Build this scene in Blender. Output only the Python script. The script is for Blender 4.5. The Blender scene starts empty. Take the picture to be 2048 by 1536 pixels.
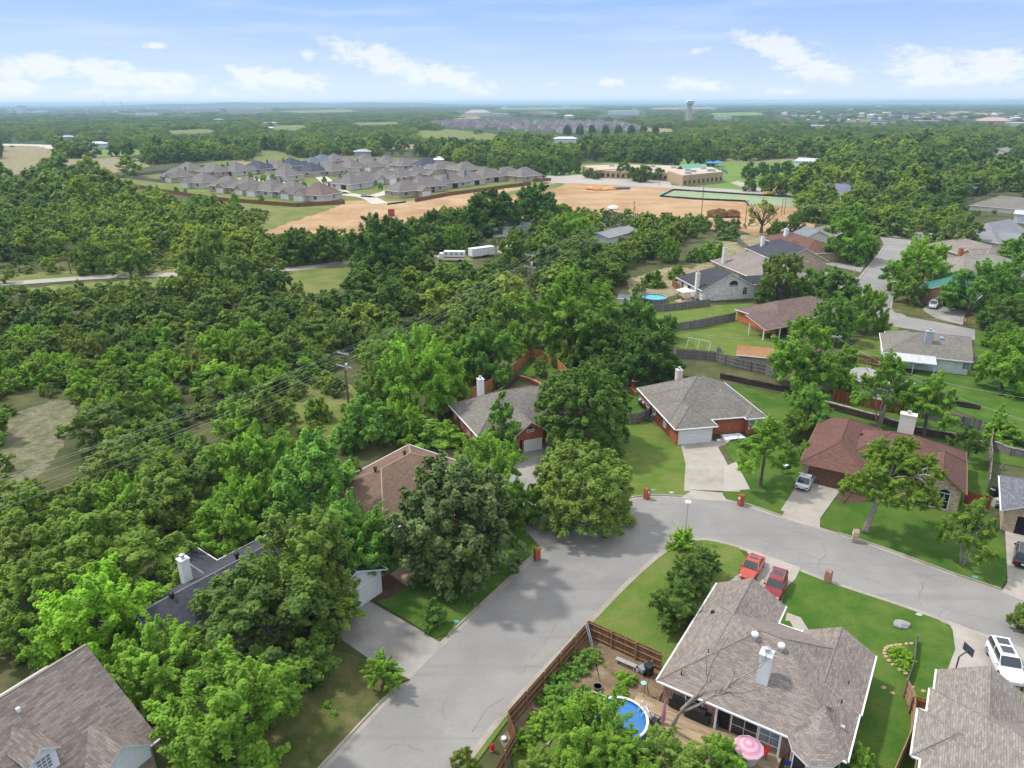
import bpy, math, random
import numpy as np
from mathutils import Vector, Matrix
from math import radians as R, sin, cos, pi

C = bpy.context.scene.collection
SC = bpy.context.scene
random.seed(7)

# ------------------------------------------------------------------ camera
FPX, HOR, CAMH, ROLL = 1450.0, 204.0, 46.0, R(0.2)
PITCH = math.atan((768 - HOR) / FPX)
_c, _s, _cr, _sr = cos(PITCH), sin(PITCH), cos(ROLL), sin(ROLL)


def P(u, v, z=0.0):
    """photo pixel -> the world point at height z that it shows"""
    x = (u - 1024) / FPX
    y = (768 - v) / FPX
    x, y = x * _cr + y * _sr, -x * _sr + y * _cr
    t = (z - CAMH) / (y * _c - _s)
    return Vector((x * t, (_c + y * _s) * t, z))


def Q(X, Y, Z):
    d = Y * _c - (Z - CAMH) * _s
    y = (Y * _s + (Z - CAMH) * _c) / d
    x = X / d
    x, y = x * _cr - y * _sr, x * _sr + y * _cr
    return 1024 + FPX * x, 768 - FPX * y, d


cam_data = bpy.data.cameras.new("camera")
cam = bpy.data.objects.new("camera", cam_data)
C.objects.link(cam)
_Rv, _Uv, _Fv = Vector((1, 0, 0)), Vector((0, _s, _c)), Vector((0, _c, -_s))
_r2 = _Rv * _cr - _Uv * _sr
_u2 = _Rv * _sr + _Uv * _cr
m = Matrix((_r2, _u2, -_Fv)).transposed().to_4x4()
m.translation = Vector((0, 0, CAMH))
cam.matrix_world = m
cam_data.sensor_width = 36.0
cam_data.lens = 36.0 * FPX / 2048.0
cam_data.clip_start = 0.5
cam_data.clip_end = 90000.0
SC.camera = cam

# ------------------------------------------------------------------ light
SUN_EL = R(56)
SUN_DIR = Vector((-0.93 * cos(SUN_EL), 0.37 * cos(SUN_EL), sin(SUN_EL))).normalized()
sun_data = bpy.data.lights.new("sun", 'SUN')
sun_data.energy = 2.1
sun_data.angle = R(4.0)
sun_data.color = (1.0, 0.95, 0.87)
sun = bpy.data.objects.new("sun", sun_data)
sun.rotation_euler = (-SUN_DIR).to_track_quat('-Z', 'Y').to_euler()
C.objects.link(sun)

SC.view_settings.view_transform = 'Standard'
SC.view_settings.look = 'None'
SC.view_settings.exposure = 0.64
SC.view_settings.gamma = 1.0
SC.cycles.max_bounces = 5
SC.cycles.diffuse_bounces = 4
SC.cycles.glossy_bounces = 2
SC.cycles.transmission_bounces = 3
SC.cycles.transparent_max_bounces = 6
SC.cycles.volume_bounces = 1
try:
    SC.cycles.use_denoising = True
    SC.cycles.denoiser = 'OPENIMAGEDENOISE'
except Exception:
    pass


class NT:
    """tiny helper for node trees"""
    def __init__(s, tree):
        s.t = tree
        s.n = tree.nodes
        s.l = tree.links

    def add(s, typ, **kw):
        n = s.n.new(typ)
        for k, v in kw.items():
            setattr(n, k, v)
        return n

    def val(s, sock, v):
        if isinstance(v, bpy.types.NodeSocket):
            s.l.new(v, sock)
        else:
            sock.default_value = v

    def math(s, op, a, b=0.0, c=None, clamp=False):
        n = s.add('ShaderNodeMath', operation=op, use_clamp=clamp)
        s.val(n.inputs[0], a)
        s.val(n.inputs[1], b)
        if c is not None:
            s.val(n.inputs[2], c)
        return n.outputs[0]

    def mix(s, fac, a, b, mode='MIX'):
        n = s.add('ShaderNodeMix', data_type='RGBA', blend_type=mode)
        s.val(n.inputs[0], fac)
        for sock, v in ((n.inputs[6], a), (n.inputs[7], b)):
            if isinstance(v, tuple):
                v = (*v[:3], 1.0)
            s.val(sock, v)
        return n.outputs[2]

    def noise(s, vec, scale, detail=3.0, rough=0.55):
        n = s.add('ShaderNodeTexNoise')
        if vec is not None:
            s.l.new(vec, n.inputs['Vector'])
        n.inputs['Scale'].default_value = scale
        n.inputs['Detail'].default_value = detail
        n.inputs['Roughness'].default_value = rough
        return n.outputs[0]

    def ramp(s, fac, lo, hi):
        n = s.add('ShaderNodeMapRange', clamp=True)
        s.val(n.inputs[0], fac)
        n.inputs[1].default_value = lo
        n.inputs[2].default_value = hi
        return n.outputs[0]

    def scale(s, vec, sc):
        n = s.add('ShaderNodeVectorMath', operation='MULTIPLY')
        s.l.new(vec, n.inputs[0])
        n.inputs[1].default_value = sc
        return n.outputs[0]


def pix_dir(u, v):
    x = (u - 1024) / FPX
    y = (768 - v) / FPX
    x, y = x * _cr + y * _sr, -x * _sr + y * _cr
    return (_Rv * x + _Uv * y + _Fv).normalized()


world = bpy.data.worlds.new("World")
SC.world = world
world.use_nodes = True
wt = NT(world.node_tree)
wt.n.clear()
geo = wt.add('ShaderNodeTexCoord')
sep = wt.add('ShaderNodeSeparateXYZ')
wt.l.new(geo.outputs['Generated'], sep.inputs[0])
dx, dy, dz = sep.outputs
el = wt.math('ARCSINE', dz)
az = wt.math('ARCTAN2', dx, dy)
# clear part of the sky: the Nishita sky, its gradient drawn down towards the horizon
comb = wt.add('ShaderNodeCombineXYZ')
wt.l.new(dx, comb.inputs[0])
wt.l.new(dy, comb.inputs[1])
wt.l.new(wt.math('MULTIPLY_ADD', wt.math('MAXIMUM', dz, 0.0), 3.0, 0.03), comb.inputs[2])
nrm = wt.add('ShaderNodeVectorMath', operation='NORMALIZE')
wt.l.new(comb.outputs[0], nrm.inputs[0])
sky = wt.add('ShaderNodeTexSky')
sky.sky_type = 'NISHITA'
sky.sun_disc = False
sky.sun_elevation = SUN_EL
sky.sun_rotation = math.atan2(SUN_DIR.x, SUN_DIR.y)
sky.air_density = 1.0
sky.dust_density = 0.6
sky.ozone_density = 2.5
wt.l.new(nrm.outputs[0], sky.inputs['Vector'])
# clouds: low cumulus banks and thin high streaks, placed by azimuth and elevation
cv = wt.add('ShaderNodeCombineXYZ')
wt.l.new(wt.math('MULTIPLY', az, 1.0), cv.inputs[0])
wt.l.new(wt.math('MULTIPLY', el, 2.2), cv.inputs[1])
n_big = wt.noise(cv.outputs[0], 26.0, 6.0, 0.6)
n_fine = wt.noise(cv.outputs[0], 70.0, 4.0, 0.6)
CLOUDS = [  # photo u, v, half width px, half height px, tilt, weight
    (95, 135, 110, 25, 0.06, 1.0), (250, 152, 165, 25, 0.14, 1.0), (25, 174, 52, 15, 0.03, .9), (340, 180, 80, 13, 0.0, .8),
    (250, 186, 90, 12, 0.0, .7), (545, 158, 115, 25, 0.05, 1.0), (590, 166, 80, 17, 0.0, .8), (690, 104, 52, 28, 0.2, .9),
    (780, 128, 120, 34, 0.30, 1.0), (905, 155, 100, 26, 0.2, 1.0), (620, 108, 22, 12, 0, .6), (1540, 92, 85, 27, 0.2, 1.05), (1610, 122, 100, 30, 0.25, 1.05),
    (1390, 168, 75, 13, 0.05, .9), (1215, 164, 44, 11, 0, .8), (1095, 166, 25, 7, 0, .5), (1850, 126, 95, 28, 0.1, 1.0),
    (1985, 135, 100, 30, 0.05, 1.0), (1890, 162, 100, 12, 0, .8), (1580, 182, 45, 8, 0, .7), (1395, 100, 40, 12, -.2, .5), (305, 92, 20, 6, 0, .6)]
m_all = None
for (u, v, hw, hh, tilt, wgt) in CLOUDS:
    d = pix_dir(u, v)
    a0, e0 = math.atan2(d.x, d.y), math.asin(d.z)
    sx, sy = hw / FPX, hh / FPX
    ddx = wt.math('SUBTRACT', az, a0)
    ddy = wt.math('ADD', wt.math('SUBTRACT', el, e0), wt.math('MULTIPLY', ddx, tilt))
    ddx = wt.math('MULTIPLY', ddx, 1 / sx)
    ddy = wt.math('MULTIPLY', ddy, 1 / sy)
    r2 = wt.math('ADD', wt.math('MULTIPLY', ddx, ddx), wt.math('MULTIPLY', ddy, ddy))
    mm = wt.math('MULTIPLY', wt.math('SUBTRACT', 1.0, wt.math('SQRT', r2)), wgt)
    m_all = mm if m_all is None else wt.math('MAXIMUM', m_all, mm)
nn = wt.math('ADD', wt.math('MULTIPLY', wt.math('SUBTRACT', n_big, 0.5), 2.4), wt.math('MULTIPLY', wt.math('SUBTRACT', n_fine, 0.5), 1.5))
dens = wt.ramp(wt.math('ADD', wt.math('ADD', m_all, nn), -0.06), 0.0, 0.62)
dens = wt.math('MULTIPLY', dens, wt.ramp(m_all, -0.45, 0.15))
dens = wt.math('MULTIPLY', dens, 0.66)
# high thin streaks
rot = wt.add('ShaderNodeMapping')
rot.inputs['Rotation'].default_value = (0, 0, R(-9))
rot.inputs['Scale'].default_value = (2.0, 9.0, 1.0)
wt.l.new(cv.outputs[0], rot.inputs['Vector'])
streak = wt.ramp(wt.noise(rot.outputs[0], 2.3, 5.0, 0.5), 0.47, 0.85)
streak = wt.math('MULTIPLY', streak, wt.ramp(el, 0.03, 0.08))
cl = wt.math('MAXIMUM', dens, wt.math('MULTIPLY', streak, 0.42), clamp=True)
SKY_STR = 0.15
skyc = wt.mix(1.0, sky.outputs[0], (SKY_STR * 0.98, SKY_STR, SKY_STR * 1.05), 'MULTIPLY')
# sky gradient: white horizon, blue above; unseen bright veil overhead added for fill light
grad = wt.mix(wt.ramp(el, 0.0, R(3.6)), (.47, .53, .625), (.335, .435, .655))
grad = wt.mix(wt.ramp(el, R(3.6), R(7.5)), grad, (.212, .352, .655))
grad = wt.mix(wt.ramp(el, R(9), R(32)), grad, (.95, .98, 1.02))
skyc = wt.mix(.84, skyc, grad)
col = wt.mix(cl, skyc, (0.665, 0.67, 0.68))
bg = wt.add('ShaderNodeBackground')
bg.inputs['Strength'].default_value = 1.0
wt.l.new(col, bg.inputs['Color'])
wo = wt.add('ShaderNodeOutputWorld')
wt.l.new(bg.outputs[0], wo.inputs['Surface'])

# ------------------------------------------------------------------ materials
MATS = {}


def new_mat(name, rough=0.85, spec=0.2):
    mt = bpy.data.materials.new(name)
    mt.use_nodes = True
    nt = NT(mt.node_tree)
    b = nt.n['Principled BSDF']
    b.inputs['Roughness'].default_value = rough
    b.inputs['Specular IOR Level'].default_value = spec
    MATS[name] = mt
    return mt, nt, b


def M(name, c, rough=0.7, spec=0.25, var=0.12, scale=3.0, metal=0.0, coat=0.0):
    """plain painted / rendered material with a little uneven wear"""
    if name in MATS:
        return MATS[name]
    mt, nt, b = new_mat(name, rough, spec)
    tc = nt.add('ShaderNodeTexCoord')
    n = nt.noise(tc.outputs['Object'], scale, 4.0)
    lo = tuple(x * (1 - var) for x in c)
    hi = tuple(min(1, x * (1 + var)) for x in c)
    nt.l.new(nt.mix(nt.ramp(n, .3, .7), lo, hi), b.inputs['Base Color'])
    b.inputs['Metallic'].default_value = metal
    b.inputs['Coat Weight'].default_value = coat
    return mt


def ground_mat(name, cols, scales, rough=0.95, contrast=(.35, .65), fine=12.0, fine_amt=0.35, bump=0.0, ruts=None):
    """cols: base, second, third colour mixed by noises of the given scales (metres^-1)"""
    mt, nt, b = new_mat(name, rough, 0.1)
    g = nt.add('ShaderNodeNewGeometry')
    pos = g.outputs['Position']
    col = None
    prev = cols[0]
    for i, (c, sc) in enumerate(zip(cols[1:], scales)):
        n = nt.noise(nt.scale(pos, (1, 1, 0.001)), sc, 5.0, 0.6)
        prev = nt.mix(nt.ramp(n, *contrast), prev, c)
    if ruts:    # long scraped tracks in one direction
        mp = nt.add('ShaderNodeMapping')
        mp.inputs['Rotation'].default_value = (0, 0, R(ruts[0]))
        mp.inputs['Scale'].default_value = (ruts[1], ruts[2], .001)
        nt.l.new(pos, mp.inputs['Vector'])
        prev = nt.mix(nt.ramp(nt.noise(mp.outputs[0], 1.0, 4.0, .6), .55, .72), prev, ruts[3])
    f = nt.noise(nt.scale(pos, (1, 1, 0.001)), fine, 2.0, 0.7)
    v = nt.math('MULTIPLY_ADD', nt.ramp(f, .25, .75), fine_amt, 1 - fine_amt / 2)
    cc = nt.add('ShaderNodeVectorMath', operation='SCALE')
    if isinstance(prev, tuple):
        cc.inputs[0].default_value = prev[:3]
    else:
        nt.l.new(prev, cc.inputs[0])
    nt.l.new(v, cc.inputs['Scale'])
    nt.l.new(cc.outputs[0], b.inputs['Base Color'])
    if bump:
        bp = nt.add('ShaderNodeBump')
        bp.inputs['Strength'].default_value = bump
        bp.inputs['Distance'].default_value = 0.15
        nt.l.new(f, bp.inputs['Height'])
        nt.l.new(bp.outputs[0], b.inputs['Normal'])
    return mt


def shingle(name, c, tint=0.3, bw=0.42, bh=0.17):
    mt, nt, b = new_mat(name, 0.9, 0.15)
    uv = nt.add('ShaderNodeUVMap')
    uv.uv_map = 'UVMap'
    br = nt.add('ShaderNodeTexBrick')
    nt.l.new(uv.outputs[0], br.inputs['Vector'])
    br.inputs['Scale'].default_value = 1.0
    br.inputs['Brick Width'].default_value = bw
    br.inputs['Row Height'].default_value = bh
    br.inputs['Mortar Size'].default_value = 0.012
    br.inputs['Mortar Smooth'].default_value = 0.4
    br.inputs['Bias'].default_value = 0.0
    br.inputs['Color1'].default_value = (*[x * (1 - tint) for x in c], 1)
    br.inputs['Color2'].default_value = (*[x * (1 + tint) for x in c], 1)
    br.inputs['Mortar'].default_value = (*[x * 0.5 for x in c], 1)
    n1 = nt.noise(nt.scale(uv.outputs[0], (0.8, 3.2, 1)), 1.6, 4.0, 0.7)
    n2 = nt.noise(uv.outputs[0], 0.22, 3.0, 0.6)
    v = nt.math('ADD', nt.math('MULTIPLY', nt.ramp(n1, .3, .7), .42), nt.math('MULTIPLY', nt.ramp(n2, .3, .7), .22))
    v = nt.math('ADD', v, .68)
    sc = nt.add('ShaderNodeVectorMath', operation='SCALE')
    nt.l.new(br.outputs['Color'], sc.inputs[0])
    nt.l.new(v, sc.inputs['Scale'])
    nt.l.new(sc.outputs[0], b.inputs['Base Color'])
    bp = nt.add('ShaderNodeBump')
    bp.inputs['Strength'].default_value = 0.35
    bp.inputs['Distance'].default_value = 0.02
    nt.l.new(br.outputs['Fac'], bp.inputs['Height'])
    bp.invert = True
    nt.l.new(bp.outputs[0], b.inputs['Normal'])
    return mt


def bricks(name, c, bw=0.22, bh=0.075, mortar=(.42, .38, .34), tint=0.25, rough=.9, msize=.008):
    mt, nt, b = new_mat(name, rough, 0.2)
    uv = nt.add('ShaderNodeUVMap')
    uv.uv_map = 'UVMap'
    br = nt.add('ShaderNodeTexBrick')
    nt.l.new(uv.outputs[0], br.inputs['Vector'])
    br.inputs['Scale'].default_value = 1.0
    br.inputs['Brick Width'].default_value = bw
    br.inputs['Row Height'].default_value = bh
    br.inputs['Mortar Size'].default_value = msize
    br.inputs['Color1'].default_value = (*[x * (1 - tint) for x in c], 1)
    br.inputs['Color2'].default_value = (*[x * (1 + tint) for x in c], 1)
    br.inputs['Mortar'].default_value = (*mortar, 1)
    n1 = nt.noise(uv.outputs[0], 1.3, 4.0, 0.7)
    sc = nt.add('ShaderNodeVectorMath', operation='SCALE')
    nt.l.new(br.outputs['Color'], sc.inputs[0])
    nt.l.new(nt.math('MULTIPLY_ADD', nt.ramp(n1, .3, .7), .4, .8), sc.inputs['Scale'])
    nt.l.new(sc.outputs[0], b.inputs['Base Color'])
    return mt


def planks(name, c, pw=0.145, tint=0.28, length=2.6, gap=.35):
    mt, nt, b = new_mat(name, 0.85, 0.15)
    uv = nt.add('ShaderNodeUVMap')
    uv.uv_map = 'UVMap'
    mp = nt.add('ShaderNodeMapping')
    mp.inputs['Rotation'].default_value = (0, 0, R(90))
    nt.l.new(uv.outputs[0], mp.inputs['Vector'])
    br = nt.add('ShaderNodeTexBrick')
    nt.l.new(mp.outputs[0], br.inputs['Vector'])
    br.inputs['Scale'].default_value = 1.0
    br.inputs['Brick Width'].default_value = length
    br.inputs['Row Height'].default_value = pw
    br.inputs['Mortar Size'].default_value = 0.008
    br.inputs['Color1'].default_value = (*[x * (1 - tint) for x in c], 1)
    br.inputs['Color2'].default_value = (*[x * (1 + tint) for x in c], 1)
    br.inputs['Mortar'].default_value = (*[x * gap for x in c], 1)
    n1 = nt.noise(nt.scale(uv.outputs[0], (2, .5, 1)), 1.2, 4.0, 0.7)
    sc = nt.add('ShaderNodeVectorMath', operation='SCALE')
    nt.l.new(br.outputs['Color'], sc.inputs[0])
    nt.l.new(nt.math('MULTIPLY_ADD', nt.ramp(n1, .3, .7), .6, .7), sc.inputs['Scale'])
    nt.l.new(sc.outputs[0], b.inputs['Base Color'])
    return mt


def leaf_mat(name, dark, light, by_random=False, rough=.55, trans=.28):
    mt, nt, b = new_mat(name, rough, 0.18)
    at = nt.add('ShaderNodeAttribute')
    at.attribute_name = 'tint'
    oi = nt.add('ShaderNodeObjectInfo')
    c = nt.mix(at.outputs['Fac'], dark, light)
    if by_random:
        c1 = nt.mix(nt.ramp(oi.outputs['Random'], 0.0, 0.55), (.48, .62, .62), (1.0, 1.0, .9))
        c2 = nt.mix(nt.ramp(oi.outputs['Random'], 0.55, 1.0), c1, (1.35, 1.22, .8))
        g = nt.add('ShaderNodeNewGeometry')
        big = nt.noise(nt.scale(g.outputs['Position'], (1, 1, .001)), .011, 3.0, .5)
        c2 = nt.mix(1.0, c2, nt.mix(nt.ramp(big, .35, .65), (.60, .70, .72), (1.28, 1.22, 1.0)), 'MULTIPLY')
        c = nt.mix(1.0, c, c2, 'MULTIPLY')
    else:
        c = nt.mix(1.0, c, oi.outputs['Color'], 'MULTIPLY')
    nt.l.new(c, b.inputs['Base Color'])
    tr = nt.add('ShaderNodeBsdfTranslucent')
    nt.l.new(nt.mix(1.0, c, (1.25, 1.3, .55), 'MULTIPLY'), tr.inputs['Color'])
    mx = nt.add('ShaderNodeMixShader')
    mx.inputs[0].default_value = trans
    nt.l.new(b.outputs[0], mx.inputs[1])
    nt.l.new(tr.outputs[0], mx.inputs[2])
    nt.l.new(mx.outputs[0], nt.n['Material Output'].inputs['Surface'])
    return mt


# ------------------------------------------------------------------ mesh builder
class MB:
    def __init__(s):
        s.v, s.f, s.m = [], [], []

    def poly(s, pts, m=0):
        b = len(s.v)
        s.v += [tuple(p) for p in pts]
        s.f.append(tuple(range(b, b + len(pts))))
        s.m.append(m)
        return s

    def box(s, x0, y0, z0, x1, y1, z1, m=0, bottom=True):
        x0, x1 = min(x0, x1), max(x0, x1)
        y0, y1 = min(y0, y1), max(y0, y1)
        b = len(s.v)
        s.v += [(x0, y0, z0), (x1, y0, z0), (x1, y1, z0), (x0, y1, z0), (x0, y0, z1), (x1, y0, z1), (x1, y1, z1), (x0, y1, z1)]
        fs = [(0, 1, 5, 4), (1, 2, 6, 5), (2, 3, 7, 6), (3, 0, 4, 7), (4, 5, 6, 7)]
        if bottom:
            fs.append((3, 2, 1, 0))
        s.f += [tuple(b + i for i in q) for q in fs]
        s.m += [m] * len(fs)
        return s

    def obox(s, p, q, w, z0, z1, m=0):
        """upright box along the ground line p-q, w thick"""
        p, q = Vector(p[:2]), Vector(q[:2])
        d = (q - p)
        if d.length < 1e-6:
            return s
        n = Vector((-d.y, d.x)).normalized() * w / 2
        return s.prism([p + n, p - n, q - n, q + n], z0, z1, m)

    def prism(s, pts, z0, z1, m=0, bottom=True, mtop=None):
        k = len(pts)
        area = sum(pts[i][0] * pts[(i + 1) % k][1] - pts[(i + 1) % k][0] * pts[i][1] for i in range(k))
        if area < 0:
            pts = list(pts)[::-1]
        b = len(s.v)
        s.v += [(p[0], p[1], z0) for p in pts] + [(p[0], p[1], z1) for p in pts]
        for i in range(k):
            j = (i + 1) % k
            s.f.append((b + i, b + j, b + k + j, b + k + i))
            s.m.append(m)
        s.f.append(tuple(b + k + i for i in range(k)))
        s.m.append(m if mtop is None else mtop)
        if bottom:
            s.f.append(tuple(b + i for i in range(k))[::-1])
            s.m.append(m)
        return s

    def tube(s, pts, rads, n=7, m=0, cap=True):
        pts = [Vector(p) for p in pts]
        if not isinstance(rads, (list, tuple)):
            rads = [rads] * len(pts)
        b = len(s.v)
        for i, p in enumerate(pts):
            t = (pts[min(i + 1, len(pts) - 1)] - pts[max(i - 1, 0)])
            if t.length < 1e-9:
                t = Vector((0, 0, 1))
            t.normalize()
            a = t.orthogonal().normalized() if abs(t.z) < .99 else Vector((1, 0, 0))
            if abs(t.z) < .99:
                a = t.cross(Vector((0, 0, 1))).normalized()
            c = t.cross(a)
            for k in range(n):
                an = 2 * pi * k / n
                s.v.append(tuple(p + (a * cos(an) + c * sin(an)) * rads[i]))
        for i in range(len(pts) - 1):
            for k in range(n):
                k2 = (k + 1) % n
                s.f.append((b + i * n + k, b + i * n + k2, b + (i + 1) * n + k2, b + (i + 1) * n + k))
                s.m.append(m)
        if cap:
            s.f.append(tuple(b + k for k in range(n))[::-1])
            s.f.append(tuple(b + (len(pts) - 1) * n + k for k in range(n)))
            s.m += [m, m]
        return s

    def lathe(s, c, prof, n=12, m=0):
        return s.tube([(c[0], c[1], c[2] + z) for r, z in prof], [r for r, z in prof], n, m)

    def build(s, name, mats, parent=None, smooth=False, loc=None, rotz=None):
        me = bpy.data.meshes.new(name)
        me.from_pydata(s.v, [], s.f)
        if not isinstance(mats, (list, tuple)):
            mats = [mats]
        for x in mats:
            me.materials.append(x)
        if len(mats) > 1:
            me.polygons.foreach_set('material_index', s.m)
        if smooth:
            me.polygons.foreach_set('use_smooth', [True] * len(s.f))
        uvl = me.uv_layers.new(name='UVMap')
        uvs = []
        V = s.v
        for f in s.f:
            nx = ny = nz = 0.0
            for i in range(len(f)):
                a, b_ = V[f[i]], V[f[(i + 1) % len(f)]]
                nx += (a[1] - b_[1]) * (a[2] + b_[2])
                ny += (a[2] - b_[2]) * (a[0] + b_[0])
                nz += (a[0] - b_[0]) * (a[1] + b_[1])
            h = math.hypot(nx, ny)
            if h < 1e-9 or abs(nz) > 60 * h:
                tx, ty, bx, by, bz = 1., 0., 0., 1., 0.
            else:
                l = math.sqrt(h * h + nz * nz)
                tx, ty = -ny / h, nx / h
                ux, uy, uz = nx / l, ny / l, nz / l
                bx, by, bz = -uz * ty, uz * tx, ux * ty - uy * tx
            for i in f:
                p = V[i]
                uvs += [p[0] * tx + p[1] * ty, p[0] * bx + p[1] * by + p[2] * bz]
        uvl.data.foreach_set('uv', uvs)
        me.update()
        o = bpy.data.objects.new(name, me)
        C.objects.link(o)
        if parent:
            o.parent = parent
        if loc is not None:
            o.location = loc
        if rotz is not None:
            o.rotation_euler = (0, 0, rotz)
        return o


def tag(o, label, cat, group=None):
    o['label'] = label
    o['category'] = cat
    if group:
        o['group'] = group
    return o


def thing(name, label, cat, loc=(0, 0, 0), rotz=0.0, group=None):
    o = bpy.data.objects.new(name, None)
    o.empty_display_size = 0.3
    C.objects.link(o)
    o.location = loc
    o.rotation_euler = (0, 0, rotz)
    return tag(o, label, cat, group)


def structure(o):
    o['kind'] = 'structure'
    return o


def stuff(o, label=None, cat=None):
    o['kind'] = 'stuff'
    if label:
        o['label'] = label
        o['category'] = cat
    return o


def copy_tree(o, parent=None):
    c = o.copy()
    C.objects.link(c)
    c.parent = parent
    for ch in list(o.children):
        copy_tree(ch, c)
    return c


def smooth_line(pts, step=1.2):
    """Catmull-Rom through the world points"""
    pts = [Vector(p[:2]) for p in pts]
    out = []
    for i in range(len(pts) - 1):
        p0, p1, p2, p3 = pts[max(i - 1, 0)], pts[i], pts[i + 1], pts[min(i + 2, len(pts) - 1)]
        k = max(1, int((p2 - p1).length / step))
        for j in range(k):
            t = j / k
            out.append(0.5 * ((2 * p1) + (p2 - p0) * t + (2 * p0 - 5 * p1 + 4 * p2 - p3) * t * t + (3 * p1 - p0 - 3 * p2 + p3) * t ** 3))
    out.append(pts[-1])
    return out


def pline(px, z=0.0):
    return [P(u, v, z) for u, v in px]


def offset_line(pts, d):
    out = []
    for i, p in enumerate(pts):
        t = (pts[min(i + 1, len(pts) - 1)] - pts[max(i - 1, 0)]).normalized()
        out.append(p + Vector((-t.y, t.x)) * d)
    return out


def inside(u, v, poly):
    r = False
    j = len(poly) - 1
    for i in range(len(poly)):
        (x1, y1), (x2, y2) = poly[i], poly[j]
        if (y1 > v) != (y2 > v) and u < (x2 - x1) * (v - y1) / (y2 - y1) + x1:
            r = not r
        j = i
    return r

# ------------------------------------------------------------------ the ground and its sheets
def sheet(name, px, z, mat, kind='structure', world_pts=None, z0=None, smooth=False):
    pts = world_pts if world_pts is not None else pline(px)
    if name in ('field', 'dirt', 'soil', 'mulch', 'seeded_bank') or mat.name == 'dry_grass':
        L_ = sum((Vector(pts[i][:2]) - Vector(pts[i - 1][:2])).length for i in range(len(pts)))
        g_ = random.Random(len(px) * 7 + int(z * 1e4))
        pts = smooth_line(list(pts) + [pts[0]], L_ / 140)[:-1]
        pts = [p + Vector((g_.gauss(0, 1), g_.gauss(0, 1))) * L_ / 420 for p in pts]
    if smooth:
        pts = smooth_line(list(pts) + [pts[0]], 2.0)[:-1]
    mb = MB()
    if z0 is None:
        pts2 = [(p[0], p[1]) for p in pts]
        k = len(pts2)
        if sum(pts2[i][0] * pts2[(i + 1) % k][1] - pts2[(i + 1) % k][0] * pts2[i][1] for i in range(k)) < 0:
            pts2 = pts2[::-1]
        mb.poly([(x, y, z) for x, y in pts2])
    else:
        mb.prism([(p[0], p[1]) for p in pts], z0, z, bottom=False)
    o = mb.build(name, mat)
    o['kind'] = kind
    return o


def make_ground_material():
    mt, nt, b = new_mat('scrub_and_far_fields', 0.95, 0.1)
    g = nt.add('ShaderNodeNewGeometry')
    pos = nt.scale(g.outputs['Position'], (1, 1, .001))
    n1 = nt.noise(pos, .12, 5.0, .6)
    n2 = nt.noise(pos, .9, 4.0, .7)
    near = nt.mix(nt.ramp(n1, .4, .62), (.045, .062, .022), (.125, .115, .055))
    near = nt.mix(nt.ramp(n2, .45, .75), near, (.06, .085, .025))
    f1 = nt.noise(nt.scale(pos, (1, 1, 1)), .0022, 6.0, .62)
    f2 = nt.noise(pos, .012, 5.0, .65)
    far = nt.mix(nt.ramp(f2, .3, .7), (.030, .055, .022), (.060, .090, .032))
    far = nt.mix(nt.ramp(f1, .60, .66), far, (.15, .16, .075))
    ln = nt.add('ShaderNodeVectorMath', operation='LENGTH')
    nt.l.new(pos, ln.inputs[0])
    fac = nt.ramp(ln.outputs['Value'], 500.0, 1300.0)
    nt.l.new(nt.mix(fac, near, far), b.inputs['Base Color'])
    return mt


gmb = MB()
NR = 64
for ring, (ra, rb) in enumerate([(0, 400), (400, 2500), (2500, 9000), (9000, 32000)]):
    for k in range(NR):
        a, c = 2 * pi * k / NR, 2 * pi * (k + 1) / NR
        if ra == 0:
            gmb.poly([(0, 300, 0), (rb * cos(a), 300 + rb * sin(a), 0), (rb * cos(c), 300 + rb * sin(c), 0)])
        else:
            gmb.poly([(ra * cos(a), 300 + ra * sin(a), 0), (rb * cos(a), 300 + rb * sin(a), 0), (rb * cos(c), 300 + rb * sin(c), 0), (ra * cos(c), 300 + ra * sin(c), 0)])
structure(gmb.build('ground', make_ground_material()))

# low ridge on the horizon
hm = ground_mat('ridge_woods', [(.03, .055, .028), (.05, .08, .035), (.10, .115, .06)], [.002, .0012], fine=.02)


def ridge(px0, px1, dist, hmax, depth):
    hb = MB()
    n = 40
    a0 = math.atan2(*pix_dir(px0, 204)[:2])
    a1 = math.atan2(*pix_dir(px1, 204)[:2])
    rows = []
    for i in range(n + 1):
        t = i / n
        a = a0 + (a1 - a0) * t
        prof = min(1, 4.0 * t, 3.0 * (1 - t)) ** .8 * (0.82 + .10 * sin(t * 17 + 1) + .08 * sin(t * 41))
        row = []
        for j, (dd, hh) in enumerate([(0, 0), (.35, .6), (.6, 1), (1.0, .8), (1.6, 0)]):
            r = dist + dd * depth
            row.append((r * sin(a), r * cos(a), -0.2 + hmax * hh * prof))
        rows.append(row)
    for i in range(n):
        for j in range(4):
            hb.poly([rows[i][j], rows[i + 1][j], rows[i + 1][j + 1], rows[i][j + 1]][::-1])
    return structure(hb.build('hills', hm, smooth=True))


ridge(120, 1010, 8800, 57, 2500)
ridge(1560, 2300, 15000, 55, 4000)

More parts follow.
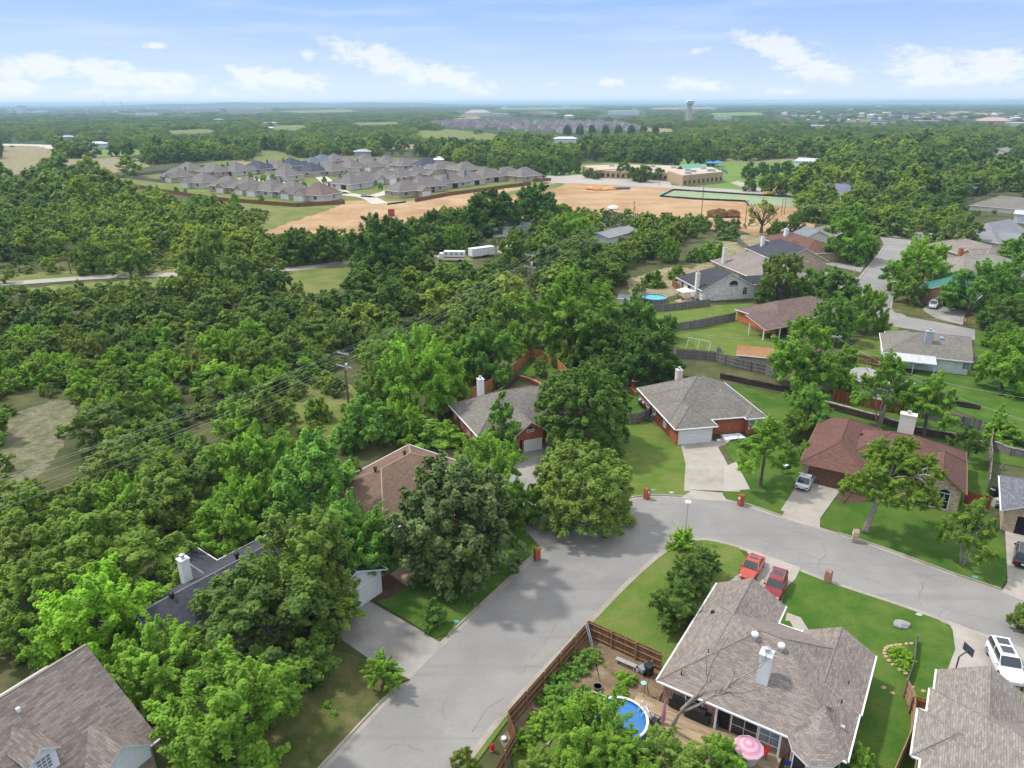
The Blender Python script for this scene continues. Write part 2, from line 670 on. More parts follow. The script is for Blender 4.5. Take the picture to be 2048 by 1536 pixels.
# --- materials of the setting
asphalt = ground_mat('pale_worn_asphalt', [(.248, .238, .226), (.21, .203, .196), (.28, .268, .252)], [.09, .16], contrast=(.42, .68), fine=3.0, fine_amt=.10, ruts=(-22, .03, .55, (.205, .198, .19)))
concrete = ground_mat('driveway_concrete', [(.345, .312, .268), (.29, .262, .225), (.39, .357, .315)], [.22, .5], fine=4.0, fine_amt=.10)
concrete_new = ground_mat('clean_concrete', [(.43, .40, .355), (.39, .36, .32)], [.35], fine=4.0, fine_amt=.06)
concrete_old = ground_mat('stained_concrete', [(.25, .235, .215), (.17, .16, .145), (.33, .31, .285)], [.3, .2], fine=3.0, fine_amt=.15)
kerb_m = ground_mat('kerb_concrete', [(.36, .33, .28), (.27, .245, .205)], [.35], fine=2.5, fine_amt=.2)
lawn_a = ground_mat('lush_lawn', [(.046, .112, .014), (.068, .140, .020), (.110, .158, .032)], [.12, .3], contrast=(.42, .72), fine=5.0, fine_amt=.38, bump=.5)
lawn_b = ground_mat('mixed_lawn', [(.082, .150, .020), (.120, .180, .033), (.160, .175, .052)], [.16, .4], contrast=(.4, .7), fine=4.5, fine_amt=.4, bump=.5)
lawn_d = ground_mat('worn_lawn', [(.100, .105, .030), (.170, .140, .070), (.055, .080, .020)], [.22, .5], contrast=(.4, .65), fine=5.0, fine_amt=.45, bump=.5)
field_m = ground_mat('rough_field', [(.150, .180, .045), (.22, .20, .085), (.11, .15, .035)], [.05, .13], contrast=(.38, .66), fine=1.5, fine_amt=.4)
drygrass = ground_mat('dry_grass', [(.23, .20, .115), (.15, .15, .06), (.30, .25, .16)], [.10, .3], contrast=(.4, .65), fine=1.2, fine_amt=.45)
park_m = ground_mat('park_grass', [(.115, .205, .04), (.16, .225, .055)], [.02], fine=.3, fine_amt=.15)
dirt_m = ground_mat('graded_clay', [(.37, .24, .125), (.31, .165, .075), (.45, .325, .20)], [.02, .05], contrast=(.42, .68), fine=.35, fine_amt=.28, ruts=(-25, .02, .28, (.30, .165, .085)))
mulch_m = ground_mat('mulch', [(.075, .045, .03), (.11, .075, .05)], [.8], fine=9, fine_amt=.6)
soil_m = ground_mat('garden_soil', [(.20, .14, .085), (.26, .20, .135), (.14, .10, .06)], [.5, .8], fine=6, fine_amt=.45)
gravel_m = ground_mat('pale_gravel', [(.34, .27, .19), (.26, .20, .14)], [2.0], fine=8, fine_amt=.6)
seed_m = ground_mat('hydroseed', [(.22, .30, .16), (.28, .33, .20)], [.03], fine=.4, fine_amt=.2)
lot_m = ground_mat('parking_asphalt', [(.40, .36, .32), (.34, .31, .28)], [.03], fine=.3, fine_amt=.1)
deck_m = planks('deck_boards', (.34, .255, .16), pw=.16, tint=.22, length=4)
scrub_m = ground_mat('bare_clearing', [(.13, .135, .07), (.09, .11, .045), (.20, .18, .12)], [.25, .6], contrast=(.4, .62), fine=2.2, fine_amt=.6)

# --- the street that bends past the corner lot
outer_px = [(560, 1640), (655, 1536), (780, 1400), (905, 1275), (1005, 1180), (1090, 1100), (1165, 1045), (1230, 1010), (1295, 995), (1365, 997),
            (1425, 999), (1480, 1009), (1560, 1036), (1640, 1060), (1705, 1080), (1800, 1113), (1900, 1150), (2000, 1184), (2130, 1232), (2300, 1300)]
inner_px = [(830, 1640), (915, 1536), (1000, 1428), (1085, 1335), (1176, 1240), (1255, 1160), (1320, 1104), (1362, 1082), (1410, 1076), (1480, 1092),
            (1560, 1120), (1650, 1157), (1780, 1200), (1880, 1235), (1960, 1266), (2060, 1302), (2200, 1360)]
outer = smooth_line(pline(outer_px))
inner = smooth_line(pline(inner_px))
sheet('road', None, 0.004, asphalt, world_pts=list(outer) + list(inner)[::-1])


def kerb(line, side, gaps=(), name='kerb'):
    """gutter pan and kerb along a line; side +1 keeps the kerb on the left of travel"""
    mb = MB()
    a, b, c, d = offset_line(line, 0), offset_line(line, .42 * side), offset_line(line, .60 * side), offset_line(line, .62 * side)
    for i in range(len(line) - 1):
        low = any(g0 <= i / len(line) <= g1 for g0, g1 in gaps)
        h = .03 if low else .13
        q = lambda A, B, za, zb: mb.poly([(*A[i], za), (*A[i + 1], za), (*B[i + 1], zb), (*B[i], zb)][::side])
        q(a, b, .010, .014)
        q(b, b, .014, h)
        q(b, c, h, h)
        q(c, d, h, 0)
    return structure(mb.build(name, kerb_m))




def frac_of(line, px):
    p = P(*px)
    return min(range(len(line)), key=lambda i: (line[i] - Vector(p[:2])).length) / len(line)


og = [(frac_of(outer, (780, 1400)), frac_of(outer, (890, 1290))), (frac_of(outer, (1085, 1105)), frac_of(outer, (1140, 1062))),
      (frac_of(outer, (1365, 997)), frac_of(outer, (1450, 1003))), (frac_of(outer, (1562, 1036)), frac_of(outer, (1640, 1060))),
      (frac_of(outer, (2005, 1186)), frac_of(outer, (2120, 1230)))]
ig = [(frac_of(inner, (1488, 1095)), frac_of(inner, (1600, 1136))), (frac_of(inner, (1895, 1240)), frac_of(inner, (2060, 1302)))]
kerb(outer, 1, og)
kerb(inner, -1, ig)

# cracks and tar lines on the asphalt
crack_m = M('road_crack', (.17, .165, .16), .9, var=.3, scale=2)
ck = MB()
for px in [[(1010, 1392), (980, 1415), (962, 1440), (948, 1462)], [(905, 1385), (885, 1410), (895, 1440)], [(1545, 1085), (1528, 1110), (1530, 1130)],
           [(1640, 1085), (1652, 1105), (1640, 1120), (1637, 1140), (1655, 1156)], [(1436, 1045), (1434, 1060)], [(1560, 1055), (1610, 1067), (1668, 1085)],
           [(1850, 1165), (1838, 1190), (1845, 1215)], [(1895, 1215), (1885, 1225), (1874, 1242)], [(1880, 1214), (1920, 1226), (1980, 1240), (2020, 1255)],
           [(1875, 1236), (1910, 1244), (1960, 1262)], [(1300, 1040), (1318, 1046), (1310, 1052), (1296, 1053)], [(1340, 1036), (1352, 1050), (1360, 1056)],
           [(1120, 1240), (1085, 1290), (1040, 1350)], [(1690, 1085), (1760, 1115), (1830, 1145), (1900, 1172)], [(1180, 1090), (1215, 1075), (1262, 1062)],
           [(1500, 1070), (1580, 1098), (1660, 1128), (1740, 1160), (1800, 1183)], [(760, 1500), (800, 1490), (850, 1505)]]:
    ln = [P(u, v) for u, v in px]
    pts = smooth_line(ln, .5)
    pts = [p + Vector((random.uniform(-.16, .16), random.uniform(-.16, .16))) for p in pts]
    for i in range(len(pts) - 1):
        d = pts[i + 1] - pts[i]
        n = Vector((-d.y, d.x)).normalized() * random.uniform(.015, .04)
        ck.poly([(*(pts[i] - n), .0085), (*(pts[i + 1] - n), .0085), (*(pts[i + 1] + n), .0085), (*(pts[i] + n), .0085)])
structure(ck.build('road_cracks', crack_m))


# --- lots along the street: lawn slabs a kerb's height above the road
def arc(line, a, b, off=0.0):
    """the stretch of a kerb line between two photo pixels, moved back from it"""
    i, j = int(frac_of(line, a) * len(line)), int(frac_of(line, b) * len(line))
    seg = offset_line(line, off)
    return seg[i:j + 1] if i <= j else seg[j:i + 1][::-1]


def lawn(px_tail, line, a, b, off, mat, z=.10):
    pts = arc(line, a, b, off) + [Vector(P(u, v)[:2]) for u, v in px_tail]
    return sheet('lawn', None, z, mat, world_pts=pts, z0=-.05)


K = .60
lawn([(820, 1360), (700, 1310), (600, 1260), (520, 1230), (380, 1300), (300, 1400), (420, 1640)], outer, (600, 1596), (790, 1390), K, lawn_d)
lawn([(1050, 1060), (900, 1000), (780, 1020), (730, 1100), (715, 1180), (870, 1277)], outer, (908, 1273), (1085, 1105), K, lawn_a)
lawn([(1380, 985), (1388, 935), (1388, 905), (1362, 880), (1310, 850), (1240, 830), (1180, 880), (1075, 960), (1100, 1040)], outer, (1150, 1055), (1362, 997), K, lawn_b)
lawn([(1640, 935), (1600, 900), (1540, 870), (1480, 880), (1445, 890), (1490, 960), (1440, 985)], outer, (1452, 1003), (1560, 1036), K, lawn_a)
lawn([(2015, 1150), (2010, 1100), (1985, 1040), (1950, 990), (1900, 960), (1760, 960), (1680, 985), (1640, 1040)], outer, (1645, 1062), (2003, 1185), K, lawn_a)
lawn([(1492, 1118), (1470, 1170), (1420, 1260), (1340, 1345), (1180, 1262), (1010, 1450), (870, 1640)], inner, (840, 1628), (1486, 1094), -K, lawn_b)
lawn([(1905, 1260), (1912, 1290), (1885, 1380), (1875, 1500), (1860, 1640), (1700, 1640), (1560, 1300), (1560, 1215), (1568, 1180), (1590, 1150)], inner, (1602, 1137), (1893, 1240), -K, lawn_a)
lawn([(2300, 1500), (2048, 1420), (2040, 1340)], inner, (2062, 1303), (2190, 1356), -K, lawn_a)
# back yards
sheet('lawn', [(1010, 770), (1130, 740), (1142, 748), (1095, 700), (1060, 712), (1030, 745), (990, 790)], .08, lawn_a, z0=-.05)
sheet('lawn', [(1240, 790), (1290, 770), (1300, 850), (1250, 850)], .08, lawn_a, z0=-.05)
sheet('lawn', [(1460, 770), (1590, 795), (1700, 815), (1850, 860), (1960, 890), (1990, 1000), (1930, 980), (1850, 900), (1640, 830), (1560, 850), (1520, 830)], .08, lawn_a, z0=-.05)
sheet('lawn', [(1640, 795), (1700, 790), (1960, 850), (1975, 890), (1860, 862), (1650, 812)], .085, lawn_a, z0=-.05)
sheet('lawn', [(1320, 695), (1345, 672), (1480, 645), (1560, 690), (1570, 720), (1480, 715), (1390, 700)], .08, lawn_b, z0=-.05)
sheet('lawn', [(1270, 626), (1300, 607), (1360, 603), (1420, 612), (1505, 607), (1560, 622), (1480, 645), (1330, 672), (1310, 650)], .07, lawn_b, z0=-.05)
sheet('lawn', [(1840, 740), (1950, 745), (2048, 760), (2048, 880), (1985, 870), (1960, 840), (1860, 800), (1800, 770)], .08, lawn_a, z0=-.05)
sheet('lawn', [(1990, 880), (2200, 910), (2200, 960), (1985, 925)], .08, lawn_a, z0=-.05)
sheet('lawn', [(1705, 690), (1760, 650), (1800, 655), (1770, 700), (1740, 740), (1640, 730)], .08, lawn_b, z0=-.05)
sheet('lawn', [(1950, 660), (2100, 690), (2100, 745), (1950, 735)], .08, lawn_a, z0=-.05)
sheet('lawn', [(1620, 523), (1712, 547), (1700, 565), (1610, 535)], .08, lawn_a, z0=-.05)
sheet('lawn', [(1780, 612), (1810, 570), (1850, 590), (1840, 620), (1872, 636), (1840, 634), (1790, 625)], .08, lawn_d, z0=-.05)
sheet('lawn', [(1930, 650), (1945, 620), (2100, 640), (2100, 700), (1960, 660)], .07, lawn_d, z0=-.05)
sheet('lawn', [(1385, 540), (1450, 480), (1520, 470), (1535, 505), (1430, 560), (1400, 590), (1360, 590)], .06, drygrass, z0=-.05)
sheet('lawn', [(1255, 560), (1340, 535), (1390, 545), (1350, 590), (1270, 600)], .05, drygrass, z0=-.05)
# garden and deck of the corner lot
sheet('soil', [(1180, 1268), (1330, 1345), (1280, 1425), (1180, 1385), (1105, 1480), (1030, 1500), (1015, 1455)], .106, soil_m)
sheet('lawn', [(1180, 1388), (1290, 1425), (1330, 1480), (1300, 1600), (1040, 1600), (1020, 1500)], .110, lawn_b)
sheet('mulch', [(715, 1185), (760, 1150), (830, 1120), (900, 1010), (1000, 1010), (1000, 1050), (850, 1150), (790, 1190), (745, 1205)], .106, mulch_m)
sheet('gravel', [(780, 1150), (815, 1175), (835, 1148), (862, 1135), (868, 1115), (850, 1120), (835, 1140), (800, 1135)], .112, gravel_m)
sheet('mulch', [(1690, 1010), (1640, 975), (1690, 962), (1830, 990), (1920, 985), (1880, 1000), (1800, 1000)], .106, mulch_m)

# --- driveways: slab on the lawn, apron down to the gutter
def driveway(px, mat, z=.115, apron=None):
    pts = pline(px)
    mb = MB()
    mb.prism([(p.x, p.y) for p in pts], -.04, z, bottom=False)
    if apron:
        a, b, c, d = [P(u, v) for u, v in apron]  # two at the slab, two at the gutter
        mb.poly([(a.x, a.y, z + .001), (b.x, b.y, z + .001), (c.x, c.y, .02), (d.x, d.y, .02)])
    return structure(mb.build('driveway', mat))


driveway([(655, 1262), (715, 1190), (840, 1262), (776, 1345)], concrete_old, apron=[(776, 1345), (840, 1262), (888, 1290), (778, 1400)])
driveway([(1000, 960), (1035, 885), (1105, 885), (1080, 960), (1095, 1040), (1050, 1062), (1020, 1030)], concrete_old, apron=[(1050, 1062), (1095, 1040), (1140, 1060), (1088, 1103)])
driveway([(1361, 886), (1428, 882), (1450, 920), (1480, 985), (1368, 980), (1371, 930)], concrete, apron=[(1368, 980), (1445, 987), (1455, 1003), (1362, 997)])
driveway([(1448, 935), (1472, 925), (1500, 980), (1447, 984)], concrete_new, z=.119)
driveway([(1606, 952), (1690, 968), (1640, 1038), (1562, 1020)], concrete, apron=[(1562, 1020), (1640, 1038), (1640, 1058), (1558, 1034)])
driveway([(1497, 1110), (1520, 1108), (1600, 1140), (1590, 1160), (1568, 1180), (1560, 1225), (1430, 1185), (1490, 1140)], concrete, apron=[(1497, 1110), (1600, 1141), (1602, 1136), (1488, 1095)])
driveway([(1905, 1262), (2050, 1315), (2060, 1345), (2010, 1430), (1880, 1380), (1910, 1300)], concrete, apron=[(1905, 1262), (2050, 1315), (2062, 1302), (1893, 1240)])
driveway([(2010, 1062), (2100, 1075), (2130, 1215), (2015, 1165)], concrete, apron=[(2015, 1165), (2130, 1215), (2122, 1232), (2003, 1185)])
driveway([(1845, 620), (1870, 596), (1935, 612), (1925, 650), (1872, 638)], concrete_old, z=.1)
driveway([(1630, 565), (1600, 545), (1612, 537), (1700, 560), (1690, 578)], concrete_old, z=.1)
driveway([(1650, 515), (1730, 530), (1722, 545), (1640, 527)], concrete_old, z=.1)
# paths
def path(px, mat, z=.118, w=None):
    if w:
        ln = smooth_line(pline(px), .8)
        return sheet('path', None, z, mat, world_pts=offset_line(ln, w / 2) + offset_line(ln, -w / 2)[::-1], z0=.0)
    return sheet('path', px, z, mat, z0=.0)


path([(1572, 1235), (1590, 1240), (1603, 1262)], concrete, w=1.3)
path([(1428, 886), (1450, 872), (1462, 880), (1450, 892), (1432, 896)], concrete)
path([(1690, 968), (1740, 985), (1770, 992)], gravel_m, w=1.4)
path([(1240, 778), (1262, 762), (1320, 758), (1290, 772), (1272, 790)], gravel_m)

# --- second street, beyond the houses
r2 = [(1790, 474), (1792, 490), (1770, 520), (1735, 565), (1725, 600), (1760, 632), (1850, 650), (1930, 665), (2100, 700)]
sheet('road', [(1760, 474), (1822, 480), (1800, 540), (1786, 590), (1780, 612), (1815, 634), (1880, 645), (1965, 662), (2120, 690), (2120, 715), (1950, 680), (1800, 655), (1720, 640),
               (1690, 610), (1715, 560), (1755, 510), (1768, 490)], .012, asphalt)
sheet('road', [(1760, 472), (1830, 478), (2100, 520), (2100, 505), (1850, 462), (1770, 462)], .010, asphalt)
for px in ([(1781, 617), (1786, 592), (1800, 545), (1821, 482)], [(1768, 492), (1755, 512), (1716, 560), (1692, 606)]):
    mb = MB()
    ln = smooth_line(pline(px), 3)
    for i in range(len(ln) - 1):
        mb.obox(ln[i], ln[i + 1], .5, 0, .14)
    structure(mb.build('kerb', kerb_m))
# --- lane across the wood on the left
lane = [(-200, 577), (25, 566), (200, 554), (370, 548), (560, 540), (690, 526), (790, 517), (905, 509)]
ll = smooth_line(pline(lane), 3)
sheet('lane', None, .03, ground_mat('lane_gravel', [(.33, .31, .28), (.40, .37, .32)], [.05], fine=.6, fine_amt=.2), world_pts=offset_line(ll, 2.6) + offset_line(ll, -2.6)[::-1])
sheet('field', [(-100, 585), (60, 575), (370, 552), (560, 545), (700, 528), (880, 512), (930, 505), (950, 530), (860, 535), (720, 560), (690, 572), (600, 595), (560, 585), (400, 570), (80, 590)], .015, field_m)
sheet('field', [(-150, 560), (60, 545), (400, 530), (520, 525), (700, 508), (900, 485), (930, 500), (690, 522), (380, 545), (60, 562)], .012, field_m)
sheet('field', [(20, 830), (130, 800), (155, 850), (120, 900), (50, 965), (-150, 980), (-150, 860)], .02, scrub_m)
sheet('field', [(590, 770), (700, 770), (730, 800), (690, 870), (640, 880), (560, 960), (560, 900)], .02, field_m)
# --- building site
sheet('dirt', [(500, 490), (500, 420), (690, 402), (815, 402), (940, 385), (1085, 369), (1130, 364), (1320, 372), (1600, 396), (1600, 470), (1400, 455), (1290, 440), (1060, 440), (960, 460), (820, 465), (700, 500)], .05, dirt_m)
sheet('field', [(960, 395), (1080, 372), (1130, 366), (1100, 380), (1010, 392), (960, 402)], .09, field_m)
sheet('field', [(420, 385), (560, 412), (690, 404), (560, 450), (500, 455)], .09, field_m)
sheet('seeded_bank', [(1320, 393), (1345, 382), (1590, 396), (1600, 412), (1500, 412), (1490, 402), (1400, 399)], .11, seed_m)
sheet('road', [(1000, 355), (1080, 355), (1330, 370), (1600, 388), (1760, 400), (1760, 408), (1600, 396), (1320, 376), (1080, 364), (1000, 362)], .12, lot_m)
sheet('road', [(1600, 391), (1500, 380), (1460, 366), (1475, 362), (1520, 376), (1620, 386)], .10, lot_m)
sheet('parking_lot', [(1060, 352), (1160, 350), (1250, 354), (1340, 364), (1345, 374), (1100, 366)], .14, lot_m)
sheet('field', [(1040, 336), (1260, 322), (1320, 312), (1420, 318), (1600, 322), (1640, 345), (1620, 396), (1460, 380), (1300, 366), (1060, 360)], .04, park_m)
sheet('field', [(1420, 316), (1600, 317), (1620, 322), (1420, 324)], .08, drygrass)
# --- the new estate's lawns and street
sheet('lawn', [(200, 352), (300, 345), (440, 322), (560, 310), (700, 308), (900, 325), (1085, 352), (1090, 370), (940, 388), (820, 406), (690, 408), (600, 414), (440, 400), (330, 385)], .03, field_m)
ces = ground_mat('estate_concrete', [(.52, .47, .40), (.46, .42, .36)], [.05], fine=.4, fine_amt=.1)
for px, w in (([(760, 408), (735, 395), (690, 388), (600, 372), (530, 362), (470, 358)], 8), ([(735, 395), (775, 385), (800, 372), (830, 362), (870, 355), (930, 350)], 8),
              ([(690, 388), (650, 360), (640, 340), (760, 322)], 8), ([(800, 372), (740, 350), (700, 332)], 7)):
    ln = smooth_line(pline(px), 5)
    sheet('road', None, .06 + .01 * w, ces, world_pts=offset_line(ln, w / 2) + offset_line(ln, -w / 2)[::-1])
# --- open country on the far side
for px, mt in (([(-200, 292), (60, 292), (110, 305), (130, 318), (60, 345), (-200, 360)], drygrass), ([(-200, 284), (95, 290), (110, 298), (-200, 300)], ces),
               ([(180, 300), (260, 298), (290, 306), (250, 312), (170, 312)], park_m), ([(100, 316), (220, 314), (300, 322), (270, 340), (100, 352)], drygrass),
               ([(500, 300), (560, 300), (610, 325), (500, 335), (460, 330)], drygrass), ([(820, 262), (880, 258), (1000, 270), (1000, 280), (850, 276)], field_m),
               ([(520, 248), (600, 246), (640, 258), (560, 262)], field_m), ([(880, 232), (940, 231), (960, 237), (890, 238)], drygrass),
               ([(1290, 254), (1350, 258), (1350, 266), (1290, 263)], drygrass), ([(1620, 306), (1720, 300), (1740, 306), (1640, 312)], drygrass),
               ([(700, 246), (790, 243), (800, 248), (720, 251)], field_m), ([(330, 262), (420, 258), (440, 264), (350, 268)], field_m), ([(1420, 226), (1520, 224), (1530, 230), (1430, 231)], park_m), ([(1840, 224), (1960, 222), (1980, 228), (1850, 229)], drygrass),
               ([(1480, 276), (1560, 272), (1580, 277), (1500, 281)], field_m), ([(1060, 224), (1120, 223), (1130, 227), (1070, 228)], drygrass), ([(1690, 240), (1760, 238), (1770, 242), (1700, 244)], field_m), ([(560, 222), (700, 219), (720, 223), (600, 226)], field_m),
               ([(1930, 318), (2100, 312), (2120, 324), (1960, 328)], field_m), ([(760, 292), (830, 288), (850, 296), (780, 299)], drygrass), ([(1000, 216), (1160, 214), (1180, 217), (1010, 219)], field_m), ([(1300, 216), (1420, 214), (1430, 217), (1310, 219)], drygrass),
               ([(480, 316), (540, 300), (590, 303), (605, 320), (560, 330)], field_m)):
    sheet('field', px, .12 + .01 * random.random(), mt)

# ------------------------------------------------------------------ houses
white = M('white_paint', (.72, .73, .74), .55, .3, .05)
cream = M('cream_paint', (.66, .62, .53), .6, .3, .06)
glass = M('dark_window_glass', (.018, .022, .03), .12, .6, .2)
glass_b = M('pale_blinds_window', (.20, .24, .27), .2, .5, .2)
inside_shade = M('painted_inside_shade', (.02, .02, .022), .9, .1, .3)  # near-black colour standing in for the shade inside garages and porches
trim_grey = M('grey_trim', (.40, .41, .43), .6, .3, .05)
black_m = M('black_plastic', (.018, .018, .02), .5, .4, .2)
steel = M('galvanised_steel', (.45, .46, .48), .45, .5, .1, metal=.5)
gdoor_w = M('white_garage_door', (.70, .70, .69), .5, .35, .05)
gdoor_b = M('brown_garage_door', (.15, .075, .035), .55, .35, .12)
brick_red = bricks('red_brick', (.36, .085, .035), tint=.22, mortar=(.34, .18, .12))
brick_mix = bricks('weathered_brick', (.33, .15, .09), tint=.45, mortar=(.42, .36, .30))
brick_tan = bricks('tan_brick', (.42, .31, .20), tint=.3, mortar=(.45, .4, .33))
stone_w = bricks('whitewashed_stone', (.62, .60, .56), bw=.9, bh=.32, tint=.14, mortar=(.46, .44, .40), msize=.02)
stone_t = bricks('tan_stone', (.45, .33, .20), bw=.35, bh=.2, tint=.4, mortar=(.5, .44, .36), msize=.02)
siding = bricks('white_siding', (.66, .68, .70), bw=6, bh=.2, tint=.04, mortar=(.42, .43, .45), msize=.012)
siding_g = bricks('grey_siding', (.44, .46, .50), bw=6, bh=.2, tint=.05, mortar=(.28, .29, .31), msize=.012)

roof_taupe = shingle('taupe_shingles', (.240, .205, .180), .2)
roof_taupe_b = shingle('mottled_brown_shingles', (.215, .180, .158), .26, bw=.6)
roof_grey = shingle('grey_shingles', (.195, .180, .158), .18)
roof_char = shingle('charcoal_shingles', (.060, .060, .070), .2)
roof_slate = shingle('dark_slate_shingles', (.065, .066, .082), .15)
roof_brown = shingle('warm_brown_shingles', (.185, .122, .090), .15)
roof_red = shingle('rust_red_shingles', (.150, .080, .064), .15)
roof_umber = shingle('umber_shingles', (.165, .118, .102), .22)
roof_tan = shingle('tan_shingles', (.245, .218, .190), .2)  # the shingles' own tan
roof_orange = shingle('orange_shed_shingles', (.36, .19, .10), .12)
green_metal = bricks('green_metal_roof', (.045, .17, .15), bw=.45, bh=8, tint=.08, mortar=(.03, .11, .1), msize=.03)
white_metal = bricks('white_metal_roof', (.45, .46, .48), bw=.4, bh=8, tint=.03, mortar=(.45, .46, .47), msize=.03)


def roof_slab(mb, top, eaves, t=.16):
    """one roof plane: top polygon, edges listed in eaves get a fascia (material 1)"""
    mb.poly(top, 0)
    mb.poly([(x, y, z - t) for x, y, z in top][::-1], 1)
    n = len(top)
    for i in eaves:
        a, b = top[i], top[(i + 1) % n]
        mb.poly([(a[0], a[1], a[2] - t), (b[0], b[1], b[2] - t), b, a], 1)


def roof_block(rb, wb, gb, blk, i):
    x0, x1, y0, y1, he, pitch, ends, axis = blk
    he = he + .004 * i
    ov = .45 + .004 * i
    if axis == 'y':
        T = lambda x, y, z: (y, x, z)
        a0, a1, b0, b1 = y0, y1, x0, x1
    else:
        T = lambda x, y, z: (x, y, z)
        a0, a1, b0, b1 = x0, x1, y0, y1
    half = (b1 - b0) / 2
    bm = (b0 + b1) / 2
    hr = he + half * pitch
    if ends == 'shed':      # one plane rising from b0 to b1
        hs = he + (b1 - b0) * pitch
        roof_slab(rb, [T(a0, b0, he), T(a1, b0, he), T(a1, b1, hs), T(a0, b1, hs)], (0, 1, 2, 3))
        return
    r0 = a0 + (half if ends[0] == 'h' else 0)
    r1 = a1 - (half if ends[1] == 'h' else 0)
    if r0 > r1:
        r0 = r1 = (r0 + r1) / 2
    A, B_, C_, D = (a0, b0, he), (a1, b0, he), (a1, b1, he), (a0, b1, he)
    E0, E1 = (r0, bm, hr), (r1, bm, hr)
    fl = (lambda p: p[::-1]) if axis == 'y' else (lambda p: p)

    def slab(pts, ea):
        roof_slab(rb, [T(*p) for p in pts], ea)
    slab([A, B_, E1, E0] if r1 > r0 else [A, B_, E0], [0] + ([1] if ends[1] == 'g' else []) + ([3] if ends[0] == 'g' else []))
    slab([C_, D, E0, E1] if r1 > r0 else [C_, D, E0], [0] + ([1] if ends[0] == 'g' else []) + ([3] if ends[1] == 'g' else []))
    if ends[1] == 'h':
        slab([B_, C_, E1], [0])
    if ends[0] == 'h':
        slab([D, A, E0], [0])
    # ridge and hip caps
    capr = .09
    edges = [(E0, E1)] if r1 > r0 + .01 else []
    if ends[0] == 'h':
        edges += [(A, E0), (D, E0)]
    if ends[1] == 'h':
        edges += [(B_, E1), (C_, E1)]
    for p, q in edges:
        p, q = Vector(T(*p)), Vector(T(*q))
        rb.tube([p + Vector((0, 0, -.03)), q + Vector((0, 0, -.03))], capr, 6, 2, cap=False)
    # gutters
    eav = [(A, B_), (C_, D)] + ([(B_, C_)] if ends[1] == 'h' else []) + ([(D, A)] if ends[0] == 'h' else [])
    cx, cy = (a0 + a1) / 2, bm
    for p, q in eav:
        p, q = Vector(T(*p)), Vector(T(*q))
        d = (q - p).normalized()
        nrm = Vector((-d.y, d.x, 0))
        mid = (p + q) / 2
        cc = Vector(T(cx, cy, 0))
        if (mid - cc).to_2d().dot(nrm.to_2d()) < 0:
            nrm = -nrm
        off = nrm * .065
        gb.obox((p + off)[:2], (q + off)[:2], .12, he - .15, he - .02)
    # walls
    w0, w1, v0, v1 = a0 + ov, a1 - ov, b0 + ov, b1 - ov
    zt = he + ov * pitch - .17
    for k, (p, q) in enumerate([((w0, v0), (w1, v0)), ((w1, v0), (w1, v1)), ((w1, v1), (w0, v1)), ((w0, v1), (w0, v0))]):
        pts = [T(*p, 0), T(*q, 0), T(*q, zt), T(*p, zt)]
        if (k == 1 and ends[1] == 'g') or (k == 3 and ends[0] == 'g'):
            pts = [T(*p, 0), T(*q, 0), T(*q, zt), T(p[0], bm, hr - .17), T(*p, zt)]
        wb.poly(pts if axis == 'x' else pts[::-1])


def side_frame(blk, i, side):
    """origin, direction and outward normal of a wall; s runs along x (y sides) or y (x sides)"""
    x0, x1, y0, y1 = blk[:4]
    ov = .45 + .004 * i
    if side == 'y0':
        return lambda s, d: (s, y0 + ov - d)
    if side == 'y1':
        return lambda s, d: (s, y1 - ov + d)
    if side == 'x0':
        return lambda s, d: (x0 + ov - d, s)
    return lambda s, d: (x1 - ov + d, s)


def wbox(mb, fr, s0, s1, d0, d1, z0, z1, m=0):
    a, b = fr(s0, d0), fr(s1, d1)
    mb.box(a[0], a[1], z0, b[0], b[1], z1, m)


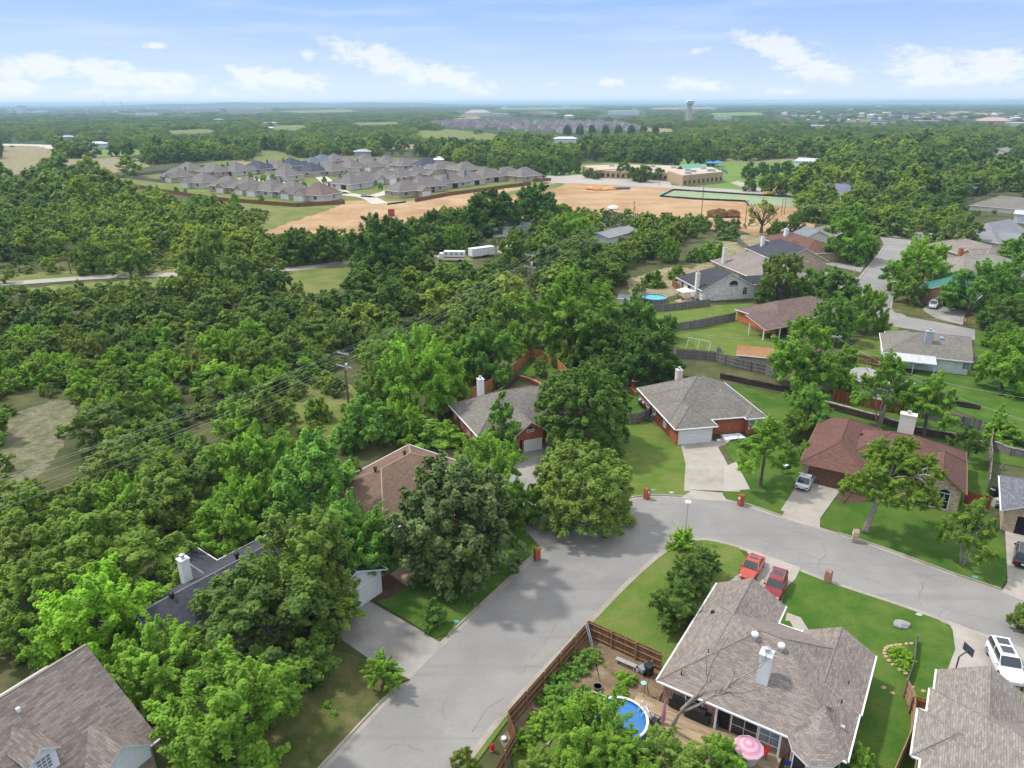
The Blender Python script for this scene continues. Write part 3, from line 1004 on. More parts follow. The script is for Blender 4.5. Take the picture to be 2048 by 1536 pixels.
def add_window(root, fr, s, z, w, h, kind='w'):
    if kind in ('w', 'b', 'a'):
        f = MB()
        t = .09
        wbox(f, fr, s - w / 2 - t, s + w / 2 + t, -.05, .05, z - t, z)
        wbox(f, fr, s - w / 2 - t, s + w / 2 + t, -.05, .05, z + h, z + h + t)
        wbox(f, fr, s - w / 2 - t, s - w / 2, -.05, .05, z, z + h)
        wbox(f, fr, s + w / 2, s + w / 2 + t, -.05, .05, z, z + h)
        wbox(f, fr, s - .02, s + .02, -.05, .042, z, z + h)
        wbox(f, fr, s - w / 2, s + w / 2, -.05, .040, z + h * .5 - .02, z + h * .5 + .02)
        fo = f.build('window', white, root)
        p = MB()
        if kind == 'a':
            n = 10
            pts = [fr(s - w / 2, .03), fr(s + w / 2, .03)]
            ring = [(s + w / 2 * cos(pi * k / n), z + h + w / 2 * sin(pi * k / n)) for k in range(n + 1)]
            p.poly([(*fr(a, .035), zz) for a, zz in ring])
            p.poly([(*fr(a, .035), zz) for a, zz in [(s - w / 2, z), (s + w / 2, z), (s + w / 2, z + h), (s - w / 2, z + h)]])
        else:
            wbox(p, fr, s - w / 2, s + w / 2, -.04, .025, z, z + h)
        p.build('pane', glass_b if kind == 'b' else glass, fo)
    elif kind in ('g', 'gb'):
        mt = gdoor_w if kind == 'g' else gdoor_b
        f = MB()
        t = .1
        wbox(f, fr, s - w / 2 - t, s + w / 2 + t, -.05, .06, z + h, z + h + t)
        wbox(f, fr, s - w / 2 - t, s - w / 2, -.05, .06, z, z + h)
        wbox(f, fr, s + w / 2, s + w / 2 + t, -.05, .06, z, z + h)
        n = 4
        g = MB()
        for k in range(n):
            for j in range(4):
                wj = w / 4
                wbox(g, fr, s - w / 2 + wj * j + .04, s - w / 2 + wj * (j + 1) - .04, .01, .045, z + h * k / n + .06, z + h * (k + 1) / n - .06)
            wbox(g, fr, s - w / 2, s + w / 2, -.04, .03, z + h * k / n + .008, z + h * (k + 1) / n - .008)
        go = g.build('garage_door', mt, root)
        f.build('frame', white if kind == 'g' else gdoor_b, go)
    elif kind in ('d', 'dw'):
        f = MB()
        wbox(f, fr, s - w / 2, s + w / 2, -.04, .04, z, z + h)
        for k in range(2):
            wbox(f, fr, s - w * .33, s + w * .33, .04, .055, z + h * (.12 + .45 * k), z + h * (.48 + .42 * k))
        f.build('door', white if kind == 'dw' else M('brown_door', (.12, .06, .035), .5), root)
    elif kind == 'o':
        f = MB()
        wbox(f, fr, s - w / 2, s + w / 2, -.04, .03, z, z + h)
        f.build('shade_panel', inside_shade, root)  # solid dark panel on the wall, painted as the shade of an open recess


def chimney(root, x, y, z0, z1, wx, wy, mat, capm=None, flue=True):
    c = MB()
    c.box(x - wx / 2, y - wy / 2, z0, x + wx / 2, y + wy / 2, z1)
    co = c.build('chimney', mat, root)
    k = MB()
    k.box(x - wx / 2 - .06, y - wy / 2 - .06, z1, x + wx / 2 + .06, y + wy / 2 + .06, z1 + .12)
    k.build('cap', capm or mat, co)
    f = MB()
    f.lathe((x, y, z1 + .12), [(.16, 0), (.16, .3), (.27, .3), (.27, .42), (.05, .5)], 12)
    f.build('flue', steel, co)


def roof_vent(roof, x, y, z, r=.2, kind='turbine', mat=None):
    v = MB()
    if kind == 'turbine':
        v.lathe((x, y, z - .3), [(r * .7, 0), (r * .7, .55), (r, .58), (r * 1.25, .75), (r * 1.1, .93), (r * .4, 1.0)], 12)
    elif kind == 'pipe':
        v.lathe((x, y, z - .2), [(.05, 0), (.05, .55)], 6)
    else:
        v.box(x - r, y - r, z - .15, x + r, y + r, z + .22)
    v.build('roof_vent', mat or steel, roof, smooth=kind == 'turbine')


def house(name, label, o, a=None, ang=None, blocks=(), wall=None, roof=None, wins=(), chims=(), vents=(), zb=.08, gable=None, cat='house', group=None, capm=None, he=2.7, trim=None):
    """o, a: photo pixels of two eave corners (the local x axis runs from o to a)"""
    O = P(*o, he + zb) if not isinstance(o, Vector) else o
    if ang is None:
        A = P(*a, he + zb)
        ang = math.atan2(A.y - O.y, A.x - O.x)
    root = thing(name, label, cat, (O.x, O.y, zb), ang, group)
    rb, wb, gb = MB(), MB(), MB()
    for i, b in enumerate(blocks):
        roof_block(rb, wb, gb, b, i)
    wo = wb.build('wall', wall, root)
    ro = rb.build('roof', [roof, trim or white, capm or roof], root)
    gb.build('gutter', trim or white, root)
    for (bi, side, s, z, w, h, kind) in wins:
        add_window(root, side_frame(blocks[bi], bi, side), s, z, w, h, kind)
    for c in chims:
        chimney(root, *c)
    for v in vents:
        roof_vent(ro, *v)
    return root, ro, wo


def zroof(blk, x, y):
    """height of a block's roof plane at local x, y"""
    x0, x1, y0, y1, he, pitch, ends, axis = blk
    d = [y - y0, y1 - y] if axis == 'x' else [x - x0, x1 - x]
    e = [x - x0, x1 - x] if axis == 'x' else [y - y0, y1 - y]
    if ends[0] == 'h':
        d.append(e[0])
    if ends[1] == 'h':
        d.append(e[1])
    return he + pitch * min(d)


# --- the corner house with its garden (local x: away from the camera along the garage side)
G = [(0, 12.2, -14.2, 0, 2.7, .56, 'hh', 'y'), (4.5, 15, -6.4, .004, 2.7, .56, 'gg', 'x'), (5, 12.5, -14.3, -8.5, 2.7, .56, 'gg', 'x')]
gz = lambda x, y: zroof(G[0], x, y)
corner, corner_roof, corner_wall = house(
    'brick_house', 'big taupe-roofed brick house on the corner lot with bare branches over its roof', (1314, 1360), (1435, 1165), blocks=G, wall=brick_mix, roof=roof_taupe,
    wins=[(0, 'x0', -3.0, 1.0, 1.3, 1.3, 'w'), (0, 'x0', -7.0, .1, 1.9, 2.2, 'w'), (0, 'x0', -8.9, .8, 1.5, 1.4, 'b'), (0, 'x0', -5.4, .1, .9, 2.1, 'o'),
          (1, 'x1', -3.2, .05, 4.9, 2.15, 'g'), (2, 'x1', -11.4, .9, 1.8, 1.4, 'w'), (0, 'y1', 4, 1, 1.2, 1.2, 'w'), (0, 'y1', 9, 1, 1.2, 1.2, 'w'), (0, 'y0', 5, 1, 1.2, 1.2, 'w')],
    chims=[(2.9, -7.4, 3.6, 6.75, .85, .85, white, white)],
    vents=[(5.3, -5.9, gz(5.3, -5.9), .24, 'turbine', white), (5.2, -8.0, gz(5.2, -8.0), .24, 'turbine', white), (1.0, -1.6, gz(1, -1.0), .2, 'pipe', black_m),
           (3.4, -2.9, gz(3.4, -2.9), .2, 'pipe', black_m), (3.2, -12.2, gz(3.2, -12.2), .2, 'box', roof_taupe), (4.6, -12.9, gz(4.6, -12.9), .1, 'pipe', black_m),
           (2.4, -13.4, gz(2.4, -13.4), .14, 'box', steel), (9.5, -1.3, gz(9.5, -1.3), .14, 'box', black_m), (7.0, -13.0, gz(7, -13), .1, 'pipe', black_m)])
# bay with a faceted roof at the back corner
bay = [(.3, -10.0), (-1.1, -10.7), (-1.9, -12.0), (-1.1, -13.4), (.3, -14.1)]
bw = MB()
inn = [(x + .35, y) if abs(x) > .5 else (x + .3, y + (.35 if y < -12 else -.35)) for x, y in bay]
for i in range(4):
    bw.poly([(*inn[i], 0), (*inn[i + 1], 0), (*inn[i + 1], 2.62), (*inn[i], 2.62)])
bwo = bw.build('bay', brick_mix, corner)
br_ = MB()
apex = (2.6, -12.0, 4.35)
for i in range(4):
    roof_slab(br_, [(*bay[i + 1], 2.72), (*bay[i], 2.72), apex], [0])
br_.build('bay_roof', [roof_taupe, white], corner)
for i in range(4):
    a, b = Vector(inn[i]), Vector(inn[i + 1])
    d = (b - a).normalized()
    n = Vector((d.y, -d.x)) * .03
    if n.x > 0:
        n = -n
    mid, hw = (a + b) / 2, (b - a).length * .34
    w_ = MB()
    w_.obox(mid - d * hw + n, mid + d * hw + n, .06, .7, 2.2)
    fr_ = MB()
    fr_.obox(mid - d * (hw + .1) + n * .6, mid + d * (hw + .1) + n * .6, .05, .6, 2.3)
    w_.build('pane', glass, fr_.build('window', white, corner))
# patio posts and recess
pp = MB()
for y in (-4.9, -9.7):
    pb = MB()
    pb.box(-.02, y - .08, 0, .14, y + .08, 2.55)
    pb.build('post', white, corner)

# --- the brick house with the white double garage door
E_ = [(0, 9, -6.4, 0, 2.7, .6, 'hh', 'x'), (2.6, 13, -10.3, .004, 2.7, .6, 'hh', 'x'), (2.4, 16.3, -14.9, .008, 2.7, .6, 'hh', 'y'), (1.6, 8, -14.8, -11.6, 2.7, .6, 'hg', 'x')]
ez = lambda x, y: zroof(E_[2], x, y)
house('brick_house', 'grey-roofed red brick house with a white double garage door at the head of the bend', (1351, 859), (1274, 775), blocks=E_, wall=brick_red, roof=roof_grey,
      wins=[(0, 'x0', -3.25, 0.02, 4.9, 2.15, 'g'), (1, 'x0', -8.2, .05, 1.0, 2.1, 'd'), (1, 'x0', -7.2, .3, .7, 1.9, 'b'), (3, 'x0', -13.2, .9, 1.6, 1.3, 'b'), (2, 'y1', 9.5, 1, .9, 1.3, 'w'), (2, 'y1', 12.3, 1, .9, 1.3, 'w'),
            (0, 'y1', 5, .9, .9, 1.2, 'b')],
      chims=[(13.2, -5.6, 4, 6.5, .9, .9, M('painted_brick_chimney', (.62, .54, .48), .8))],
      vents=[(8.0, -3.2, ez(8, -3.2), .12, 'pipe', white), (7.4, -2.6, ez(7.4, -2.6), .12, 'pipe', white), (13, -6.8, ez(12.0, -6.8), .18, 'box', black_m), (6.5, -9.5, ez(6.5, -9.5), .1, 'pipe', white)])

# --- the brick house behind the round trees, with the arched garage
D_ = [(-.2, 12.4, -17.5, 0, 2.7, .56, 'hh', 'y'), (-2.8, 6, -9.4, -4.6, 3.0, .72, 'gh', 'x'), (-1.2, 8, -17, -9.0, 2.7, .56, 'hh', 'x')]
house('brick_house', 'grey-brown roofed red brick house with an arched white garage door half hidden behind round trees', (955, 872), (898, 810), blocks=D_, wall=brick_red, roof=roof_grey,
      wins=[(1, 'x0', -7.4, .02, 2.6, 1.7, 'g'), (1, 'x0', -7.0, 3.1, .9, .25, 'a'), (0, 'y1', 10.5, 1.0, .6, .9, 'b'), (0, 'y1', 7.6, .8, .8, 1.5, 'b'), (0, 'y1', 4.8, .8, .8, 1.5, 'b'), (0, 'y1', 2.2, 1.2, .5, .8, 'b'),
            (1, 'x0', -5.6, .02, .3, 2.0, 'o')],
      chims=[(12.6, -5.4, 0, 5.9, .9, .9, white)])

# --- the plain brown hip roof among the trees
C_blocks = [(-4.5, 13.5, -13, 0, 2.7, .5, 'hh', 'x'), (2.5, 11.5, -16.5, -8, 2.7, .5, 'hh', 'y')]
rz0, rz1 = P(738, 953, 5.9), P(848, 893, 5.9)
ax = (rz1 - rz0).to_2d().normalized()
nn_ = Vector((-ax.y, ax.x))
CO = rz0.to_2d() + nn_ * 6.5
house('brick_house', 'warm brown hip-roofed house between the dark magnolia and the hedge', Vector((CO.x, CO.y, 0)), ang=math.atan2(ax.y, ax.x), blocks=C_blocks, wall=brick_tan, roof=roof_brown,
      wins=[(0, 'y0', 2, 1, 1.2, 1.2, 'w'), (1, 'y0', 7, .9, 1.6, 1.3, 'w'), (0, 'x1', -5, 1, 1.2, 1.2, 'w')], capm=M('ridge_tan', (.36, .25, .19), .9),
      vents=[(1.5, -6.0, zroof(C_blocks[0], 1.5, -6.0), .2, 'turbine', M('vent_brown', (.10, .06, .045), .6)), (6.5, -6.0, zroof(C_blocks[0], 6.5, -6.0), .2, 'turbine', M('vent_brown', (.10, .06, .045), .6))])

# --- the rust-red roofed house with the big white chimney
F_ = [(-.4, 7.6, 0, 16.5, 2.7, .55, 'hh', 'y'), (3.4, 18.0, 2.6, 14.2, 2.7, .55, 'hh', 'x'), (12.4, 18.0, .6, 10, 3.0, .75, 'gh', 'y')]
fz = lambda x, y: max(zroof(F_[0], x, y), zroof(F_[1], x, y))
house('stone_house', 'rust-red roofed stone house with a brown garage door and a broad white chimney', (1606, 926), (1692, 945), blocks=F_, wall=stone_t, roof=roof_red, trim=M('brown_trim', (.20, .12, .075), .7),
      wins=[(0, 'y0', 3.3, .02, 5.0, 2.15, 'gb'), (2, 'y0', 14.6, .3, 1.1, 2.0, 'a'), (2, 'y0', 15.9, .3, 1.1, 2.0, 'a'), (1, 'y0', 10, .9, 1.6, 1.2, 'w')],
      chims=[(10.6, 11.0, 3.5, 7.6, 1.9, 1.1, cream, cream)], vents=[(5.6, 10.0, fz(5.6, 10), .16, 'box', black_m)])

# --- the house at the lower left edge, with dormers
A_ = [(0, 11.5, 0, 26, 2.9, .82, 'gg', 'y')]
A_o, A_a = P(340, 1502, 3.0), P(205, 1318, 3.0)
aang = math.atan2(A_a.y - A_o.y, A_a.x - A_o.x)
# ridge of the steep roof runs from beyond the left edge to the pixel (130,1318)
r0, r1 = P(-160, 1496, 8.2), P(172, 1291, 8.2)
adir = (r1 - r0).to_2d().normalized()
aang = math.atan2(adir.y, adir.x)
A_ = [(-22, 0, -7.2, 7.2, 2.9, .74, 'gg', 'x'), (-5.6, .02, -9.5, -2.8, 2.9, .72, 'gg', 'y')]
dorm, dorm_roof, _w = house('brick_house', 'mottled brown steep-roofed house with white dormers at the lower corner', Vector((r1.x, r1.y, 0)), ang=aang, blocks=[A_[0]], wall=brick_tan, roof=roof_taupe_b,
                            wins=[(0, 'x1', -3, 1, 1.2, 1.3, 'w'), (0, 'x1', 3, 1, 1.2, 1.3, 'w'), (0, 'y0', -9, 1, 1.6, 1.3, 'w')], capm=M('ridge_pale', (.42, .33, .27), .9))


def dormer(root, x, yf, w, hz, yb, window=True):
    """gabled dormer on the -y slope; yf front wall"""
    zr = 2.9 + .74 * (yf + 7.2)
    d = thing  # noqa
    r = MB()
    ap = hz + w * .42
    ybk = min(yb, (ap - 2.9) / .74 - 7.2)
    for s in (-1, 1):
        zb_ = hz - .1
        roof_slab(r, [(x + s * (w / 2 + .2), yf - .3, zb_), (x, yf - .3, ap), (x, ybk, ap), (x + s * (w / 2 + .2), (zb_ - 2.9) / .74 - 7.2, zb_)][::s], (0, 3) if s > 0 else (2, 3), .1)
    wl = MB()
    wl.poly([(x - w / 2, yf, zr - .3), (x + w / 2, yf, zr - .3), (x + w / 2, yf, hz), (x, yf, ap - .12), (x - w / 2, yf, hz)])
    for s in (-1, 1):
        wl.poly([(x + s * w / 2, yf, zr - .3), (x + s * w / 2, yf, hz), (x + s * w / 2, (hz - 2.9) / .74 - 7.2, hz)])
    wo_ = wl.build('dormer', white, root)
    r.build('dormer_roof', [roof_taupe_b, white], wo_)
    if window:
        f = MB()
        for k in range(4):
            f.box(x - .45 + .3 * k - .02, yf - .05, zr + .35, x - .45 + .3 * k + .02, yf - .02, zr + 1.45)
        for k in range(5):
            f.box(x - .47, yf - .048, zr + .35 + .275 * k - .02, x + .47, yf - .02, zr + .35 + .275 * k + .02)
        f.build('window_bars', white, wo_)
        g_ = MB()
        g_.box(x - .46, yf - .02, zr + .35, x + .46, yf + .02, zr + 1.45)
        g_.build('pane', glass_b, wo_)


dormer(dorm, -6.4, -5.0, 1.7, 6.2, 2)
dormer(dorm, -2.9, -7.6, 3.8, 3.6, 2, False)
roof_vent(dorm_roof, -5.6, -1.2, 2.9 + .74 * 6.0, .12, 'box', white)

# --- the dark-roofed house hidden by trees on the left
b0, b1 = P(302, 1206, 5.6), P(520, 1092, 5.6)
bd = (b1 - b0).to_2d().normalized()
Bq = [(-1.5, 16.5, -5.8, 5.2, 2.7, .5, 'gg', 'x'), (3.0, 9.0, 0, 9.0, 2.7, .5, 'gh', 'y'), (11.0, 18.5, -9.6, 2, 2.7, .5, 'gh', 'y')]
house('white_house', 'dark slate-roofed house with a square white chimney buried in trees on the near left', Vector((b0.x, b0.y, 0)), ang=math.atan2(bd.y, bd.x), blocks=Bq, wall=siding, roof=roof_slate,
      wins=[(2, 'y0', 14.7, .02, 4.6, 2.1, 'g'), (0, 'y0', 3, 1, 1.4, 1.2, 'w')], capm=M('ridge_grey', (.20, .20, .22), .9), chims=[(4.4, 2.3, 3, 6.6, .8, .8, white)],
      vents=[(1.6, -.5, 5.2, .2, 'turbine', black_m), (8.6, .4, 5.2, .2, 'turbine', black_m)])

# --- the taupe roof at the lower right corner
H0, H1 = P(1874, 1338, 2.8), P(1862, 1438, 2.8)
hd = (H0 - H1).to_2d().normalized()
Hq = [(-14, 0, -6.6, 0, 2.7, .6, 'gg', 'x'), (-18, -2.6, -17, .3, 2.7, .56, 'hh', 'y'), (-10.4, -5.4, -3, .9, 2.7, .5, 'gh', 'y')]
hz = lambda x, y: zroof(Hq[1], x, y)
house('brick_house', 'taupe-roofed house at the lower right corner behind the white car', Vector((H0.x, H0.y, 0)), ang=math.atan2(hd.y, hd.x), blocks=Hq, wall=brick_tan, roof=roof_tan,
      wins=[(0, 'x1', -3.3, .02, 4.8, 2.1, 'g')], vents=[(-8.0, -5.8, hz(-8, -5.8), .12, 'pipe', cream), (-9.6, -6.2, hz(-9.6, -6.2), .12, 'pipe', cream), (-13, -1.6, hz(-13, -1.6), .12, 'pipe', cream)])

# --- the grey-roofed house cut by the right edge, garage open
I0, I1 = P(2003, 1020, 2.8), P(1998, 938, 2.8)
idr = (I1 - I0).to_2d().normalized()
Iq = [(0, 9.5, -12, 0, 2.7, .55, 'gh', 'x'), (3, 16, -20, -6, 2.7, .55, 'hh', 'y')]
house('brick_house', 'slate-grey roofed house with an open garage cut off by the right edge', Vector((I0.x, I0.y, 0)), ang=math.atan2(idr.y, idr.x), blocks=Iq, wall=brick_tan, roof=shingle('blue_grey_shingles', (.15, .155, .18), .25),
      wins=[(0, 'x0', -4.2, .02, 5.0, 2.2, 'o')])

# --- the white house with the metal awning
J0, J1 = P(1766, 704, 2.8), P(1947, 724, 2.8)
jd = (J1 - J0).to_2d().normalized()
jl = (J1 - J0).length
Jq = [(0, jl, 0, 13.0, 2.7, .42, 'hg', 'x'), (1, 8, 5, 14.5, 2.7, .45, 'gh', 'y')]
jw, jr, _w = house('white_house', 'white-sided house with a taupe roof and a white corrugated patio awning', Vector((J0.x, J0.y, 0)), ang=math.atan2(jd.y, jd.x), blocks=Jq, wall=siding, roof=roof_grey,
                   wins=[(0, 'y0', 13.6, 1.1, 1.1, 1.1, 'b'), (0, 'y0', 3.5, .1, 1.8, 2.0, 'w'), (0, 'y0', 6.5, 1, 1.2, 1.1, 'b')],
                   chims=[(7.4, 3.9, 3, 6.4, 1.25, .9, trim_grey)], vents=[(9.6, 5.2, 5.0, .3, 'box', M('skylight_blue', (.35, .5, .62), .3)), (11, 4.2, 4.5, .15, 'pipe', steel), (10.9, 3.6, 4.3, .12, 'pipe', steel)])
aw = MB()
aw.poly([(1.2, -2.6, 2.25), (8.6, -2.6, 2.25), (8.6, .9, 2.95), (1.2, .9, 2.95)])
aw.poly([(1.2, -2.6, 2.17), (1.2, .9, 2.87), (8.6, .9, 2.87), (8.6, -2.6, 2.17)])
aw.box(1.2, -2.68, 2.1, 8.6, -2.6, 2.27)
awo = aw.build('awning', white_metal, jw)
for x in (1.4, 5, 8.4):
    pb = MB()
    pb.box(x - .05, -2.5, 0, x + .05, -2.4, 2.15)
    pb.build('post', white, awo)

# --- the dark-roofed stone house with the arched gable window
k0, k1 = P(1464, 550, 6.4), P(1410, 526, 6.4)
kd = (k0 - k1).to_2d().normalized()
Kq = [(-15.5, 0, -7.5, 7.5, 2.8, .52, 'hg', 'x'), (-9, -3, -1, 13.5, 2.8, .5, 'gg', 'y')]
kh, kr, _w = house('stone_house', 'charcoal-roofed pale stone house with a half-round window in its gable', Vector((k0.x, k0.y, 0)), ang=math.atan2(kd.y, kd.x), blocks=Kq, wall=stone_w, roof=roof_char,
                   wins=[(0, 'x1', 1.0, 3.3, 2.4, .3, 'a'), (0, 'x1', 4.2, 1.1, 1.1, 1.3, 'a'), (0, 'y0', -4, .1, 1.8, 2.1, 'w'), (0, 'y0', -8, .1, 1.8, 2.1, 'w'), (0, 'y0', -12, .9, 1.4, 1.2, 'w')],
                   chims=[(-3.2, -7.4, 0, 6.4, .95, .85, cream)], vents=[(-9, .4, 6.4, .22, 'box', black_m), (-5.5, .4, 6.4, .22, 'box', black_m)])

# --- the umber-roofed brick house with the covered patio
l0, l1 = P(1563, 601, 5.4), P(1622, 592, 5.4)
ld = (l1 - l0).to_2d().normalized()
Lq = [(-7, 15, -6.3, 6.3, 2.7, .43, 'hh', 'x'), (-11, 2, -6.0, 1.5, 2.6, .24, 'gg', 'x'), (8, 15.5, -9, 3, 2.7, .43, 'hh', 'y')]
lh, lr, _w = house('brick_house', 'umber-roofed orange brick house with a covered patio on white posts', Vector((l0.x, l0.y, 0)), ang=math.atan2(ld.y, ld.x), blocks=[Lq[0], Lq[2]], wall=bricks('orange_brick', (.50, .14, .05), mortar=(.4, .2, .12)), roof=roof_umber,
                   wins=[(0, 'y0', 1.5, .9, 1.0, 1.3, 'b'), (0, 'y0', 6.2, .9, 1.0, 1.3, 'b'), (0, 'y0', -1.4, .1, 1.6, 2.1, 'o')], vents=[(-1, 1, 5.0, .2, 'box', black_m), (4.5, .6, 5.2, .2, 'box', black_m)])
pr = MB()
roof_slab(pr, [(-12, -8.2, 2.5), (-3.4, -8.2, 2.5), (-3.4, -2.0, 4.15), (-12, -2.0, 4.15)], (0, 1, 3))
pro = pr.build('patio_roof', [roof_umber, cream], lh)
for x, y in ((-11.7, -7.5), (-7.7, -7.9), (-3.8, -8.2), (-11.7, -3.4)):
    pb = MB()
    pb.box(x - .11, y - .11, 0, x + .11, y + .11, 2.45)
    pb.build('post', cream, pro)

# --- houses farther along the second street
def simple(label, px0, px1, zr, half, pitch, ends, wall, roof, ext=(0, 0), name='brick_house', extra=(), chims=(), wins=(), vents=(), trim=None):
    a, b = P(*px0, zr), P(*px1, zr)
    d = (b - a).to_2d().normalized()
    L = (b - a).length
    he = zr - half * pitch
    h0 = -half if ends[0] == 'h' else 0
    h1 = half if ends[1] == 'h' else 0
    blocks = [(h0 - ext[0], L + h1 + ext[1], -half, half, he, pitch, ends, 'x')] + list(extra)
    return house(name, label, Vector((a.x, a.y, 0)), ang=math.atan2(d.y, d.x), blocks=blocks, wall=wall, roof=roof, chims=chims, wins=wins, vents=vents, trim=trim)


simple('taupe-roofed house between the charcoal roof and the navy roof', (1497, 503), (1585, 535), 6.2, 7.5, .5, 'hh', brick_tan, roof_taupe, chims=[(-1.5, -6.6, 0, 7.2, 1, .9, cream)])
simple('navy-roofed house with a pale gable facing the second street', (1560, 478), (1612, 497), 6.8, 7.5, .52, 'hg', brick_tan, roof_slate, extra=[(8, 15, -7, 2, 2.9, .5, 'hg', 'y')], chims=[(-2, -4.5, 0, 7.0, .9, .9, white)])
simple('rust-red low hip roof with a square white chimney near the dirt site', (1580, 464), (1630, 480), 5.6, 7.0, .4, 'hh', brick_tan, roof_red, chims=[(1.5, -2.2, 2, 6.8, 1.3, 1.1, white)], extra=[(6, 16, -9.5, 0, 2.8, .4, 'hh', 'y')])
simple('small blue-grey gable roof behind the rust-red roof', (1612, 452), (1640, 462), 6, 6, .5, 'gg', cream, shingle('pale_slate', (.20, .21, .24), .1), name='cream_house')
simple('white-ended tan roof at the far end of the rust-red house', (1635, 458), (1655, 450), 5.0, 5.5, .4, 'hg', cream, roof_tan, name='cream_house')
simple('grey gable-roofed house with a cream gable at the right edge', (1975, 446), (2020, 438), 8.0, 8.5, .55, 'hg', cream, shingle('grey_far', (.24, .245, .26), .1), name='cream_house', extra=[(-6, 5, -12, 0, 3.2, .5, 'gh', 'y')])
simple('taupe low roof joined to a white gabled garage on the far right', (1925, 476), (1985, 492), 5.4, 7, .45, 'hh', brick_tan, roof_taupe, extra=[(10, 19, -8, 3, 2.4, .5, 'gh', 'y')], wins=[(1, 'y0', 14.5, .1, 4.8, 2.1, 'g')])
simple('tan hip roof with a brick chimney beyond the broad street trees', (1930, 512), (1985, 508), 5.6, 9, .34, 'hh', cream, roof_tan, chims=[(1.5, 3.0, 2, 6.9, .9, .9, brick_red)], vents=[(8, 2.0, 5.2, .3, 'box', steel), (10.5, 2, 5.2, .3, 'box', steel)])
gq = simple('brick house with a sea-green metal roof and a dark open garage', (1889, 571), (1916, 551), 5.2, 6.8, .42, 'gg', brick_mix, green_metal, ext=(0, 10), wins=[(0, 'x0', -2.8, .05, 4.8, 2.2, 'o')])
simple('blue-roofed house beside the road beyond the park trees', (1655, 366), (1694, 368), 6.0, 8, .5, 'hh', cream, shingle('blue_far', (.17, .18, .24), .1), name='cream_house')
simple('long grey roof at the right edge above the wood', (2000, 392), (2080, 398), 6.2, 9, .45, 'hh', cream, roof_grey, name='cream_house')
simple('white-sided house peeking out at the right edge', (2030, 420), (2090, 424), 4.6, 5, .2, 'gg', siding, white_metal, name='white_house')
simple('tiny brick house at the top of the park lawn', (1268, 310), (1284, 312), 5, 5, .5, 'gg', brick_red, roof_grey)

# mobile homes and sheds near the lane
def shed_by(label, px0, px1, zr, half, pitch, wall, roof, ends='gg', name='shed', cat='shed', wins=(), ext=(0, 0)):
    a, b = P(*px0, zr), P(*px1, zr)
    d = (b - a).to_2d().normalized()
    L = (b - a).length
    return house(name, label, Vector((a.x, a.y, 0)), ang=math.atan2(d.y, d.x), blocks=[(-ext[0], L + ext[1], -half, half, zr - half * pitch, pitch, ends, 'x')], wall=wall, roof=roof, wins=wins, cat=cat, zb=.02)[0]


shed_by('long white mobile home with a grey roof beside the dark oaks', (973, 449), (1095, 436), 4.4, 4.2, .28, siding, shingle('mobile_grey', (.20, .20, .21), .1), name='mobile_home', cat='mobile home',
        wins=[(0, 'y0', 4, .9, 1.2, 1.4, 'w'), (0, 'y0', 8.5, .1, 1.0, 2.1, 'w'), (0, 'y0', 13, .8, 1.6, 1.5, 'w'), (0, 'x0', 0, .9, 1.4, 1.4, 'w')])
shed_by('short white mobile home with a low grey gable above the power line', (1198, 465), (1248, 453), 4.2, 4.6, .26, siding, shingle('mobile_grey_b', (.26, .26, .265), .1), name='mobile_home', cat='mobile home', wins=[(0, 'x0', 0, .8, 1.2, 1.2, 'w')], ext=(1, 3))
shed_by('little white cabin behind the hilltop bushes', (1306, 445), (1322, 439), 3.6, 2.6, .4, siding, roof_grey)
shed_by('tan shed with a bright orange shingled roof by the grey fence', (1475, 690), (1549, 697), 3.3, 2.6, .42, M('tan_panel', (.46, .39, .31), .8), roof_orange)
shed_by('pale metal shed half hidden by the multi-stemmed trees', (1710, 735), (1762, 752), 3.0, 3.4, .2, siding, M('pale_metal_roof', (.30, .29, .28), .6), ext=(0, 4))
shed_by('small white shed with a grey roof beside the round pool', (1237, 588), (1271, 590), 2.9, 1.8, .35, siding, shingle('shed_grey', (.16, .16, .18), .1))
shed_by('half-hidden white shed roof between the hedge and the fence', (838, 847), (866, 838), 2.7, 1.6, .25, siding, M('pale_sheet', (.55, .56, .58), .5))
shed_by('long white roof of a stable on the park edge', (1598, 315), (1637, 317), 6, 8, .25, siding, white_metal, name='barn', cat='barn')
shed_by('pale little barn at the far right of the wood', (1995, 297), (2014, 294), 6, 7, .35, cream, roof_tan, name='barn', cat='barn')

# ------------------------------------------------------------------ fences and walls
fence_brown = planks('brown_fence_boards', (.20, .095, .045))
fence_cedar = planks('cedar_fence_boards', (.42, .17, .06))
fence_grey = planks('weathered_grey_boards', (.19, .175, .165))
fence_red = planks('red_stained_boards', (.24, .07, .032))
fence_tan = planks('tan_fence_boards', (.36, .235, .145))
post_m = M('fence_post', (.30, .20, .12), .85)
post_g = M('grey_fence_post', (.24, .22, .21), .85)


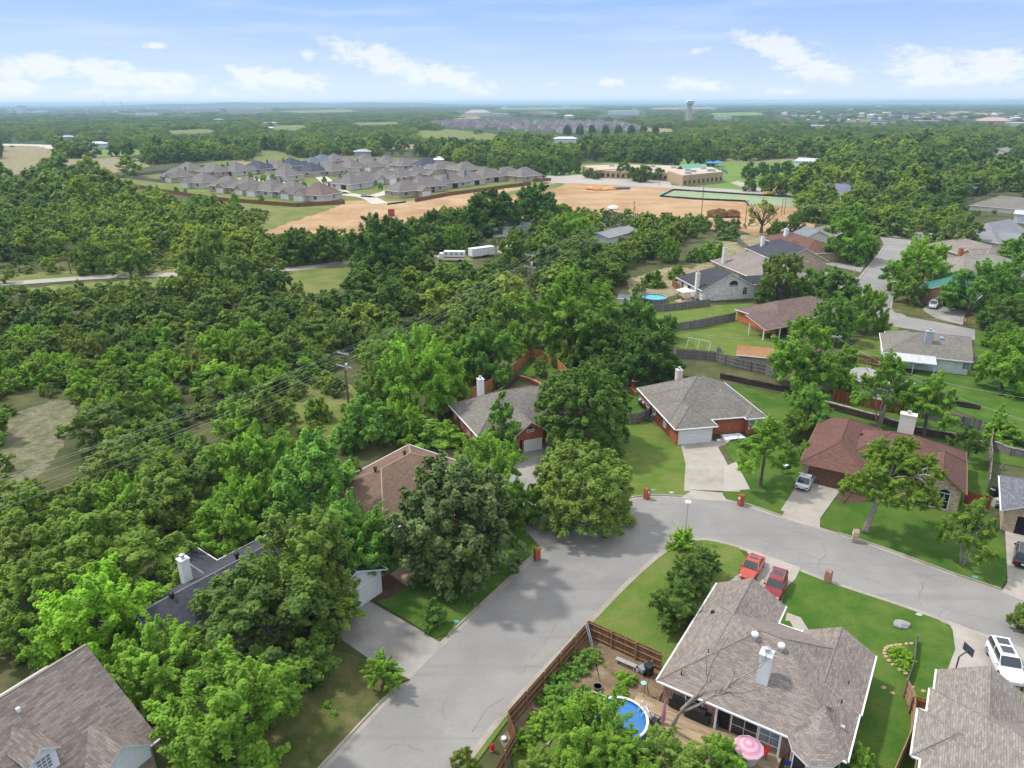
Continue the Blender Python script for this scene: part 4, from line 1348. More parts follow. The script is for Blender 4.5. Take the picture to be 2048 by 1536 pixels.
def fence(label, px, h, mat, pm, posts=True, inner=1, group=None, step=2.5, zb=.03, rails=True, name='fence'):
    pts = [P(u, v, .1) for u, v in px]
    o = pts[0]
    root = thing(name, label, 'fence', (o.x, o.y, zb), 0, group)
    pan, ra = MB(), MB()
    for i in range(len(pts) - 1):
        a, b = pts[i] - o, pts[i + 1] - o
        L = (b - a).length
        d = (b - a).to_2d().normalized()
        n = Vector((-d.y, d.x)) * inner
        k = max(1, int(round(L / step)))
        for j in range(k):
            p, q = a.lerp(b, j / k).to_2d(), a.lerp(b, (j + 1) / k).to_2d()
            dh = random.uniform(-.04, .04)
            pan.obox(p + d * .004, q - d * .004, .025, .03, h + dh)
            if rails:
                for zz in (.35, h * .55, h - .25):
                    ra.obox(p + n * .04 + d * .01, q + n * .04 - d * .01, .05, zz, zz + .09)
            if posts and (j > 0 or i == 0):
                pb = MB()
                pp_ = p + n * .10
                pb.box(pp_.x - .05, pp_.y - .05, 0, pp_.x + .05, pp_.y + .05, h + .06)
                pb.build('post', pm, root)
    pan.build('panel', mat, root)
    if rails:
        ra.build('rails', pm, root)
    return root


fence('brown board fence round the vegetable garden along the street kerb', [(1322, 1342), (1176, 1274), (1016, 1460), (1030, 1500), (985, 1580)], 1.95, fence_brown, post_m, inner=1)
fence('curving tan fence with its rails showing between the two lower right houses', [(1809, 1394), (1823, 1425), (1822, 1460), (1815, 1495), (1796, 1540), (1775, 1590)], 1.9, fence_tan, post_m, inner=-1)
fence('short cedar fence closing the gap beside the lower right roof', [(1817, 1425), (1866, 1440)], 1.8, fence_cedar, post_m, inner=-1)
fence('low board edging fence beside the stone-ringed flower bed', [(1831, 1283), (1826, 1330), (1812, 1372), (1808, 1394)], .8, fence_grey, post_g, inner=1)
fence('new orange cedar fence round the raised lawn behind the arched-garage house', [(868, 842), (905, 815), (960, 790), (1010, 765), (1040, 738), (1062, 715), (1096, 722), (1118, 740), (1142, 766)], 2.0, fence_cedar, post_m, inner=-1)
fence('long weathered grey fence behind the orange shed', [(1322, 690), (1352, 716), (1430, 722), (1470, 735), (1530, 748), (1560, 762)], 1.95, fence_grey, post_g, inner=-1)
fence('grey fence along the far edge of the swing lawn', [(1300, 680), (1340, 664), (1400, 655), (1470, 640)], 1.9, fence_grey, post_g, inner=-1)
fence('grey fence in front of the round turquoise pool', [(1262, 624), (1330, 622), (1420, 612)], 1.8, fence_grey, post_g, inner=-1)
fence('brown fence stub beside the charcoal-roofed house', [(1345, 572), (1360, 582)], 1.8, fence_brown, post_m, inner=-1)
fence('red-stained fence under the multi-stemmed trees', [(1666, 800), (1720, 812), (1760, 822), (1800, 828)], 1.9, fence_red, post_m, inner=-1, rails=False)
fence('mossy grey fence running on from the red-stained one', [(1804, 829), (1880, 844), (1960, 862), (1985, 872)], 1.8, fence_grey, post_g, inner=-1, rails=False)
fence('brown fence between the umber roof and the white house', [(1715, 725), (1765, 735)], 1.8, fence_brown, post_m, inner=-1)
fence('dark red gate fence beside the rust-red roofed house', [(1925, 1005), (1978, 1018)], 1.7, fence_red, post_m, inner=-1, rails=False)
fence('leaning weathered fence between the rust-red roof and the right edge', [(1974, 985), (1980, 930), (1978, 905), (1984, 865)], 1.9, planks('bleached_boards', (.40, .33, .26)), post_g, inner=1)
fence('short green-grey fence beside the air conditioner', [(1250, 848), (1278, 846), (1310, 830)], 1.8, fence_grey, post_g, inner=-1)
fence('grey fence on the slope behind the navy roof', [(1475, 487), (1490, 497), (1505, 510)], 1.8, fence_grey, post_g, inner=-1, rails=False)


def low_wall(label, px, h, w, mat, name='retaining_wall', cap=None):
    pts = [P(u, v, 0) for u, v in px]
    o = pts[0]
    root = thing(name, label, 'wall', (o.x, o.y, 0))
    mb, cb = MB(), MB()
    for i in range(len(pts) - 1):
        mb.obox(pts[i] - o, pts[i + 1] - o, w, 0, h + .02 * (i % 2))
        d = (pts[i + 1] - pts[i]).to_2d()
        k = max(1, int(d.length / .9))
        for j in range(k):
            a, b = (pts[i] - o).to_2d() + d * (j / k), (pts[i] - o).to_2d() + d * ((j + .94) / k)
            cb.obox(a, b, w + .1, h + .03, h + .12 + random.random() * .08)
    mb.build('face', mat, root)
    cb.build('cap', cap or mat, root)
    return root


timber = bricks('dark_timber_wall', (.075, .055, .042), bw=2.2, bh=.18, tint=.5, mortar=(.02, .017, .015), msize=.02)
lime = bricks('limestone', (.36, .31, .25), bw=.5, bh=.22, tint=.25, mortar=(.2, .18, .15), msize=.02)
low_wall('dark timber retaining wall behind the white-garage house', [(1440, 757), (1500, 770), (1560, 782), (1640, 798)], .9, .3, timber)
low_wall('dark timber retaining wall with pale stones on top behind the rust-red roof', [(1645, 815), (1700, 830), (1760, 846), (1830, 868), (1900, 880), (1960, 898)], 1.1, .35, timber, cap=lime)
low_wall('dark timber retaining wall across the white house back yard', [(1880, 805), (1925, 815), (1960, 820)], .8, .3, timber)
low_wall('grey block retaining wall at the right edge', [(1985, 898), (2020, 912), (2100, 925)], 1.1, .35, bricks('grey_block', (.22, .21, .2), bw=.4, bh=.2, tint=.2, mortar=(.1, .1, .1)))
low_wall('dark wall running back from the arched-garage house', [(800, 858), (870, 850), (935, 815), (1000, 790), (1040, 755)], .8, .4, timber)
low_wall('curved brick planter wall behind the arched-garage house', [(1035, 757), (1060, 764), (1082, 775), (1090, 790)], .6, .3, brick_red, cap=M('sandstone_cap', (.45, .25, .16), .9))
low_wall('brick patio wall by the white-garage house', [(1290, 770), (1268, 772), (1262, 784), (1272, 792)], .6, .25, brick_red)
low_wall('black silt fence round the seeded bank', [(1320, 394), (1347, 381), (1470, 389), (1600, 397)], .8, .1, black_m, name='silt_fence')
low_wall('black silt fence along the near side of the seeded bank', [(1320, 394), (1400, 400), (1490, 404), (1498, 413)], .8, .1, black_m, name='silt_fence')
low_wall('black silt fence at the mouth of the estate street', [(775, 410), (812, 405)], .6, .1, black_m, name='silt_fence')

# ------------------------------------------------------------------ poles and cables
wood_pole = M('creosoted_pole', (.16, .115, .08), .9, var=.25)
pale_arm = M('pale_crossarm', (.46, .46, .45), .7)
alu = M('aluminium_lamp', (.50, .52, .54), .45, .5, metal=.3)


def height_at(b, vt):
    p = P(*b)
    lo, hi = 0.0, 60.0
    for _ in range(40):
        md = (lo + hi) / 2
        lo, hi = (md, hi) if Q(p.x, p.y, md)[1] > vt else (lo, md)
    return p, lo


POLES = {}


def utility_pole(key, label, b, vt, arms, transformer=0, yaw=0.0, lean=(0, 0), r=.15):
    p, h = height_at(b, vt)
    root = thing('utility_pole', label, 'utility pole', (p.x, p.y, 0), yaw)
    mb = MB()
    mb.tube([(0, 0, 0), (lean[0] * .5, lean[1] * .5, h * .5), (lean[0], lean[1], h)], [r * 1.15, r, r * .7], 9)
    mb.build('pole', wood_pole, root)
    for (dz, half) in arms:
        a = MB()
        k = (h - dz) / h
        a.box(-half + lean[0] * k, -.18, h - dz - .07, half + lean[0] * k, -.06, h - dz + .07)
        ao = a.build('crossarm', pale_arm, root)
        for x in (-half + .15, -half * .45, half * .45, half - .15):
            ib = MB()
            ib.lathe((x + lean[0] * k, -.12, h - dz + .07), [(.03, 0), (.06, .08), (.04, .16), (.07, .22), (.02, .26)], 6)
            ib.build('insulator', steel, ao)
    for k in range(transformer):
        t = MB()
        t.lathe((.38 if k == 0 else -.38, -.05, h - 3.0), [(.02, 0), (.26, .02), (.26, .85), (.2, .95), (.05, 1.1)], 10)
        t.build('transformer', alu, root)
    POLES[key] = (root, h, p)
    return root


pyaw = R(59.2 - 90)
utility_pole('p1', 'brown utility pole with two pale crossarms standing in the wood clearing', (697, 808), 702, [(.4, 1.2), (2.6, 1.6)], 1, pyaw, lean=(-.1, 0))
utility_pole('p2', 'tall pale-topped utility pole beside the big bright green tree', (1060, 632), 506, [(.5, 1.2), (3.2, 1.6)], 1, pyaw, r=.2)
utility_pole('p3', 'utility pole with a wide crossarm among the hilltop bushes', (1265, 470), 402, [(.4, .6), (5.0, 2.0)], 1, R(-20))
utility_pole('p4', 'tall bare utility pole at the near edge of the dirt site', (1402, 437), 357, [(3.4, 1.6)], 0, R(-30))
utility_pole('p5', 'leaning utility pole with a grey transformer beside the umber roof', (1640, 768), 668, [(.5, .9)], 1, 0, lean=(1.6, .4))
utility_pole('p6', 'lone pole beside the lane on the left', (142, 548), 482, [], 0)
utility_pole('p7', 'utility pole behind the bare spreading tree', (1490, 450), 400, [(.4, .8)], 0)
utility_pole('p8', 'plain utility pole over the wood above the second street', (1641, 450), 405, [(.5, .8)], 0)
utility_pole('p9', 'utility pole with a transformer in front of the silver-green tree', (1905, 448), 408, [(.4, .9)], 1)
utility_pole('p10', 'utility pole beside the far right grey roof', (1992, 396), 365, [(.4, .6)], 1)
utility_pole('p11', 'twin pole with switches over the wood on the right', (1945, 400), 366, [(.4, 1.4), (2, 1.4)], 2)
for i, (b, vt, w) in enumerate([((1562, 432), 397, 'first of the two close grey poles on the dirt site'), ((1568, 430), 393, 'second and taller of the two close grey poles on the dirt site'), ((1060, 338), 318, 'thin pole behind the last estate roof'),
                                ((1318, 372), 345, 'thin pole in front of the school wall'), ((1380, 374), 345, 'thin pole by the corner of the school wall'), ((1600, 390), 358, 'pole beside the red tractor'),
                                ((940, 340), 324, 'pole behind the middle estate roofs'), ((737, 315), 303, 'short pole behind the oldest estate roof')]):
    utility_pole('q%d' % i, w, b, vt, [(.5, .7)], 0, r=.12)


def lamp(label, b, vt, arm=(0, 0), head='cap'):
    p, h = height_at(b, vt)
    root = thing('street_lamp', label, 'street lamp', (p.x, p.y, .05))
    mb = MB()
    mb.tube([(0, 0, 0), (0, 0, h - .1)], [.075, .05], 8)
    mb.build('pole', alu, root)
    l = MB()
    if head == 'cap':
        l.lathe((0, 0, h - .25), [(.06, 0), (.34, .12), (.36, .18), (.2, .30), (.03, .33)], 14)
    else:
        l.box(-.12, -.1, h - .1, .7, .1, h + .04)
        l.tube([(0, 0, h - .2), (.1, 0, h)], .04, 6)
    l.build('lamp_head', white, root)


lamp('grey street lamp with a white mushroom head at the bend behind a feathery bush', (1369, 1082), 1003)
lamp('white street lamp at the corner of the second street', (1778, 612), 563, head='arm')
lamp('street lamp at the far end of the second street before the wood', (1835, 455), 428, head='arm')

cable_m = M('power_cable', (.42, .42, .41), .6, .4)


def cable(a, b, sag, label, group, r=.015):
    a, b = Vector(a), Vector(b)
    pts = []
    n = 14
    for i in range(n + 1):
        t = i / n
        p = a.lerp(b, t)
        p.z -= sag * 4 * t * (1 - t)
        pts.append(p)
    mb = MB()
    mb.tube(pts, r, 4)
    tag(mb.build('power_cable', cable_m), label, 'cable', group)


def arm_pt(key, x, dz, y=-.12):
    root, h, p = POLES[key]
    c, s = cos(root.rotation_euler.z), sin(root.rotation_euler.z)
    return Vector((p.x + x * c - y * s, p.y + x * s + y * c, h - dz))


p1p, p2p = POLES['p1'][2], POLES['p2'][2]
dirp = (p2p - p1p)
p0p = p1p - dirp * .95
h1 = POLES['p1'][1]
for nm, (x, dz) in {'upper outer': (-1.1, .2), 'upper inner': (1.1, .2), 'top': (.1, -.05), 'lower outer': (-1.5, 2.4), 'lower middle': (-.6, 2.4), 'lower inner': (1.4, 2.4), 'lowest': (.3, 4.6)}.items():
    a = arm_pt('p1', x, dz)
    yaw = POLES['p1'][0].rotation_euler.z
    b = Vector((p0p.x + x * cos(yaw), p0p.y + x * sin(yaw), h1 + 1.3 - dz))
    cable(b, a, .9, nm + ' cable running from the near left edge to the pole in the clearing', 'cables over the wood')
    d = arm_pt('p2', x, dz + .3)
    cable(a, d, 1.2, nm + ' cable between the clearing pole and the tall pole by the bright tree', 'cables over the wood')
    cable(d, arm_pt('p3', x, dz + .3 if dz < 1 else 5.0), 1.4, nm + ' cable climbing from the tall pole to the hilltop pole', 'cables over the wood')
for nm, x in (('near', -.7), ('far', .7)):
    cable(arm_pt('p3', x, .4), arm_pt('p4', x, 3.3), 1.2, nm + ' cable from the hilltop pole to the bare pole', 'far cables', .025)
    cable(arm_pt('p8', x, .5), arm_pt('p9', x, .4), 2.0, nm + ' cable over the wood beside the second street', 'far cables', .025)
    cable(arm_pt('p7', x, .4), arm_pt('p8', x, .5), 1.6, nm + ' cable behind the bare spreading tree', 'far cables', .025)
    cable(arm_pt('p9', x, .4), arm_pt('p10', x, .4) + Vector((8, 4, 0)), 1.6, nm + ' cable to the far right grey roof', 'far cables', .025)
a5 = arm_pt('p5', 1.4, .5)
cable(a5, P(2080, 850, 7.0), 1.2, 'cable from the leaning pole across the white house yard', 'yard cables')
cable(a5 + Vector((0, 0, -2.2)), P(2080, 800, 5.5), 1.0, 'lower cable from the leaning pole across the white house yard', 'yard cables')
cable(a5, P(1790, 705, 4.0), .6, 'service cable from the leaning pole to the white house', 'yard cables')
cable(a5, P(1600, 640, 5.0), .4, 'service cable from the leaning pole to the umber roof', 'yard cables')
cable(a5, P(1330, 655, 8.0), 1.2, 'cable from the leaning pole over the swing lawn', 'yard cables')

# ------------------------------------------------------------------ mailboxes
def mailbox(label, b, mat, h=1.45, w=.55, capm=None):
    p = P(*b, .1)
    d = (P(1370, 1040) - p).to_2d()
    root = thing('brick_mailbox', label, 'mailbox', (p.x, p.y, .08), math.atan2(d.y, d.x))
    mb = MB()
    n = 8
    prof = [(-w / 2, 0), (w / 2, 0), (w / 2, h - w / 2)] + [(w / 2 * cos(pi * k / n), h - w / 2 + w / 2 * sin(pi * k / n)) for k in range(1, n)] + [(-w / 2, h - w / 2)]
    f0, f1 = [(-.3, y, z) for y, z in prof], [(.3, y, z) for y, z in prof]
    mb.poly(f0[::-1])
    mb.poly(f1)
    for i in range(len(prof)):
        j = (i + 1) % len(prof)
        mb.poly([f0[i], f0[j], f1[j], f1[i]])
    mb.build('pillar', mat, root)
    dr = MB()
    dr.box(.30, -.13, .82, .325, .13, 1.12)
    dr.build('letter_door', white, root)


mailbox('red brick mailbox on the lawn edge beside the round street tree', (1293, 996), brick_red)
mailbox('red brick mailbox right of the white-garage driveway', (1481, 1009), brick_red)
mailbox('weathered brick mailbox at the kerb below the big magnolia', (1074, 1118), brick_red)
mailbox('tan stone mailbox beside the leaning trunk', (1709, 1082), stone_t, 1.55, .6)
mailbox('brown brick mailbox on the corner lot by the red cars', (1655, 1163), brick_mix)
mailbox('small stone pillar mailbox beside the second street lawn', (1708, 548), stone_t, 1.5, .6)
mailbox('small red brick mailbox by the garage drive with the silver car', (1930, 648), brick_red, 1.3, .5)

# utility lids in the grass
lid = M('blue_meter_lid', (.10, .30, .28), .6)
lidg = M('grey_meter_lid', (.38, .40, .40), .7)
for lb, b, mt in [('blue-green meter lid in the lawn near the magnolia kerb', (913, 1243), lid), ('blue meter lid in the lush lawn near the kerb', (1950, 1154), lid), ('grey meter lid at the lawn corner by the street', (1838, 1229), lidg),
                  ('blue-green meter lid beside the round tree mailbox', (1306, 980), lid), ('pale meter lid by the white-garage driveway', (1343, 985), lidg)]:
    p = P(*b, .11)
    mb = MB()
    mb.prism([(.3 * cos(k * pi / 6) * (1 if k % 3 else 1.1), .22 * sin(k * pi / 6)) for k in range(12)], 0, .04)
    tag(mb.build('meter_lid', mt, loc=(p.x, p.y, .10)), lb, 'meter lid')

# ------------------------------------------------------------------ vehicles
tyre_m = M('tyre_rubber', (.015, .015, .016), .85, .2)
rim_m = M('alloy_rim', (.42, .43, .45), .35, .6, metal=.7)
lamp_red = M('tail_lamp', (.35, .012, .01), .3, .5)
lamp_clr = M('head_lamp', (.62, .64, .66), .2, .6)
car_glass = M('car_glass', (.03, .038, .048), .08, .7, .1)


def car(name, label, cpx, fpx, L, W, H, col, kind='sedan', roof_glass=0, metal=.3, zb=.12, cat='car', group=None):
    c, f = P(*cpx, zb), P(*fpx, zb)
    root = thing(name, label, cat, (c.x, c.y, zb), math.atan2(f.y - c.y, f.x - c.x), group)
    paint = M(name + '_paint_%d' % len(MATS), col, .28, .5, .02, metal=metal, coat=.6)
    suv = kind in ('suv', 'pickup')
    zb0 = .2 if not suv else .26
    belt = H * (.62 if not suv else .60)
    hood = H * (.55 if not suv else .58)
    x = lambda t: (t - .5) * L   # 0 rear .. 1 front
    # lower body: half-width, sill height and shoulder height along the length
    st = [(0, .80, .34, belt * .80), (.03, .93, .24, belt * .97), (.12, .99, zb0, belt * 1.0), (.30, 1, zb0, belt), (.62, 1, zb0, belt * .98), (.70, .99, zb0, hood * 1.03), (.86, .97, zb0, hood * .94), (.96, .88, .24, hood * .80), (1, .72, .34, hood * .62)]
    if kind == 'sedan':
        st[1] = (.03, .92, .26, belt * .90)
        st[2] = (.12, .98, zb0, belt * .95)
    B = MB()
    rings = []
    for t, w, z0, z1 in st:
        hw = W / 2 * w
        rings.append([(x(t), -hw * .86, z0), (x(t), -hw, z0 + .12), (x(t), -hw, z0 + (z1 - z0) * .62), (x(t), -hw * .93, z1 - .04), (x(t), -hw * .80, z1), (x(t), hw * .80, z1), (x(t), hw * .93, z1 - .04), (x(t), hw, z0 + (z1 - z0) * .62), (x(t), hw, z0 + .12), (x(t), hw * .86, z0)])
    for i in range(len(rings) - 1):
        for k in range(10):
            k2 = (k + 1) % 10
            B.poly([rings[i][k], rings[i + 1][k], rings[i + 1][k2], rings[i][k2]])
    B.poly(rings[0])
    B.poly(rings[-1][::-1])
    body = B.build('body', paint, root, smooth=False)
    # cabin
    if kind == 'sedan':
        base, top = (.14, .70), (.30, .56)
    elif kind == 'pickup':
        base, top = (.38, .72), (.42, .62)
    else:
        base, top = (.02, .72), (.07, .60)
    zb1, zt = belt - .03, H
    wb_, wt_ = W / 2 * .90, W / 2 * .74
    G_ = MB()
    lo = [(x(base[0]), -wb_ * .92, zb1), (x(base[1]), -wb_ * .92, zb1), (x(base[1]), wb_ * .92, zb1), (x(base[0]), wb_ * .92, zb1)]
    mi = [(x(base[0] + (top[0] - base[0]) * .45), -wb_ * .93, zb1 + (zt - zb1) * .45), (x(base[1] + (top[1] - base[1]) * .45), -wb_ * .93, zb1 + (zt - zb1) * .45)]
    mi += [(p[0], -p[1], p[2]) for p in mi[::-1]]
    hi = [(x(top[0]), -wt_, zt - .05), (x(top[1]), -wt_, zt - .05), (x(top[1]), wt_, zt - .05), (x(top[0]), wt_, zt - .05)]
    for a, b in ((lo, mi), (mi, hi)):
        for k in range(4):
            k2 = (k + 1) % 4
            G_.poly([a[k], a[k2], b[k2], b[k]])
    G_.poly(hi)
    G_.build('windows', car_glass, root)
    Rf = MB()
    e = .03
    r0 = [(x(top[0]) - .02, -wt_ - .01, zt - .055), (x(top[1]) + .02, -wt_ - .01, zt - .055), (x(top[1]) + .02, wt_ + .01, zt - .055), (x(top[0]) - .02, wt_ + .01, zt - .055)]
    r1 = [(x(top[0]) + .1, -wt_ + .12, zt), (x(top[1]) - .1, -wt_ + .12, zt), (x(top[1]) - .1, wt_ - .12, zt), (x(top[0]) + .1, wt_ - .12, zt)]
    for k in range(4):
        k2 = (k + 1) % 4
        Rf.poly([r0[k], r0[k2], r1[k2], r1[k]])
    Rf.poly(r1)
    # pillars
    for s in (-1, 1):
        for (a, b) in ((base[0], top[0]), (base[1], top[1]), ((base[0] + base[1]) / 2, (top[0] + top[1]) / 2)):
            pm_ = Vector((x(a + (b - a) * .45), s * (wb_ * .93 + .006), zb1 + (zt - zb1) * .45))
            Rf.tube([(x(a), s * (wb_ * .92 + .006), zb1), pm_, (x(b), s * (wt_ + .004), zt - .05)], [.05, .04, .04], 5)
    ro = Rf.build('roof', paint, root)
    if roof_glass:
        sg = MB()
        spans = [(.28, .62)] if roof_glass == 1 else [(.10, .42), (.52, .86)]
        for a, b in spans:
            xa, xb = x(top[0] + (top[1] - top[0]) * a), x(top[0] + (top[1] - top[0]) * b)
            sg.box(xa, -wt_ * .66, zt - .02, xb, wt_ * .66, zt + .012)
        sg.build('sunroof', car_glass, ro)
    if kind == 'suv':
        rl = MB()
        for s in (-1, 1):
            rl.tube([(x(top[0] + .05), s * wt_ * .92, zt + .01), (x(top[0] + .1), s * wt_ * .92, zt + .06), (x(top[1] - .08), s * wt_ * .92, zt + .06), (x(top[1] - .04), s * wt_ * .92, zt + .01)], .025, 5)
        rl.build('roof_rails', rim_m, ro)
    rw = .335 if not suv else .38
    for tx in (.19, .80):
        for s in (-1, 1):
            wb2 = MB()
            wb2.tube([(x(tx), s * (W / 2 - .24), rw), (x(tx), s * (W / 2 - .02), rw), (x(tx), s * (W / 2 + .005), rw)], [rw, rw, rw * .9], 16)
            wo2 = wb2.build('wheel', tyre_m, root)
            ri = MB()
            ri.tube([(x(tx), s * (W / 2 + .003), rw), (x(tx), s * (W / 2 + .016), rw)], [rw * .66, rw * .6], 12)
            ri.build('rim', rim_m, wo2)
    for s in (-1, 1):
        h = MB()
        hw = W / 2
        h.box(x(.975), s * hw * .52, hood * .58, x(.992), s * hw * .80, hood * .75)
        h.build('headlight', lamp_clr, root)
        t_ = MB()
        t_.box(x(-.006), s * hw * .55, belt * .62, x(.02), s * hw * .84, belt * .82)
        t_.build('taillight', lamp_red, root)
        mr = MB()
        mr.box(x(.66), s * (hw * .97), belt - .05, x(.69), s * (hw + .17), belt + .1)
        mr.build('mirror', paint, root)
    bp_ = MB()
    bp_.box(x(-.008), -W * .30, .30, x(.01), W * .30, .42)
    bp_.build('bumper', black_m, root)
    pl = MB()
    pl.box(x(-.012), -.17, belt * .52, x(.0), .17, belt * .52 + .13)
    pl.build('number_plate', white, root)
    if kind == 'pickup':
        bd_ = MB()
        bd_.box(x(.03), -W * .40, belt - .02, x(.36), W * .40, belt + .012)
        bd_.build('load_bed', black_m, root)
    return root


car('parked_car', 'silver sedan parked in front of the brown garage door', (1610, 968), (1623, 946), 4.6, 1.8, 1.42, (.56, .58, .62), 'sedan', metal=.15)
car('parked_car', 'orange-red sedan with a sunroof parked on the corner lot drive', (1503, 1142), (1489, 1166), 4.4, 1.76, 1.42, (.45, .06, .028), 'sedan', 1)
car('parked_car', 'dark crimson car with a wide glass roof beside the corner house', (1550, 1180), (1540, 1206), 4.3, 1.78, 1.55, (.24, .012, .022), 'suv', 1)
car('parked_car', 'white car with two dark roof panels at the lower right house', (2008, 1336), (2027, 1376), 4.9, 1.95, 1.72, (.74, .75, .77), 'suv', 2, metal=0)
car('parked_car', 'black car seen from behind cut by the right edge', (2047, 1118), (2052, 1086), 4.8, 1.92, 1.75, (.015, .016, .02), 'suv', metal=.2)
car('parked_car', 'silver car facing out of the shaded garage with the sea-green roof', (1866, 614), (1862, 623), 4.7, 1.9, 1.7, (.50, .53, .58), 'suv')
car('parked_car', 'pale blue-white car parked at the kerb of the second street', (1707, 567), (1712, 558), 4.7, 1.85, 1.6, (.50, .60, .66), 'suv')
car('parked_car', 'silver car on the estate street in front of the dirt', (730, 393), (736, 393), 4.6, 1.8, 1.5, (.50, .56, .62), 'sedan', zb=.15)
car('parked_car', 'white car on the road beside the excavator', (1563, 391), (1570, 391), 5.6, 2.0, 1.9, (.7, .72, .74), 'pickup', zb=.15)
car('parked_car', 'dark car on the pale road at the far left', (25, 294), (32, 294), 6, 2.0, 1.6, (.03, .03, .035), 'sedan', zb=.2)
car('parked_car', 'white car parked between the middle estate houses', (775, 345), (782, 346), 4.8, 1.9, 1.7, (.7, .72, .74), 'suv', zb=.2)
car('parked_car', 'white car in the drive of an inner estate house', (783, 341), (789, 342), 4.8, 1.9, 1.6, (.7, .72, .74), 'sedan', zb=.2)

# ambulance
pa, pb_ = P(888, 524), P(930, 524)
amb = thing('ambulance', 'white ambulance with a red stripe parked on the lane behind the trees', 'ambulance', ((pa.x + pb_.x) / 2, pa.y + 1, .05), R(-6))
s = (pb_ - pa).length / 2
mb = MB()
mb.prism([(-s, -1.25), (s, -1.25), (s, 1.25), (-s, 1.25)], .75, 3.15)
mb.build('body', white, amb)
mb = MB()
mb.box(-s - 2.0, -1.1, .6, -s - .02, 1.1, 1.5)
mb.prism([(-s - 1.4, -1.05), (-s - .02, -1.05), (-s - .02, 1.05), (-s - 1.4, 1.05)], 1.5, 2.5)
mb.build('cab', white, amb)
mb = MB()
mb.box(-s - 1.43, -.95, 1.6, -s - 1.38, .95, 2.4)
mb.build('windscreen', car_glass, amb)
mb = MB()
mb.box(-s, -1.275, 1.25, s, -1.252, 1.55)
mb.box(s + .002, -1.25, 1.25, s + .02, 1.25, 1.55)
mb.build('stripe', M('red_stripe', (.30, .03, .05), .5), amb)
for k in range(4):
    mb = MB()
    xk = -s + (k + .5) * s / 2
    mb.box(xk - .35, -1.275, 2.2, xk + .35, -1.252, 2.75)
    mb.build('side_window', glass_b, amb)
for k in range(3):
    mb = MB()
    mb.box(s * (-.8 + .8 * k) - .2, -1.32, 2.95, s * (-.8 + .8 * k) + .2, -1.25, 3.1)
    mb.build('warning_lamp', lamp_red, amb)
for tx in (-s - 1.2, s - 1.5):
    for sy in (-1, 1):
        mb = MB()
        mb.tube([(tx, sy * 1.0, .42), (tx, sy * 1.28, .42)], .42, 14)
        mb.build('wheel', tyre_m, amb)
# trailers
for lb, a, b, h in [('long white box trailer half hidden by leaves beside the ambulance', (945, 518), (990, 512), 3.1), ('second white trailer behind the bushes', (1004, 512), (1046, 506), 2.6)]:
    pa, pb_ = P(*a), P(*b)
    d = (pb_ - pa).to_2d()
    t = thing('box_trailer', lb, 'trailer', (pa.x, pa.y, 0), math.atan2(d.y, d.x))
    mb = MB()
    mb.box(0, 0, .7, d.length, 2.6, h)
    mb.build('body', bricks('trailer_panels_%d' % a[0], (.66, .68, .70), bw=1.2, bh=6, tint=.03, mortar=(.5, .5, .52)), t)
    mb = MB()
    mb.box(-.03, .15, .85, -.005, 2.45, h - .2)
    mb.build('door', white, t)
    for k in range(2):
        mb = MB()
        mb.tube([(d.length * .55 + k * 1.1, -.02, .42), (d.length * .55 + k * 1.1, .25, .42)], .42, 12)
        mb.build('wheel', tyre_m, t)

# excavator, tractor
yel = M('machine_yellow', (.55, .33, .03), .5)
redm = M('machine_red', (.50, .07, .02), .5)
for lb, b, mt, nm, arm in [('yellow excavator with its boom raised beside the road', (1538, 392), yel, 'excavator', 1), ('red loader beside the road at the edge of the wood', (1596, 393), redm, 'loader', .55)]:
    p = P(*b)
    t = thing(nm, lb, nm, (p.x, p.y, .15), .2)
    for sy in (-1, 1):
        mb = MB()
        mb.prism([(-1.9, sy * 1.3 - .3), (1.9, sy * 1.3 - .3), (1.9, sy * 1.3 + .3), (-1.9, sy * 1.3 + .3)], 0, .9)
        mb.build('track', black_m, t)
    mb = MB()
    mb.prism([(-2.2, -1.4), (1.5, -1.4), (1.5, 1.4), (-2.2, 1.4)], .95, 2.0)
    mb.build('body', mt, t)
    mb = MB()
    mb.prism([(0, -.2), (1.5, -.2), (1.4, 1.3), (.1, 1.3)], 2.0, 3.4)
    mb.build('cab', car_glass, t)
    mb = MB()
    mb.tube([(1.4, -.6, 1.7), (4.2, -.6, 2.0 + 3.6 * arm), (7.0, -.6, 2.4 + 1.6 * arm)], [.35, .3, .22], 6)
    mb.tube([(7.0, -.6, 2.4 + 1.6 * arm), (6.4, -.6, .6)], [.22, .2], 6)
    mb.build('boom', mt, t)
    mb = MB()
    mb.prism([(5.8, -1.1), (6.9, -1.1), (6.9, -.1), (5.8, -.1)], .1, .9)
    mb.build('bucket', M('bucket_steel', (.2, .17, .13), .7), t)

# ------------------------------------------------------------------ things in the yards
crm = corner.rotation_euler.z


def GL(x, y, z=0.0):
    """corner-house coordinates -> world"""
    return Vector((corner.location.x + x * cos(crm) - y * sin(crm), corner.location.y + x * sin(crm) + y * cos(crm), z))


deck = thing('deck', 'sun-bleached wooden deck along the back wall of the corner house', 'deck', tuple(GL(0, 0, .1)), crm)
mb = MB()
mb.box(.40, -10.0, .02, -5.2, -1.2, .34)
mb.build('platform', deck_m, deck)
mb = MB()
mb.box(.40, -1.18, .02, -1.6, 1.6, .24)
mb.build('side_platform', deck_m, deck)
mb = MB()
mb.box(-1.62, -1.18, .01, -2.3, .2, .16)
mb.build('step', M('red_step', (.26, .11, .05), .8), deck)

